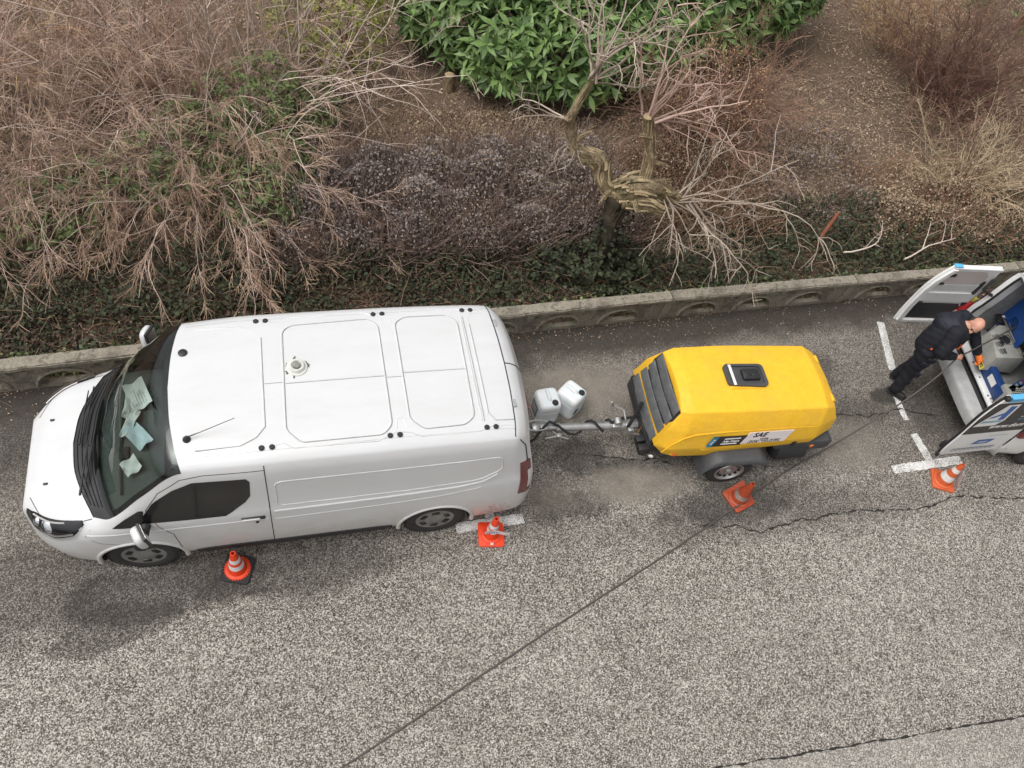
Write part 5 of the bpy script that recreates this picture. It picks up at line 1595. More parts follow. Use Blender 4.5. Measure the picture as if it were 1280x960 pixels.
# blue livery corner on the outside edge of the far door
inn([(.58, .84, .91), (.9, .855, .93), (1.25, .85, .925), (1.45, .82, .895), (1.70, .73, .795)], 'edge_frame', M_WHITE2, -.088, .034)
inn([(.565, .05, .90), (.60, .05, .92)], 'bottom_frame', M_WHITE2, -.088, .034)
MB().box((.74, .09, 1.748), (.12, .062, .012), bevel=.003).build('livery_corner', M_BLUEL, far)
# outside of the near door
onn([(.96, .0, .925), (1.3, .0, .92), (1.52, .06, .875), (1.60, .075, .845)], .003, 'livery_band', M_LIVD, 0, 12)
onn([(1.615, .075, .74), (1.695, .09, .72)], .003, 'livery_top', M_BLUEL, 0, 8)
MB().box((.42, -.06, 1.706), (.64, .07, .012)).build('livery_edge', M_BLUEL, near)
MB().box((.80, -.05, 1.70), (.07, .07, .06), bevel=.02).build('top_latch', M_INNERD, near)
def nearM(x, z, off=.006):
    sl_ = (leaf_y(z + .01) - leaf_y(z - .01)) / .02
    up = Vector((0, sl_, 1)).normalized(); ax = Vector((-1, 0, 0)); nn = Vector((0, 1, -sl_)).normalized()
    return Matrix(((ax.x, up.x, nn.x, x), (ax.y, up.y, nn.y, leaf_y(z) + off), (ax.z, up.z, nn.z, z), (0, 0, 0, 1)))
def flat(M, polys, name_, mat, z=0.0):
    mb = MB()
    for p in polys: mb.add([M @ Vector((x, y, z)) for x, y in p], [tuple(range(len(p)))])
    return mb.build(name_, mat, near, smooth=0, fix=False)
ML = nearM(.70, 1.34, .008)
lg = flat(ML, [[(-.20, -.20), (.13, -.20), (.20, -.10), (.20, .23), (.02, .23)]], 'logo_field', M_LIVW)
flat(ML, [[(.075, -.08), (.165, -.08), (.165, .20), (.075, .20)], [(-.10, -.03), (.075, .07), (.075, .02), (-.02, -.03)]], 'logo_letter', M_LIVB, .002)
flat(ML, [[(-.14, -.13), (.15, -.13), (.155, -.09), (-.12, -.09)]], 'logo_bar', simple('logo_teal', (.20, .38, .44), .5), .002)
MW = nearM(.34, 1.10, .007)
lettering('www.dom', .115, M_LIVW, near, MW @ Matrix.Translation((-.02, 0, 0)), shear=.3, bold=.002, space=1.1)
for k in range(6):
    zz_ = 1.52 - .058 * k
    Mb = nearM(.16, zz_, .007)
    flat(Mb, [[(-.13 + .03 * j + (.012 if j else 0), -.010), (-.13 + .03 * j + .026, -.010), (-.13 + .03 * j + .030, .012), (-.13 + .03 * j + .004 + (.012 if j else 0), .012)] for j in range(9) if (j * 7 + k) % 5 != 3], 'bullet_line', M_LIVW if k % 2 == 0 else M_BLUEL)
MB2 = nearM(.42, .72, .006)
bg_ = flat(MB2, [[(-.15, -.05), (.10, -.05), (.15, .05), (-.10, .05)]], 'badge', M_LIVB)
flat(MB2, [[(-.10, -.02), (.05, -.02), (.08, .02), (-.07, .02)]], 'badge_centre', simple('badge_pale', (.40, .48, .60), .5), .002)
flat(nearM(.30, .87, .006), [[(-.14, -.006), (.14, -.006), (.14, .006), (-.14, .006)]], 'small_print', M_PRINT)
Mo = nearM(.45, .55, .006)
flat(Mo, [[(-.33 + .066 * j, -.030), (-.33 + .066 * j + .05, -.030), (-.33 + .066 * j + .058, .034), (-.33 + .066 * j + .008, .034)] for j in range(10)], 'outline_print', simple('outline_ink', (.22, .25, .30), .5, var=.3, scale=40))
flat(Mo, [[(-.322 + .066 * j, -.018), (-.322 + .066 * j + .03, -.018), (-.322 + .066 * j + .037, .022), (-.322 + .066 * j + .010, .022)] for j in range(10)], 'print_fill', M_LIVW, .002)
MB().box((.93, .0, .47), (.03, .05, .06), bevel=.008).build('door_buffer', M_INNERD, near)
MB().box((.90, -.06, .62), (.05, .06, .14), bevel=.012).build('lower_latch', M_INNERD, near)

# ---- jetting gear inside the van (own things, placed in world space through the van's frame)
def SV(x, y, z=0.0):
    a = R(-9); c, s_ = math.cos(a), math.sin(a)
    return (8.83 + x * c - y * s_, 4.38 + x * s_ + y * c, z)
FZ = .616
ph = thing('pump_housing', 'grey moulded pump cover with slots and a round black cap, in the van', 'machine', SV(.24, .39, FZ + .10), R(-9))
ph.scale = (.72, .78, .9)
mb = MB()
mb.prism([(-.36, -.38), (.30, -.42), (.36, .36), (.06, .40), (-.22, .25)], .30, Matrix.Translation((0, 0, 0)), bevel=.03)
for v in range(len(mb.v)):
    x, y, z = mb.v[v]
    if z > .15: mb.v[v] = (x * .82 + .05, y * .9, z + .10 * (x + .3))
mb.build('cover', M_MACH, ph, smooth=30)
MB().lathe([(.085, 0), (.085, .02), (.075, .03), (.05, .024), (.001, .022)], 22, (.08, .02, .325), (-.1, 0, 1)).build('filler_cap', M_BLACKPL, ph)
MB().box((.08, .02, .325), (.22, .20, .02), (0, -.1, 0), bevel=.03).build('cap_plate', M_GLOSSBLK, ph)
for j in range(3):
    for k in range(5):
        MB().box((-.13 + .024 * k, -.22 + .15 * j, .305 + .008 * k), (.009, .11, .008), (0, -.1, 0)).build('vent_slot', M_INNERD, ph)
bf = thing('gauge_frame', 'dark blue steel frame with gauges in front of the grey pump cover', 'machine', SV(.16, -.10, FZ), R(-9))
fb = MB()
fb.box((-.02, .18, .10), (.10, .82, .20), bevel=.01)
fb.box((.42, .0, .18), (.95, .10, .16), (0, 0, R(27)), bevel=.01)
fb.box((.86, .30, .22), (.20, .30, .24), bevel=.01)
fb.build('frame', M_BLUE, bf)
for k, (x, y) in enumerate(((.02, -.19), (.12, -.14), (.10, -.20), (.20, -.10), (.62, .07))):
    MB().lathe([(.022, 0), (.022, .02), (.012, .026), (.001, .026)], 12, (x, y, .262 if k else .20)).build('gauge', M_STEEL, bf)
MB().box((.28, -.06, .28), (.06, .05, .04), (0, 0, .4), bevel=.01).build('red_tap', simple('red_plastic', (.45, .02, .02), .4), bf)
MB().lathe([(.001, -.09), (.05, -.08), (.065, 0), (.05, .08), (.001, .09)], 14, (.46, .03, .285), (1, .5, 0)).build('blue_motor', simple('motor_blue', (.03, .12, .42), .4), bf)
MB().box((-.072, .02, .12), (.003, .16, .10)).build('data_plate', M_LIVW, bf)
vb = thing('cooling_box', 'grey box with a perforated grille nearest the near rear door', 'machine', SV(.33, -.42, FZ), R(-9))
MB().box((0, 0, .13), (.46, .40, .26), bevel=.015).build('casing', M_MACH, vb)
gr = MB()
for i in range(9):
    for j in range(8): gr.box((-.15 + .035 * i, -.12 + .034 * j, .262), (.020, .015, .006), (0, 0, .5))
tag(gr.build('perforation', M_INNERD, vb), kind='stuff')
MB().box((.27, .02, .17), (.05, .42, .34), bevel=.01).build('side_panel', M_LIVW, vb)
rl = thing('chrome_rail', 'bright double rail running behind the grey pump cover', 'rail', SV(.40, .42, 1.05), R(-9))
for d in (0, .07):
    MB().tube([(d, -.34, .02), (d, .34, .0)], .016, 8).build('rail_tube', M_CHROME, rl)
MB().box((.03, -.05, .0), (.12, .06, .05), bevel=.01).build('rail_clamp', M_STEEL, rl)
MB().box((.03, .0, -.16), (.05, .5, .32), bevel=.006).build('rail_support', M_STEEL, rl)
hr = thing('hose_reel', 'large blue reel wound with dark hose at the back of the load space', 'reel', SV(.68, .56, 1.12), R(70))
hr.scale = (.82, .82, .82)
dx_ = MB()
for y in (-.30, .30):
    pr_ = MB().lathe([(.43, -.012), (.44, 0), (.43, .012), (.12, .012), (.12, -.012)], 40, (0, y, 0), (0, 1, 0), closed=True, caps=False)
    pr_.build('reel_flange', M_BLUE if y < 0 else simple('reel_blue', (.015, .07, .27), .4), hr)
MB().lathe([(.12, -.29), (.12, .29)], 24, (0, 0, 0), (0, 1, 0)).build('reel_drum', M_BLUE, hr)
hc_ = MB()
for lay, r_ in ((0, .34), (1, .365)):
    hc_.tube([(r_ * math.cos(a), -.27 + .54 * (a / (2 * math.pi * 19)), r_ * math.sin(a)) for a in np.linspace(0, 2 * math.pi * 19, 19 * 14)], .0145, 6)
hc_.build('wound_hose', simple('wound_hose', (.05, .046, .044), .6), hr, smooth=60)
MB().box((0, 0, -.30), (.30, .7, .36), bevel=.01).build('reel_stand', M_INNERD, hr)
ts = thing('tool_tray', 'dark tray of hand tools along the far wall of the load space', 'tray', SV(.72, .80, .98), R(-9))
MB().box((0, 0, 0), (.7, .16, .04), bevel=.008).build('tray', M_INNERD, ts)
for x, y, rz_ in ((-.08, .0, .4), (.05, -.02, .7)):
    MB().box((x, y, .03), (.18, .035, .03), (0, 0, rz_), bevel=.008).build('tool_body', simple('tool_green', (.12, .15, .12), .5), ts)
    MB().lathe([(.026, 0), (.026, .03), (.001, .032)], 12, (x + .09 * math.cos(rz_), y + .09 * math.sin(rz_), .03)).build('tool_head', simple('tool_brass', (.5, .33, .10), .4), ts)
MB().box((-.22, .03, .03), (.12, .05, .02), (0, 0, .3), bevel=.006).build('white_tag', M_LIVW, ts)
rd = thing('red_bag', 'red bag with a pale patch hanging between the far rear door and the van', 'bag', (9.02, 5.42, .78), R(-55))
bm = bmesh.new(); bmesh.ops.create_uvsphere(bm, u_segments=16, v_segments=12, radius=1)
for v in bm.verts:
    x, y, z = v.co
    v.co = (x * .10 + .012 * math.sin(9 * z + 3 * y), y * .09, z * .27 + .01 * math.sin(7 * x))
MB().bm(bm).build('bag_body', simple('red_cloth', (.36, .015, .018), .6, var=.3, scale=14), rd, smooth=60)
MB().box((-.05, -.072, .0), (.05, .03, .09), (0, .2, 0), bevel=.01).build('pale_patch', simple('pale_pink', (.60, .38, .36), .6), rd)
MB().box((.02, 0, .30), (.05, .05, .08), (0, .4, 0), bevel=.012).build('yellow_clip', simple('hi_vis', (.55, .52, .06), .5), rd)
# ------------------------------------------------------------------ the worker bending over the tailboard
M_SKIN = NT('skin')
_s = M_SKIN.noise(30, 4); _s2 = M_SKIN.noise(6, 3)
M_SKIN = M_SKIN.bsdf(M_SKIN.mix(M_SKIN.ramp(_s2, [(.35, 0.0), (.7, .6)]), (.56, .29, .205), (.50, .22, .155)), .5, 0, M_SKIN.bump(_s, .1, .002), Subsurface_Weight=.12, Subsurface_Scale=.02)
M_NAVY = simple('navy_cloth', (.006, .007, .012), .85, var=.5, scale=9, bump=1.0, bscale=22)
M_NAVYQ = simple('navy_quilt', (.009, .010, .020), .7, var=.5, scale=12, bump=1.0, bscale=20)
M_BOOT = simple('black_boot', (.012, .012, .012), .6, var=.3)
M_ORTRIM = simple('orange_trim', (.80, .12, .03), .5)
M_GLOVE = simple('orange_glove', (.78, .19, .03), .65, var=.2, scale=30)
M_HAIR = simple('short_dark_hair', (.05, .035, .028), .9, var=.4, scale=60)
M_TAG = simple('yellow_tag', (.72, .58, .08), .6)

V3 = lambda *a: Vector(a)
class Flesh(MB):
    def limb(s, pts, radii, n=14):
        P = np.array(pts, float); k = len(P)
        cl = np.concatenate([[0], np.cumsum(np.linalg.norm(np.diff(P, axis=0), axis=1))])
        m = max(6, int(cl[-1] / .02))
        Q = pchip(cl, P, np.linspace(0, cl[-1], m)); rr = pchip(cl, np.array(radii, float), np.linspace(0, cl[-1], m))
        s.tube(Q, rr, n)
        for p, r_ in ((Q[0], rr[0]), (Q[-1], rr[-1])): s.ball(p, (r_, r_, r_))
        return s
    def ball(s, c, r_, rot=None, n=14):
        bm = bmesh.new(); bmesh.ops.create_uvsphere(bm, u_segments=n, v_segments=n, radius=1)
        M = Matrix.Translation(c) @ (rot.to_4x4() if rot is not None else Matrix()) @ Matrix.Diagonal((*r_, 1))
        return s.bm(bm, M)
    def fuse(s, name, mat, parent, voxel, smooth=3):
        """one continuous surface from the overlapping shapes"""
        me = bpy.data.meshes.new(name); me.from_pydata(s.v, [], s.f)
        bm = bmesh.new(); bm.from_mesh(me); bmesh.ops.recalc_face_normals(bm, faces=bm.faces[:]); bm.to_mesh(me); bm.free()
        o = bpy.data.objects.new(name, me); col.objects.link(o)
        r_ = o.modifiers.new('r', 'REMESH'); r_.mode = 'VOXEL'; r_.voxel_size = voxel
        sm_ = o.modifiers.new('s', 'SMOOTH'); sm_.iterations = smooth; sm_.factor = .5
        bpy.context.view_layer.update()
        res = bpy.data.meshes.new_from_object(o.evaluated_get(bpy.context.evaluated_depsgraph_get()))
        bpy.data.objects.remove(o)
        res.materials.clear(); res.materials.append(mat)
        res.polygons.foreach_set('use_smooth', [True] * len(res.polygons))
        return link(name, res, parent)

person = thing('person', 'bald bearded person in navy work clothes leaning into the open van, holding the hose', 'person', (8.02, 4.74, 0))
O = Vector((8.02, 4.74, 0))
J = {k: Vector(v) - O for k, v in dict(
    hipR=(7.985, 4.715, .92), kneeR=(8.02, 4.70, .50), ankR=(7.985, 4.655, .10), toeR=(8.08, 4.55, .045),
    hipL=(8.12, 4.86, .92), kneeL=(8.20, 4.86, .50), ankL=(8.16, 4.90, .10), toeL=(8.29, 4.83, .045),
    pelv=(8.05, 4.79, .94), waist=(8.06, 4.80, 1.08), chest=(8.15, 4.80, 1.27), neck=(8.235, 4.775, 1.385), head=(8.32, 4.705, 1.465),
    shR=(8.09, 4.685, 1.345), elR=(7.99, 4.56, 1.10), wrR=(8.235, 4.545, 1.015),
    shL=(8.33, 4.90, 1.36), elL=(8.62, 4.83, 1.14), wrL=(8.73, 4.62, .93)).items()}
# body: one surface with head, face, arms, hands and legs
fl = Flesh()
fl.limb([J['pelv'], J['waist'], J['chest'], J['neck']], [.125, .115, .13, .07])
fl.ball(J['chest'], (.15, .19, .15), Matrix.Rotation(R(45), 3, 'Z'))
fl.limb([J['neck'], J['neck'] * .4 + J['head'] * .6], [.062, .06])
for s_ in 'RL':
    fl.limb([J['hip' + s_], J['knee' + s_], J['ank' + s_]], [.088, .06, .042])
    fl.limb([J['ank' + s_] + V3(0, 0, -.03), J['toe' + s_] + V3(0, 0, -.01)], [.034, .022])
    fl.limb([J['chest'], J['sh' + s_]], [.10, .072])
    fl.limb([J['sh' + s_], J['el' + s_], J['wr' + s_]], [.062, .047, .032])
# head frame: face looks down and towards the road, crown tilted forward
face = Vector((-.58, -.68, -.42)).normalized()
crown = Vector((.40, -.05, .80)); crown = (crown - face * crown.dot(face)).normalized()
side_ = crown.cross(face).normalized()
HR = Matrix((side_, face, crown)).transposed()                       # columns: side, face, crown
hp3 = lambda x, y, z: J['head'] + HR @ Vector((x, y, z))
fl.ball(hp3(0, -.010, .022), (.078, .098, .098), HR, 20)
fl.ball(hp3(0, .022, -.040), (.062, .070, .080), HR, 18)
fl.ball(hp3(0, .062, -.092), (.034, .030, .028), HR)                 # chin
fl.limb([hp3(0, .090, .012), hp3(0, .108, -.022)], [.010, .016])     # nose
for k in (-1, 1):
    fl.ball(hp3(k * .017, .092, -.028), (.010, .010, .008), HR)
    fl.ball(hp3(k * .080, -.005, -.010), (.011, .022, .032), HR)     # ears
    fl.limb([hp3(k * .012, .090, .030), hp3(k * .048, .074, .026)], [.009, .008])  # brow
    fl.ball(hp3(k * .040, .066, -.026), (.022, .016, .016), HR)      # cheek
fl.limb([hp3(-.024, .083, -.062), hp3(0, .090, -.061), hp3(.024, .083, -.062)], [.007, .009, .007])  # mouth
# right hand closed round the hose
hx = (Vector((8.42, 4.565, 1.025)) - Vector((8.1, 4.42, .86))).normalized()   # along the hose
hc = Vector((8.31, 4.535, 1.0)) - O
wr = J['wrR']
pal = (hc - wr).normalized()
nrm = pal.cross(hx).normalized()
if nrm.z < 0: nrm = -nrm
palm0 = hc + nrm * .030 - pal * .02
fl.limb([wr, palm0 - pal * .03, palm0 + pal * .012], [.032, .036, .034])
fl.ball(palm0, (.045, .04, .022), Matrix((hx, pal, nrm)).transposed())
for k, L in enumerate((.92, 1.0, .95, .8)):
    b0 = palm0 + hx * (.036 - .024 * k) + pal * .020
    fl.limb([b0, b0 + pal * .030 * L - nrm * .012, b0 + pal * .026 * L - nrm * .042, b0 + pal * .002 - nrm * .052], [.0105, .0095, .009, .008], 8)
fl.limb([palm0 + hx * .030 - pal * .030, palm0 + hx * .062 - pal * .008 - nrm * .012, palm0 + hx * .066 + pal * .012 - nrm * .034], [.013, .011, .009], 8)
# left hand, inside its glove, holding a yellow tag
lc = J['wrL'] + Vector((.03, -.075, -.06)); ldir = (lc - J['wrL']).normalized()
lside = Vector((.8, .45, 0)).normalized(); ln = ldir.cross(lside).normalized()
def left_hand(f, grow):
    f.limb([J['wrL'], lc], [.034 + grow, .040 + grow])
    for k, L in enumerate((.85, 1.0, .95, .75)):
        b0 = lc + lside * (.034 - .023 * k) + ldir * .015
        f.limb([b0, b0 + ldir * .034 * L - ln * .006, b0 + ldir * .040 * L - ln * .034, b0 + ldir * .014 - ln * .05], [.0105 + grow, .010 + grow, .0095 + grow, .0085 + grow], 8)
    f.limb([lc - ldir * .03 + lside * .035, lc + lside * .062 - ln * .015, lc + lside * .05 + ldir * .02 - ln * .045], [.013 + grow, .012 + grow, .010 + grow], 8)
left_hand(fl, 0)
fl.fuse('body', M_SKIN, person, .0075, 2)
gv = Flesh(); left_hand(gv, .006); gv.fuse('glove', M_GLOVE, person, .006, 2)
# trousers, boots, jacket
tr_ = Flesh()
tr_.limb([J['pelv'] + V3(0, 0, -.03), J['waist']], [.155, .15])
tr_.ball(J['pelv'] + V3(-.01, .01, -.02), (.15, .18, .14), Matrix.Rotation(R(45), 3, 'Z'))
for s_ in 'RL':
    tr_.limb([J['hip' + s_], J['knee' + s_] * .5 + J['hip' + s_] * .5, J['knee' + s_], J['ank' + s_] + V3(0, 0, .02)], [.125, .112, .092, .080])
t_ = tr_.fuse('trousers', M_NAVY, person, .012, 4)
for v in t_.data.vertices:                                            # folds behind the knee and at the hem
    v.co += Vector((math.sin(v.co.z * 46 + v.co.x * 12) * .005, math.sin(v.co.z * 39 + v.co.y * 17) * .005, 0))
for s_ in 'RL':
    bt = Flesh(); a, t = J['ank' + s_], J['toe' + s_]
    bt.limb([a + V3(0, 0, .12), a + V3(0, 0, .02)], [.062, .066]); bt.limb([a + V3(0, 0, -.045) - (t - a) * .15, t + V3(0, 0, .01)], [.052, .048])
    bt.fuse('boot', M_BOOT, person, .009, 3)
    MB().box(tuple((a + t) / 2 + V3(0, 0, -.052)), (.30, .10, .022), (0, 0, math.atan2(t.y - a.y, t.x - a.x)), bevel=.008).build('boot_sole', M_RUBBER, person)
jk = Flesh()
jk.limb([J['pelv'] + V3(0, 0, .02), J['waist'], J['chest'], J['neck'] - V3(.03, 0, .05)], [.195, .19, .195, .12])
jk.ball(J['chest'], (.19, .25, .185), Matrix.Rotation(R(45), 3, 'Z'))
for s_ in 'RL':
    jk.limb([J['chest'] + V3(0, 0, .03), J['sh' + s_]], [.15, .118])
    jk.limb([J['sh' + s_], J['el' + s_], J['wr' + s_] * .96 + J['el' + s_] * .04], [.115, .085, .056])
j_ = jk.fuse('jacket', M_NAVY, person, .011, 3)
for v in j_.data.vertices:
    v.co += Vector((math.sin(v.co.z * 63 + v.co.y * 34 + v.co.x * 20), math.sin(v.co.z * 41 + v.co.x * 51), math.sin(v.co.x * 48 + v.co.y * 30))) * .0028
qh = Flesh()                                                          # quilted bodywarmer and thick hood roll
qh.ball(J['chest'] + V3(-.02, .03, .05), (.175, .225, .15), Matrix.Rotation(R(45), 3, 'Z'))
qh.limb([J['neck'] + V3(.045, .13, .02), J['neck'] + V3(-.045, .12, .02), J['neck'] + V3(-.12, .02, 0), J['neck'] + V3(-.10, -.07, -.05), J['neck'] + V3(-.02, -.11, -.11)], [.060, .085, .095, .080, .055])
q_ = qh.fuse('quilted_hood', M_NAVYQ, person, .010, 3)
for v in q_.data.vertices: v.co += Vector((0, 0, 1)) * (abs(math.sin((v.co.z * 1.0 + v.co.x * .8) * 42)) * .006 - .003)
zp = MB().tube([tuple(J['neck'] + Vector(p)) for p in ((.135, .02, -.02), (.13, -.06, -.07), (.07, -.15, -.16), (.0, -.19, -.27))], .010, 6); zp.build('zip_trim', M_ORTRIM, person)
zc = MB().tube([tuple(J['neck'] + Vector(p)) for p in ((.02, -.115, -.05), (.05, -.12, -.075), (.085, -.09, -.06))], .016, 6); zc.build('collar_trim', M_ORTRIM, person)
for p, d in (((7.915, 4.66, 1.06), .03), ((7.93, 4.83, 1.17), .025), ((8.03, 4.60, 1.20), .025), ((7.955, 4.53, 1.06), .03)):
    MB().box(tuple(Vector(p) - O), (d, .02, .022), (.4, .3, .5), bevel=.005).build('orange_tab', M_ORTRIM, person)
MB().box(tuple(Vector((8.045, 4.585, 1.285)) - O), (.05, .006, .045), (.75, 0, -.5), bevel=.002).build('sleeve_patch', simple('grey_patch', (.28, .27, .22), .7), person)
for p, r_ in (((7.965, 4.60, .78), (.2, .1, -.6)), ((8.02, 4.615, .52), (.1, .1, -.6)), ((7.99, 4.585, .88), (.3, 0, -.6))):
    MB().box(tuple(Vector(p) - O), (.11, .03, .10), r_, bevel=.012).build('pocket_flap', M_NAVYQ, person)
# fringe of short hair round the back of the head, beard along the jaw
hr_ = Flesh(); hr_.ball(hp3(0, -.036, -.016), (.082, .082, .074), HR, 18); hr_.fuse('hair', M_HAIR, person, .008, 2)
bd = Flesh()
bd.limb([hp3(-.066, .005, -.050), hp3(-.050, .045, -.088), hp3(0, .070, -.108), hp3(.050, .045, -.088), hp3(.066, .005, -.050)], [.014, .018, .024, .018, .014])
bd.fuse('beard', simple('stubble', (.16, .09, .06), .9, var=.4, scale=80), person, .006, 2)
for k in (-1, 1):
    MB().lathe([(.001, -.004), (.008, -.003), (.008, .002), (.001, .004)], 10, tuple(hp3(k * .032, .083, .004)), tuple(HR @ Vector((0, 1, 0)))).build('eye', M_GLOSSBLK, person)
    MB().tube([tuple(hp3(k * .014, .099, .030)), tuple(hp3(k * .034, .096, .033)), tuple(hp3(k * .050, .081, .028))], .005, 6).build('eyebrow', M_HAIR, person)
# yellow tag in the gloved hand
tg = thing('number_tag', 'yellow tag marked 25 hanging from the orange glove', 'tag', tuple(O + lc + ldir * .075), 0)
tg.rotation_euler = (R(38), R(-8), R(20))
MB().box((0, 0, 0), (.085, .105, .006), bevel=.002).build('tag_plate', M_TAG, tg)
lettering('25', .065, M_INK, tg, Matrix.Translation((0, .0, .0045)), bold=.002)
# ------------------------------------------------------------------ the garden behind the wall
rs = np.random.default_rng(12)
def gz(x, y):
    return .02 + .06 * math.sin(x * .9) * math.sin(y * .7) + .05 * math.sin(x * 2.3 + y * 1.7)
gs = sheet('garden_ground', -30, 50, 6.0, 46, 0, M_SOIL, 160, 80, gz)
for v in gs.data.vertices:                       # keep the sheet behind the balustrade
    w_ = wall_y(v.co.x) + .16
    if v.co.y < w_ + .5:
        v.co.z = -.03
        if v.co.y < w_: v.co.y = max(v.co.y, wall_y(v.co.x) + .05)
gs.data.polygons.foreach_set('use_smooth', [True] * len(gs.data.polygons))

def veg(name, lo, hi, rough=.7, trans=0.0, scale=2.5, fine=40):
    """leaf or bark colour varying from piece to piece"""
    t = NT(name)
    gi = t.n('ShaderNodeNewGeometry')
    oi = t.n('ShaderNodeObjectInfo')
    rnd = t.math('FRACT', t.math('ADD', gi.outputs['Random Per Island'], oi.outputs['Random']))
    n = t.noise(scale, 4, .6)
    f = t.math('ADD', t.math('MULTIPLY', rnd, .65), t.math('MULTIPLY', n, .5))
    c = t.ramp(f, [(.2, lo), (.9, hi)])
    if trans:
        b_ = t.n('ShaderNodeBsdfPrincipled'); t.l(c, b_.inputs['Base Color']); b_.inputs['Roughness'].default_value = rough
        tr = t.n('ShaderNodeBsdfTranslucent'); t.l(c, tr.inputs[0])
        mx = t.n('ShaderNodeMixShader'); mx.inputs[0].default_value = trans
        t.l(b_.outputs[0], mx.inputs[1]); t.l(tr.outputs[0], mx.inputs[2]); t.l(mx.outputs[0], t.out.inputs[0])
        return t.m
    return t.bsdf(c, rough)
M_TWGREY = veg('twig_pale', (.30, .225, .185), (.78, .65, .56))
M_TWPINK = veg('twig_pinkish', (.27, .165, .13), (.67, .485, .405))
M_TAN = veg('dead_needles', (.25, .155, .10), (.60, .43, .295))
M_BROWN = veg('twig_brown', (.19, .105, .068), (.50, .31, .20))
M_RUST = veg('twig_rust', (.28, .145, .075), (.62, .40, .21))
M_MAROON = veg('twig_maroon', (.07, .036, .028), (.30, .165, .12))
M_MAUVE = veg('twig_mauve', (.12, .082, .064), (.38, .275, .225))
M_SHOOT = veg('shoot_grey', (.24, .185, .145), (.58, .485, .395))
M_STRAWL = veg('straw_leaf', (.20, .14, .085), (.46, .36, .23))
M_STRAW = veg('straw', (.40, .29, .18), (.78, .64, .43))
M_DRYLEAF = veg('dry_leaves', (.13, .08, .05), (.55, .42, .29))
M_IVY = veg('shaded_ivy_leaves', (.007, .011, .004), (.055, .066, .026), .75, 0, 1.2)  # leaf colour darkened to hold the shade under overhanging shrubs
M_IVYB = veg('shaded_brown_cover', (.020, .013, .008), (.095, .06, .036), .8, 0, 1.2)  # shade below the overhang is mixed into this brown
M_LAUREL = veg('laurel_leaves', (.045, .095, .022), (.22, .335, .105), .46, .1, 1.0)
M_PURPLE = veg('purple_leaves', (.105, .082, .074), (.35, .295, .275), .7, 0, 1.5)
M_YGREEN = veg('yellow_green_leaves', (.12, .135, .03), (.40, .40, .10), .6, .1, 2)
M_MGREEN = veg('mid_green_leaves', (.045, .075, .022), (.19, .24, .08), .55, .1, 2)

def bark_mat():
    t = NT('torn_bark')
    P = t.mapping(t.co(), (9, 9, 1.6))
    a = t.noise(6, 6, .75, P, .6); m = t.noise(2.2, 4)
    c = t.ramp(a, [(.30, (.045, .032, .018)), (.48, (.24, .175, .10)), (.66, (.52, .42, .27))])
    c = t.mix(t.ramp(m, [(.5, 0.0), (.62, .55)]), c, (.12, .115, .035))
    return t.bsdf(c, .9, 0, t.bump(a, 1.0, .03))
M_BARK = bark_mat()
M_BARKD = simple('dark_bark', (.05, .038, .024), .95, var=.5, scale=10, bump=.6, bscale=30)  # plain darker bark, lower trunk included
M_CUT = simple('cut_wood', (.46, .34, .20), .8, var=.25, scale=20)

def wander(p, d, L, n, bend, droop, rng):
    """a polyline that starts at p along d, wanders and sags"""
    P = [np.array(p, float)]; d = np.array(d, float); d /= np.linalg.norm(d)
    st = L / (n - 1)
    for i in range(n - 1):
        d = d + rng.normal(0, bend, 3) + np.array([0, 0, -droop * (i + 1) / n])
        d /= np.linalg.norm(d)
        P.append(P[-1] + d * st)
    return np.array(P)

def side_dir(P, i, ang, rng):
    t = P[min(i + 1, len(P) - 1)] - P[max(i - 1, 0)]; t /= np.linalg.norm(t)
    r_ = rng.normal(0, 1, 3); r_ -= t * (r_ @ t); r_ /= np.linalg.norm(r_) + 1e-9
    return t * math.cos(ang) + r_ * math.sin(ang)

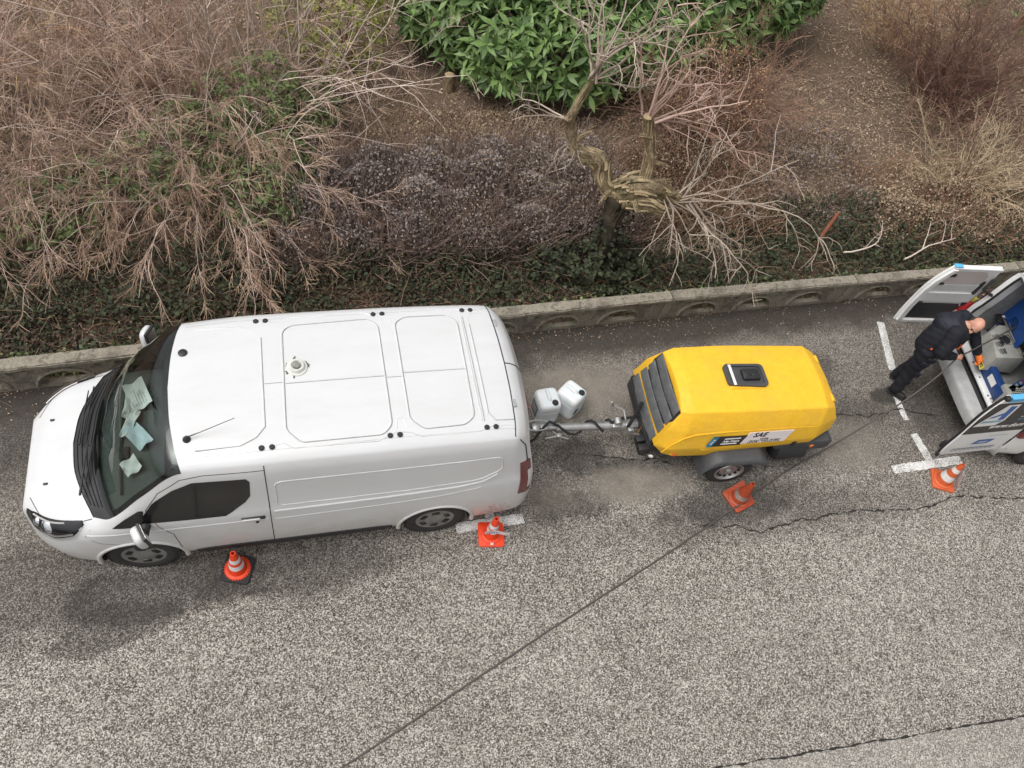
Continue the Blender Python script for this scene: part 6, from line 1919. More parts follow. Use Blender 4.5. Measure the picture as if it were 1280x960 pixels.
def bare_shrub(name, label, base, stems, length, spread, droop, mats, rng, sub=(9, .55), subsub=(5, .22), r0=.012, lean=(0, 0), tip_mat=None, tips=0, tip_len=.12, group=None, el=(35, 85), base_r=.3, zmin=.08, tipdir=None):
    o = thing(name, label, 'shrub', base, 0, group)
    A, B, Cc = Twigs(4), Twigs(3), Twigs(3)
    for _ in range(stems):
        az = rng.uniform(0, 2 * math.pi); e = R(rng.uniform(*el))
        d = np.array([math.cos(az) * math.cos(e) * spread + lean[0], math.sin(az) * math.cos(e) * spread + lean[1], math.sin(e)])
        L = length * rng.uniform(.68, 1.08)
        p = np.array([math.cos(az), math.sin(az), 0]) * base_r * rng.uniform(0, 1)
        P = wander(p, d, L, 10, .085, droop, rng)
        P[:, 2] = np.maximum(P[:, 2], zmin)
        A.add(P, r0 * rng.uniform(.7, 1.25), r0 * .25)
        for _ in range(int(sub[0] * rng.uniform(.6, 1.4))):
            i = rng.integers(2, 10)
            Q = wander(P[i], side_dir(P, i, R(rng.uniform(18, 50)), rng), sub[1] * L * rng.uniform(.35, 1.0) * .5, 7, .09, droop * .9, rng)
            Q[:, 2] = np.maximum(Q[:, 2], zmin)
            B.add(Q, r0 * .46, r0 * .24)
            for _ in range(int(subsub[0] * rng.uniform(.5, 1.5))):
                k = rng.integers(1, 7)
                W = wander(Q[k], side_dir(Q, k, R(rng.uniform(20, 55)), rng), subsub[1] * rng.uniform(.5, 1.3), 4, .12, droop * .6, rng)
                W[:, 2] = np.maximum(W[:, 2], zmin)
                Cc.add(W, r0 * .30, r0 * .18)
            if tips and (tipdir is None or (Q[-1] - 0) @ np.array(tipdir) > .35):
                for _ in range(tips):
                    k = rng.integers(3, 7)
                    W = wander(Q[k], side_dir(Q, k, R(rng.uniform(15, 60)), rng) + np.array([0, 0, -.35]), tip_len * rng.uniform(.5, 1.4), 4, .1, .2, rng)
                    W[:, 2] = np.maximum(W[:, 2], zmin)
                    D = None
                    o_t.add(W, .0042, .0026) if (o_t := shrub_tips) is not None else None
    A.build('stem', mats[0], o); tag(B.build('branch', mats[1], o), kind='stuff')
    if Cc.g: tag(Cc.build('twig', mats[2], o), kind='stuff')
    return o
shrub_tips = None

# ---- large bare shrubs at the left: pale arching stems with dead tan needles on the drooping ends
def arching(name, label, base, stems, length, rng, **kw):
    global shrub_tips
    shrub_tips = Twigs(3)
    o = bare_shrub(name, label, base, stems, length, 1.0, kw.pop('droop', .30), kw.pop('mats', (M_TWGREY, M_TWPINK, M_TWPINK)), rng, **kw)
    if shrub_tips.g: tag(shrub_tips.build('dead_needles', M_TAN, o), kind='stuff')
    shrub_tips = None
    return o
g_ = np.random.default_rng(3)
arching('arching_shrub', 'broad bare shrub of pale arching branches, tan dead tips hanging to the wall', (-1.2, 9.25, 0), 115, 2.3, g_,
        sub=(9, .66), subsub=(4, .26), r0=.0105, droop=.30, tips=8, tip_len=.19, el=(30, 88), lean=(-.03, -.03), base_r=1.2, zmin=.3)
arching('arching_shrub', 'pinkish bare shrub spreading beyond the left edge behind the low wall', (-3.5, 9.75, 0), 95, 2.5, g_,
        sub=(8, .66), subsub=(4, .28), r0=.0105, droop=.28, tips=6, tip_len=.14, el=(30, 88), lean=(.05, -.12), base_r=1.2, mats=(M_TWGREY, M_TWPINK, M_TWPINK))
arching('upright_shrub', 'clump of straight grey stems fanning upward behind the arching shrub', (-.45, 10.7, 0), 85, 3.4, g_,
        sub=(4, .55), subsub=(3, .28), r0=.013, droop=.12, el=(38, 88), lean=(0, .05), base_r=.9, mats=(M_TWGREY, M_TWGREY, M_TWPINK))
arching('reddish_shrub', 'tuft of thin reddish upright stems between the grey stems at the top left', (-1.9, 11.1, 0), 75, 3.1, g_,
        sub=(5, .6), subsub=(3, .28), r0=.011, droop=.14, el=(42, 88), base_r=.9, mats=(M_BROWN, M_TWPINK, M_BROWN))
arching('tan_shrub', 'dry tan shrub in the far left corner of the garden', (-4.4, 11.6, 0), 75, 2.6, g_,
        sub=(6, .6), subsub=(4, .26), r0=.010, droop=.15, el=(40, 85), base_r=.6, mats=(M_TWPINK, M_RUST, M_STRAW))
# a single long broken spray to the right of it
sp = thing('bare_sapling', 'thin leaning bare sapling on the edge of the soil path', 'sapling', (1.75, 9.35, .02))
T = Twigs(5); P = wander((0, 0, 0), (-.55, .45, .75), 1.9, 10, .05, -.02, g_); T.add(P, .014, .006)
for i in (4, 5, 6, 7, 8, 9):
    for _ in range(2):
        Q = wander(P[i], side_dir(P, i, R(g_.uniform(25, 60)), g_), g_.uniform(.3, .8), 7, .08, -.03, g_); T.add(Q, .006, .003)
        for _ in range(3):
            k = g_.integers(2, 7); T.add(wander(Q[k], side_dir(Q, k, R(40), g_), g_.uniform(.1, .25), 4, .1, 0, g_), .003, .002)
T.build('stem', M_TWGREY, sp)

# ---- brown rounded shrubs at the right
def bushy(name, label, base, n, h, w, mats, rng, leaf=None, nl=0, **kw):
    o = bare_shrub(name, label, base, n, h, w, kw.pop('droop', .08), mats, rng, **kw)
    if leaf:
        P = []
        while len(P) < nl:
            p = rng.normal(0, 1, 3); p /= np.linalg.norm(p); q = p * rng.uniform(.75, 1.0) * np.array([w * h * .55, w * h * .55, h * .5]) + np.array([0, 0, h * .52])
            if q[2] > .1: P.append(q)
        P = np.array(P); D = rng.normal(0, 1, P.shape); U = rng.normal(0, .4, P.shape) + np.array([0, 0, 1])
        tag(leaf_cloud('leaves', P, D, U, rng.uniform(.02, .045, len(P)), rng.uniform(.012, .025, len(P)), leaf, o), kind='stuff')
    return o
bushy('brown_shrub', 'rounded brown twiggy shrub right of the broken tree', (6.85, 10.0, 0), 130, 1.8, .8, (M_MAROON, M_MAROON, M_BROWN), g_, M_RUST, 1500, sub=(8, .7), subsub=(5, .22), r0=.0095, el=(30, 88), base_r=.55, droop=.14)
bushy('purple_brown_shrub', 'dark purple-brown spreading shrub of bare twigs near the right edge', (12.2, 10.75, 0), 140, 2.2, .75, (M_MAROON, M_MAROON, M_MAROON), g_, None, 0, sub=(8, .7), subsub=(4, .28), r0=.012, el=(30, 88), base_r=.5, droop=.16)
bushy('orange_brown_shrub', 'orange-brown upright shrub behind the dark one at the upper right', (12.3, 12.7, 0), 75, 1.9, .65, (M_RUST, M_RUST, M_STRAW), g_, M_RUST, 1500, sub=(8, .7), subsub=(4, .24), r0=.010, el=(36, 88), base_r=.8, droop=.14)
bushy('straw_shrub', 'straw-coloured feathery shrub above the open van at the right', (11.7, 8.8, 0), 48, 1.35, .9, (M_STRAW, M_STRAW, M_STRAW), g_, None, 0, sub=(8, .7), subsub=(4, .24), r0=.009, el=(30, 86), base_r=.9, droop=.16)
bushy('straw_shrub', 'dry straw shrub in the right-hand corner behind the service van', (14.4, 9.6, 0), 60, 1.5, .9, (M_STRAW, M_TWPINK, M_STRAW), g_, None, 0, sub=(8, .6), subsub=(4, .24), r0=.010, el=(35, 86), base_r=.5)

# ---- leafy shrubs
def leafy(name, label, base, blobs, n, lsize, lw, mat, rng, trunk=True, group=None, singles=0, flat=.5, rosette=7):
    """rosettes of leaves over a lumpy crown made of several ellipsoids"""
    o = thing(name, label, 'shrub', base, 0, group)
    P, D, U = [], [], []
    C0 = np.array([b_[0] for b_ in blobs], float); R0 = np.array([b_[1] for b_ in blobs], float)
    vol = R0.prod(1) ** (2 / 3); vol /= vol.sum()
    while len(P) < n:
        k = rng.choice(len(blobs), p=vol)
        d = rng.normal(0, 1, 3); d /= np.linalg.norm(d)
        if d[2] < -.55: continue
        p = C0[k] + d * R0[k] * (rng.uniform(.82, 1.04) if rng.random() < .75 else rng.uniform(.4, .8))
        ins = (((p - C0) / R0) ** 2).sum(1); ins[k] = 9
        if (ins < .7).any() or p[2] < .06: continue
        nn = d / R0[k]; nn /= np.linalg.norm(nn)
        ax = nn + np.array([0, 0, .45]) + rng.normal(0, .25, 3); ax /= np.linalg.norm(ax)
        m = int(rosette * rng.uniform(.6, 1.3))
        a0 = rng.uniform(0, 6.28)
        u = np.cross(ax, [0, 0, 1.0]) + 1e-3; u /= np.linalg.norm(u); w = np.cross(ax, u)
        for q in range(m):
            a = a0 + q * 2.4; tilt = R(rng.uniform(35, 95))
            dd = ax * math.cos(tilt) + (u * math.cos(a) + w * math.sin(a)) * math.sin(tilt) + np.array([0, 0, -.15])
            P.append(p + dd * .01 - ax * rng.uniform(0, lsize * .5)); D.append(dd); U.append(ax + np.array([0, 0, .3]))
    P, D, U = map(np.array, (P, D, U))
    L = lsize * rng.uniform(.6, 1.15, len(P)); Wd = L * lw * rng.uniform(.85, 1.15, len(P))
    if singles:
        Cm = np.array([0, 0, CAM_H]) - np.array(base)
        dist = np.linalg.norm(P - Cm, axis=1)
        facing = ((Cm - P) / dist[:, None] * (D * 0 + U / np.linalg.norm(U, axis=1, keepdims=True))).sum(1)
        # the leaves that show largest are single objects sharing a few meshes
        order = np.argsort(-(L * L / dist ** 2) * (facing > .35))
        pick = order[:singles]; rest = np.setdiff1d(np.arange(len(P)), pick)
        lm = []
        for v in range(4):
            V_, F_ = [], []
            prof = (0, .55, .95, 1.0, .78, .36, 0)
            for i, wv in enumerate(prof):
                f_ = i / (len(prof) - 1); z = -.10 * f_ ** 2 * (1 + .4 * v)
                V_ += [(f_, -.5 * lw * wv, z + .09 * lw * wv), (f_, 0, z), (f_, .5 * lw * wv, z + .09 * lw * wv)]
            for i in range(len(prof) - 1):
                for c in (0, 1): F_.append((3 * i + c, 3 * i + c + 1, 3 * i + c + 4, 3 * i + c + 3))
            m_ = MB().add(V_, F_).mesh('leaf', mat, 60); lm.append(m_)
        for q, i in enumerate(pick):
            x = D[i] / np.linalg.norm(D[i]); y = np.cross(U[i], x); y /= np.linalg.norm(y); z = np.cross(x, y)
            lf = link('leaf', lm[q % 4], o)
            M = Matrix(((x[0], y[0], z[0], 0), (x[1], y[1], z[1], 0), (x[2], y[2], z[2], 0), (0, 0, 0, 1))) @ Matrix.Scale(L[i], 4)
            M.translation = P[i]
            lf.matrix_local = M
        P, D, U, L, Wd = P[rest], D[rest], U[rest], L[rest], Wd[rest]
    tag(leaf_cloud('leaves', P, D, U, L, Wd, mat, o), kind='stuff')
    if trunk:
        T = Twigs(5)
        for c, r_ in zip(C0, R0):
            for _ in range(3):
                e = c + rng.normal(0, .35, 3) * r_
                T.add(np.linspace((rng.uniform(-.15, .15) + c[0] * .35, rng.uniform(-.15, .15) + c[1] * .35, 0), e, 6) + rng.normal(0, .02, (6, 3)), .03, .012)
        T.build('stems', M_BROWN, o)
    return o
lau = leafy('laurel_shrub', 'large evergreen laurel with long glossy leaves behind the broken tree', (5.0, 12.05, 0),
      [((-2.0, .1, .9), (1.05, .9, 1.05)), ((-1.2, -.75, .75), (1.0, .9, .85)), ((-.2, -.8, .9), (1.1, .95, 1.0)), ((.9, -.45, 1.0), (1.2, 1.0, 1.1)), ((2.2, .1, 1.2), (1.2, 1.0, 1.2)), ((3.4, .6, 1.2), (1.1, 1.0, 1.15)),
       ((-1.6, .3, 1.9), (1.3, 1.1, 1.1)), ((-.2, .1, 2.0), (1.4, 1.1, 1.2)), ((1.4, .6, 2.1), (1.5, 1.2, 1.2)), ((2.9, 1.0, 2.0), (1.4, 1.2, 1.2)), ((4.2, 1.1, 1.4), (1.0, 1.0, 1.1)), ((.3, 1.0, 2.7), (2.0, 1.4, 1.2))],
      23000, .265, .30, M_LAUREL, g_, singles=300)
leafy('evergreen_shrub', 'yellow-green small-leaved shrub behind the grey stems at the top', (.95, 11.3, 0), [((0, 0, .9), (.7, .65, 1.0)), ((-.5, .4, 1.2), (.7, .6, 1.0)), ((.3, .6, 1.1), (.6, .6, .9))], 5200, .07, .5, M_YGREEN, g_)
leafy('evergreen_shrub', 'green bush in the top right corner of the garden', (16.0, 13.6, 0), [((0, 0, .9), (1.3, 1.0, 1.0)), ((1.6, .3, 1.1), (1.2, 1.0, 1.1)), ((-1.3, .9, .7), (.9, .9, .8))], 3200, .09, .5, M_MGREEN, g_)
for k, (x, y, r_, h_) in enumerate(((-1.5, 8.9, .85, 1.0), (-.35, 8.4, .75, .9), (.1, 9.8, .6, .8), (-2.9, 8.2, .7, .7), (-.5, 9.6, .8, 1.3))):
    leafy('undergrowth_shrub', ['low green leaves under the heart of the arching shrub', 'green sprays under the front of the arching shrub', 'dull green tuft at the foot of the grey stems', 'small green bush under the leftmost drooping branches', 'taller green leaves showing through the arching shrub beside the grey stems'][k],
          (x, y, 0), [((0, 0, h_ * .5), (r_, r_ * .8, h_ * .6)), ((.3, .25, h_ * .7), (r_ * .7, r_ * .7, h_ * .5))], 2200, .085, .45, M_MGREEN, g_, trunk=False)

# ---- low twiggy hedge of small purplish leaves along the garden edge
def hedge(name, label, x0, x1, y0, y1, h, n, mat, mat2, rng, frac=.5):
    o = thing(name, label, 'shrub', ((x0 + x1) / 2, (y0 + y1) / 2, 0), 0, 'low shrubs along the garden edge')
    hx, hy = (x1 - x0) / 2, (y1 - y0) / 2
    x = rng.uniform(-1, 1, n * 3); y = rng.uniform(-1, 1, n * 3)
    top = h * (1 - .35 * np.abs(x) ** 3 - .45 * np.abs(y) ** 3) * (.8 + .25 * np.sin(x * 5 + y * 4) * np.cos(x * 2.3 - y * 6))
    z = top * (1 - rng.random(n * 3) ** 2.2 * .9)
    keep = rng.random(n * 3) < np.clip(.5 + .6 * np.sin(x * 5.1 + 1.3 + y) * np.sin(y * 4.3 + x * 2) - .5 * (x * x + y * y > .85), .06, 1) ; idx = np.where(keep)[0][:n]
    P = np.stack([x * hx, y * hy, np.maximum(z, .04)], 1)[idx]
    D = rng.normal(0, 1, P.shape) + np.array([0, 0, .5]); U = rng.normal(0, .7, P.shape) + np.array([0, -.2, 1])
    L = rng.uniform(.025, .055, len(P))
    k = rng.random(len(P)) < frac
    tag(leaf_cloud('leaves', P[k], D[k], U[k], L[k], L[k] * .6, mat, o), kind='stuff')
    tag(leaf_cloud('dry_leaves', P[~k], D[~k], U[~k], L[~k] * .8, L[~k] * .4, mat2, o), kind='stuff')
    T = Twigs(3)
    for _ in range(int(n * .22)):
        b_ = np.array([rng.uniform(-hx, hx), rng.uniform(-hy, hy), 0])
        hh = h * rng.uniform(.5, 1.1) * (1 - .4 * abs(b_[0] / hx) ** 3)
        T.add(wander(b_, (rng.normal(0, .5), rng.normal(0, .5), 1), hh, 5, .14, 0, rng), .0050, .0028)
    tag(T.build('twigs', M_MAUVE if mat is M_PURPLE else M_BROWN, o), kind='stuff')
    return o
hedge('low_shrub', 'low purple-grey shrub of tiny leaves left of the broken tree', 1.3, 3.6, 7.3, 9.3, 1.10, 14000, M_PURPLE, M_DRYLEAF, g_, .68)
hedge('low_shrub', 'low purplish shrub close against the trunk of the broken tree', 3.0, 5.0, 7.5, 9.5, .95, 10000, M_PURPLE, M_STRAWL, g_, .58)
hedge('low_shrub', 'grey-purple shrub at the right foot of the arching shrub', -.2, 1.9, 7.3, 9.2, 1.0, 11000, M_PURPLE, M_IVYB, g_, .72)
hedge('low_shrub', 'brownish low shrub below the rounded brown shrub', 4.9, 7.4, 7.6, 9.6, .70, 8000, M_IVYB, M_DRYLEAF, g_, .5)
hedge('low_shrub', 'sparse straw and purple growth at the edge of the leaf-strewn path', 7.0, 9.9, 7.7, 10.2, .42, 8000, M_PURPLE, M_STRAWL, g_, .4)
hedge('low_shrub', 'low dry growth in front of the straw shrub', 9.2, 12.4, 7.2, 9.2, .5, 8000, M_DRYLEAF, M_STRAWL, g_, .5)
hedge('low_shrub', 'tawny low growth on the soil bank behind the purple-grey shrub', 1.0, 4.6, 9.0, 10.6, .24, 8000, M_STRAWL, M_DRYLEAF, g_, .4)
# ---- ivy along the back of the wall, leaf litter, dry grass
def scatter(name, n, xr, yf, zf, size, ratio, mat, rng, up=1.0, dens=None):
    x = rng.uniform(xr[0], xr[1], n); f = rng.random(n); y = yf(x, f)
    if dens is not None:
        k = rng.random(n) < dens(x, y); x, y = x[k], y[k]
    z = zf(x, y, rng)
    P = np.stack([x, y, z], 1)
    D = rng.normal(0, 1, P.shape) * np.array([1, 1, .35]); U = rng.normal(0, .45, P.shape) + np.array([0, 0, up])
    L = rng.uniform(size[0], size[1], len(P))
    return tag(leaf_cloud(name, P, D, U, L, L * ratio, mat), kind='stuff')
wy = wall_y
ripple = lambda x, y: .5 + .5 * np.sin(x * 1.7 + np.sin(y * 2.1) * 1.3) * np.sin(y * 2.6 + np.sin(x * 1.1) * 1.5)
bank = lambda x, f: wy(x) + .35 + f * 1.35
bankz = lambda x, y, r: .03 + (.06 + .34 * np.clip((y - wy(x) - .5) / .9, 0, 1)) * (.5 + .6 * ripple(x * 1.7, y * 2)) * r.random(len(x)) ** .6
scatter('ivy_shade_bank', 26000, (-7, 4.8), bank, bankz, (.03, .065), .85, M_IVY, g_, dens=lambda x, y: np.clip(1.25 * ripple(x * 1.5 + 1, y * 1.8) - .12, .03, 1))  # dark bank of ivy and dead leaves standing in for the shrubs' shade
scatter('dead_leaf_shade_bank', 26000, (-7, 4.8), bank, lambda x, y, r: bankz(x, y, r) * .8, (.025, .06), .6, M_IVYB, g_)
scatter('ivy_ground_cover', 46000, (-7, 15), lambda x, f: wy(x) + .2 + f ** 1.1 * 1.8, lambda x, y, r: .03 + .30 * r.random(len(x)) * (.3 + .7 * ripple(x, y)), (.035, .085), .85, M_IVY, g_,
        dens=lambda x, y: np.clip(.05 + .9 * ripple(x * 1.1, y * 1.3) + .28 * np.clip((x - 4) / 2, -.4, 1) - .45 * ((x < .3) & (y < wy(x) + .75)), .04, 1))
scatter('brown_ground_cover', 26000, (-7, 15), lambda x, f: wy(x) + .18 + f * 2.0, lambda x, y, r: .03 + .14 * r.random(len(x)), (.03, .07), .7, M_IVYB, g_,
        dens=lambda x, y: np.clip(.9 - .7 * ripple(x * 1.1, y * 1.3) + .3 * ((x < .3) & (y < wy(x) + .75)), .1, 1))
scatter('leaf_litter', 110000, (-9, 24), lambda x, f: wy(x) + .2 + f * 12, lambda x, y, r: .03 + .06 * np.sin(x * .9) * np.sin(y * .7) + .05 * np.sin(x * 2.3 + y * 1.7) + r.uniform(0, .03, len(x)), (.02, .065), .6, M_DRYLEAF, g_,
        dens=lambda x, y: np.clip(.3 + .8 * ripple(x * .6 + 2, y * .5), .05, 1) * np.where(y < wy(x) + 1.5, .16, 1))
scatter('fallen_leaves', 4600, (-6, 14), lambda x, f: wy(x) - .02 - .9 * f ** 3.0, lambda x, y, r: r.uniform(.006, .014, len(x)), (.012, .036), .6, M_DRYLEAF, g_,
        dens=lambda x, y: np.clip(.08 + .5 * ripple(x * 1.3, y), 0, 1))
T = Twigs(3)
for _ in range(16000):
    x = g_.uniform(-5, 18); y = wy(x) + .9 + abs(g_.normal(0, 1)) * 2.8
    if g_.random() > .25 + .75 * ripple(x * .9 + 1, y * .8): continue
    T.add(wander((x, y, gz(x, y)), (g_.normal(0, .8), g_.normal(0, .8), .7), g_.uniform(.12, .38), 4, .15, .25, g_), .0028, .0012)
tag(T.build('dry_grass', M_STRAW), kind='stuff')
scatter('ivy_in_arches', 9000, (-6, 14), lambda x, f: wy(x) + .05 + f * .25, lambda x, y, r: .02 + .34 * r.random(len(x)), (.03, .06), .85, M_MGREEN, g_, .3,
        dens=lambda x, y: np.clip(.1 + .8 * ripple(x * 2.1, y * 3), .05, 1))
T = Twigs(3)
for _ in range(2600):
    x = g_.uniform(-6, 14); y = wy(x) + .25 + g_.random() * 1.8
    T.add(wander((x, y, .05), (g_.normal(0, 1), g_.normal(0, 1), .45), g_.uniform(.2, .7), 6, .15, .15, g_), .0035, .0018)
tag(T.build('fallen_twigs', M_BROWN), kind='stuff')

# ---- the broken tree: stump-like trunk, torn limbs, bunches of pale shoots
tree = thing('broken_tree', 'storm-broken pollard with torn pale wood, tangled bare shoots hanging over the wall', 'tree', (4.17, 7.08, 0))
def limb(pts, rad, name='limb', mat=M_BARK, n=14, rough=.035, seed=1):
    rng = np.random.default_rng(seed)
    P = np.array(pts, float); cl = np.concatenate([[0], np.cumsum(np.linalg.norm(np.diff(P, axis=0), axis=1))])
    m = max(8, int(cl[-1] / .05)); Q = pchip(cl, P, np.linspace(0, cl[-1], m)); r_ = pchip(cl, np.array(rad, float), np.linspace(0, cl[-1], m))
    mb = MB().tube(Q, r_, n)
    ph_ = rng.uniform(0, 6.28, 5)
    for i in range(m):
        for j in range(n):
            k = i * n + j; a = 2 * math.pi * j / n
            f_ = 1 + .20 * math.sin(2 * a + ph_[0] + i * .35) + .15 * math.sin(5 * a + ph_[1] - i * .3) * math.sin(i * .8 + ph_[3]) + .08 * math.sin(8 * a + ph_[2] + i * .5) + .10 * math.sin(i * 1.1 + ph_[4])
            c = Vector(Q[i]); mb.v[k] = tuple(c + (Vector(mb.v[k]) - c) * f_)
    o = mb.build(name, mat, tree, smooth=60)
    fb = MB()                                                       # strips of lifting bark along the limb
    for _ in range(int(cl[-1] * 26)):
        i = rng.integers(0, max(1, m - 7)); a = rng.uniform(0, 6.28); k = int(rng.integers(4, 9))
        pts_ = []
        for q in range(i, min(m, i + k)):
            t = Q[min(q + 1, m - 1)] - Q[max(q - 1, 0)]; t = t / np.linalg.norm(t)
            u = np.array(frame_of(t)[0]); w = np.cross(t, u)
            pts_.append(Q[q] + (u * math.cos(a + .05 * (q - i)) + w * math.sin(a + .05 * (q - i))) * r_[q] * (1.04 + .02 * rng.random() + (.18 if q == i + k - 1 else 0)))
        if len(pts_) > 2: fb.tube(pts_, [r_[i] * .13] * (len(pts_) - 1) + [r_[i] * .03], 5)
    tag(fb.build('bark_strips', M_BARK2 if mat is M_BARK else M_BARKD, tree), kind='stuff')
    return o
M_BARK2 = simple('torn_bark_pale', (.40, .315, .19), .9, var=.65, scale=9)
limb([(0, 0, 0), (.0, .03, .5), (-.02, .06, 1.0), (.02, .11, 1.45)], [.13, .11, .12, .15], 'trunk', M_BARKD, seed=2)
limb([(.06, .12, 1.42), (-.17, .20, 1.52), (-.33, .33, 1.82), (-.66, .38, 2.00), (-.80, .45, 2.30), (-.88, .38, 2.46)], [.14, .09, .115, .065, .07, .042], seed=3)
limb([(-.84, .41, 2.42), (-.80, .38, 2.7), (-.72, .34, 3.05)], [.05, .04, .034], seed=8)
limb([(-.10, .14, 1.46), (.25, .10, 1.62), (.46, .06, 1.58), (.74, .06, 1.44), (1.02, .05, 1.32)], [.13, .165, .11, .085, .03], seed=4)
limb([(.02, .02, 1.40), (.30, -.06, 1.46), (.55, -.06, 1.36), (.80, -.02, 1.30)], [.10, .10, .075, .03], seed=6)
limb([(.30, .12, 1.58), (.28, .20, 2.0), (.15, .26, 2.4), (.08, .26, 2.58)], [.085, .070, .062, .052], seed=5)
g6 = np.random.default_rng(5)
for (p_, d_, L_) in (((-.4, .32, 1.85), (-.6, -.3, .3), .3), ((-.7, .40, 2.1), (.5, -.3, .4), .28), ((.30, .16, 1.95), (.7, -.2, .3), .25), ((.2, .22, 2.3), (-.6, -.2, .4), .22), ((.6, .05, 1.5), (.3, -.5, .4), .3), ((.15, .0, 1.5), (-.2, -.7, .2), .32), ((-.1, .16, 1.5), (-.8, -.4, -.1), .3)):
    limb(wander(p_, d_, L_, 5, .2, .05, g6), [.035, .030, .028, .024, .016], 'stub', seed=int(L_ * 100))
# splintered, pale torn wood where the crown broke away
rng = random.Random(21)
for k in range(40):
    a = Vector((.0 + rng.uniform(-.10, .45), .06 + rng.uniform(-.10, .08), 1.58 + rng.uniform(-.12, .12)))
    d = Vector((rng.uniform(.05, .34), rng.uniform(-.10, .06), rng.uniform(-.20, .10)))
    e = a + d
    MB().tube([tuple(a), tuple(a + d * .5 + Vector((0, 0, .02))), tuple(e)], [.026, .018, .004], 5, flat=.5).build('splinter', M_BARK if k % 3 else M_CUT, tree, smooth=30)
MB().lathe([(.001, 0), (.055, .004), (.062, -.01)], 14, (.08, .26, 2.585), (-.1, .05, 1)).build('sawn_end', M_CUT, tree)
g5 = np.random.default_rng(77)
def shoots(name, origin, n, L, dirs, spread, droop, r0, sub=(6, .5), ss=(4, .22), mat=M_SHOOT, rng=g5):
    A = Twigs(5); B = Twigs(4); Cc = Twigs(3)
    for _ in range(n):
        d = np.array(dirs, float) + rng.normal(0, spread, 3)
        P = wander(np.array(origin) + rng.normal(0, .03, 3), d, L * rng.uniform(.6, 1.15), 10, .13, droop, rng)
        A.add(P, r0 * rng.uniform(.7, 1.2), r0 * .3)
        for _ in range(int(sub[0] * rng.uniform(.6, 1.4))):
            i = rng.integers(2, 10)
            Q = wander(P[i], side_dir(P, i, R(rng.uniform(30, 70)), rng), L * sub[1] * rng.uniform(.3, 1), 7, .17, droop, rng); B.add(Q, r0 * .5, r0 * .2)
            for _ in range(int(ss[0] * rng.uniform(.5, 1.5))):
                k = rng.integers(1, 7); Cc.add(wander(Q[k], side_dir(Q, k, R(rng.uniform(30, 75)), rng), ss[1] * rng.uniform(.5, 1.3), 5, .2, droop, rng), r0 * .24, r0 * .12)
    A.build(name, mat, tree); tag(B.build('branch', mat, tree), kind='stuff'); tag(Cc.build('twig', mat, tree), kind='stuff')
shoots('shoot', (-.72, .34, 3.02), 8, 1.3, (.05, .25, 1.0), .42, -.02, .019, (5, .5), (4, .24))
shoots('shoot', (-.74, .35, 3.0), 4, 1.0, (.5, .1, .5), .4, .02, .014, (4, .5), (3, .22))
shoots('shoot', (-.84, .42, 2.4), 3, .8, (-.8, .0, .2), .35, .05, .013, (4, .5), (4, .2))
shoots('shoot', (-.6, .42, 2.1), 2, .7, (-.5, .0, -.2), .35, .08, .011, (4, .5), (4, .2))
shoots('shoot', (.10, .28, 2.52), 6, 1.35, (.25, .25, .85), .35, .02, .020, (5, .5), (4, .24), M_TWPINK)
shoots('shoot', (.10, .26, 2.50), 6, 1.35, (.75, .0, .30), .30, .03, .017, (5, .5), (4, .24), M_TWPINK)
shoots('shoot', (.98, .05, 1.36), 5, 1.65, (.70, -.55, .05), .30, .15, .020, (7, .5), (4, .26))
shoots('shoot', (.80, .04, 1.42), 4, 1.45, (.85, .0, .3), .36, .10, .016, (5, .5), (4, .24))
shoots('shoot', (.62, .05, 1.50), 4, 1.4, (.25, -.8, -.0), .35, .14, .015, (5, .5), (4, .22))
shoots('shoot', (.90, .06, 1.40), 3, 1.1, (.35, .5, .6), .35, .05, .013, (5, .5), (4, .22))
leafy('ivy_bush', 'dark ivy mound hiding the foot of the broken tree', (4.05, 6.95, 0), [((0, 0, .3), (.42, .36, .45)), ((.5, .1, .2), (.5, .4, .3)), ((-.5, .12, .2), (.45, .35, .3))], 1500, .075, .85, M_IVY, g5, trunk=False)
# ivy climbing the foot of the trunk
P = []
for _ in range(520):
    a = g5.uniform(0, 6.28); z = abs(g5.normal(0, .6))
    P.append((math.cos(a) * (.17 + .05 * g5.random()) + .06 * z, math.sin(a) * (.17 + .05 * g5.random()) + .05 * z, z))
P = np.array(P)
tag(leaf_cloud('ivy', P, g5.normal(0, 1, P.shape), P * np.array([1, 1, 0]) + np.array([0, 0, .15]), g5.uniform(.05, .09, len(P)), g5.uniform(.04, .07, len(P)), M_IVY, tree), kind='stuff')

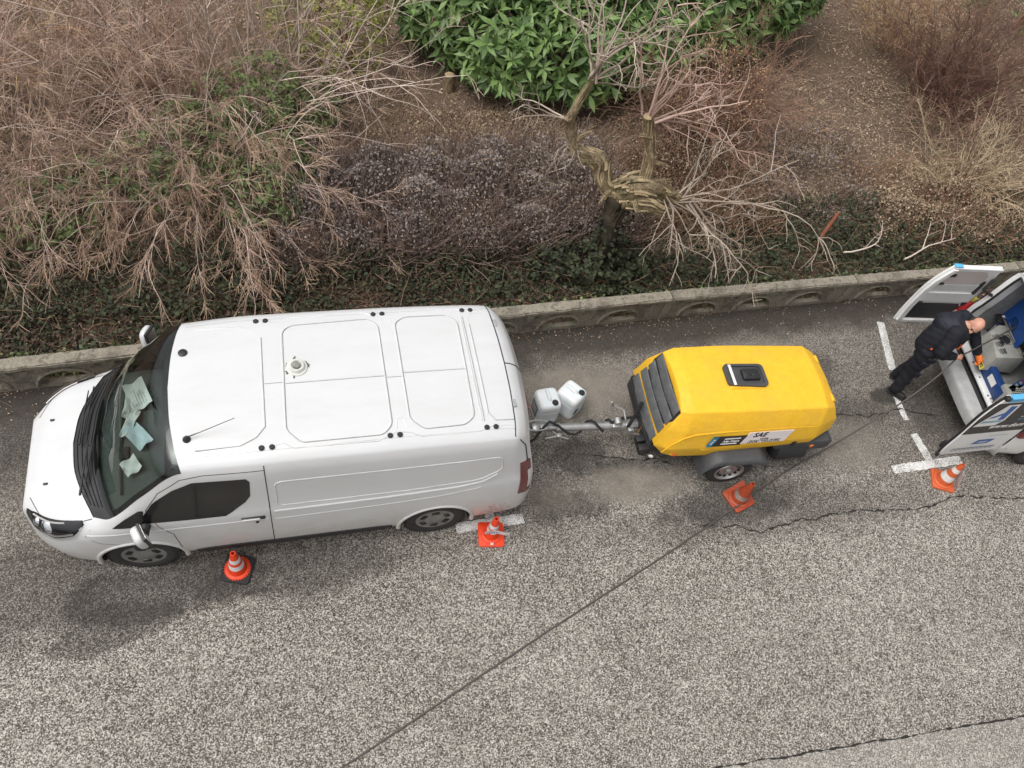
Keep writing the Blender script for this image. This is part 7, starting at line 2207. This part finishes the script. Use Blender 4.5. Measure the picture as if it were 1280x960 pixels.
# ---- loose things lying about
st_ = thing('tree_stump', 'small sawn stump at the foot of the laurel', 'stump', (2.68, 11.15, 0))
mb = MB().tube([(0, 0, -.05), (.01, 0, .18), (.0, .01, .34)], [.10, .085, .085], 14); mb.build('stump_wood', M_BARK, st_)
MB().lathe([(.078, 0), (.001, .004)], 14, (0, .01, .342), caps=False).build('sawn_face', M_CUT, st_)
cbn = thing('cut_branch', 'reddish cut branch standing slantwise with a pale sawn end', 'branch', (7.95, 7.35, 0))
MB().tube([(-.05, -.05, .0), (.05, .08, .30), (.22, .22, .62)], [.036, .034, .030], 10).build('branch_wood', simple('reddish_bark', (.22, .075, .038), .8, var=.3, scale=16), cbn)
MB().lathe([(.030, 0), (.001, .003)], 12, (.22, .22, .622), (.4, .35, 1), caps=False).build('sawn_face', M_CUT, cbn)
sl_t = thing('stone_slab', 'small grey slab lying in the ivy near the trunk', 'stone', (3.68, 6.78, .10), R(-22))
MB().box((0, 0, 0), (.30, .085, .05), (0, .05, 0), bevel=.012).build('slab', M_CAST, sl_t)
for k, (x, y, dx, dy, L, lab) in enumerate(((9.2, 6.85, .8, .25, 1.1, 'fallen forked grey branch lying on the ivy above the open van door'), (8.2, 7.05, .9, .1, 1.2, 'thin fallen branch lying on the ivy beside the cut reddish branch'))):
    o = thing('fallen_branch', lab, 'branch', (x, y, .28))
    T = Twigs(5); P = wander((0, 0, 0), (dx, dy, .12), L, 10, .10, .02, g5); T.add(P, .016, .005)
    for i in (3, 5, 6, 8):
        Q = wander(P[i], side_dir(P, i, R(40), g5) * np.array([1, 1, .4]) + np.array([0, 0, .1]), L * .45, 7, .1, 0, g5); T.add(Q, .008, .003)
        for j in (3, 5): T.add(wander(Q[j], side_dir(Q, j, R(45), g5), .2, 4, .1, 0, g5), .004, .002)
    T.build('fallen_wood', M_TWGREY, o)

bt = thing('bare_tree', 'tall bare tree beyond the left edge, mirrored in the windscreen of the left van', 'tree', (-9.6, 9.2, 0))
T = Twigs(6); T2 = Twigs(4); T3 = Twigs(3)
P = wander((0, 0, 0), (.05, -.05, 1), 6.5, 12, .06, -.02, g5); T.add(P, .17, .05)
for _ in range(30):
    i = g5.integers(3, 12)
    Q = wander(P[i], side_dir(P, i, R(g5.uniform(35, 70)), g5), g5.uniform(1.2, 2.8), 9, .12, -.04, g5); T2.add(Q, .05, .015)
    for _ in range(8):
        k = g5.integers(2, 9); W = wander(Q[k], side_dir(Q, k, R(g5.uniform(25, 60)), g5), g5.uniform(.4, 1.1), 6, .12, -.02, g5); T3.add(W, .014, .005)
T.build('trunk', M_BARKD, bt); tag(T2.build('branch', M_BARKD, bt), kind='stuff'); tag(T3.build('twig', M_BARKD, bt), kind='stuff')
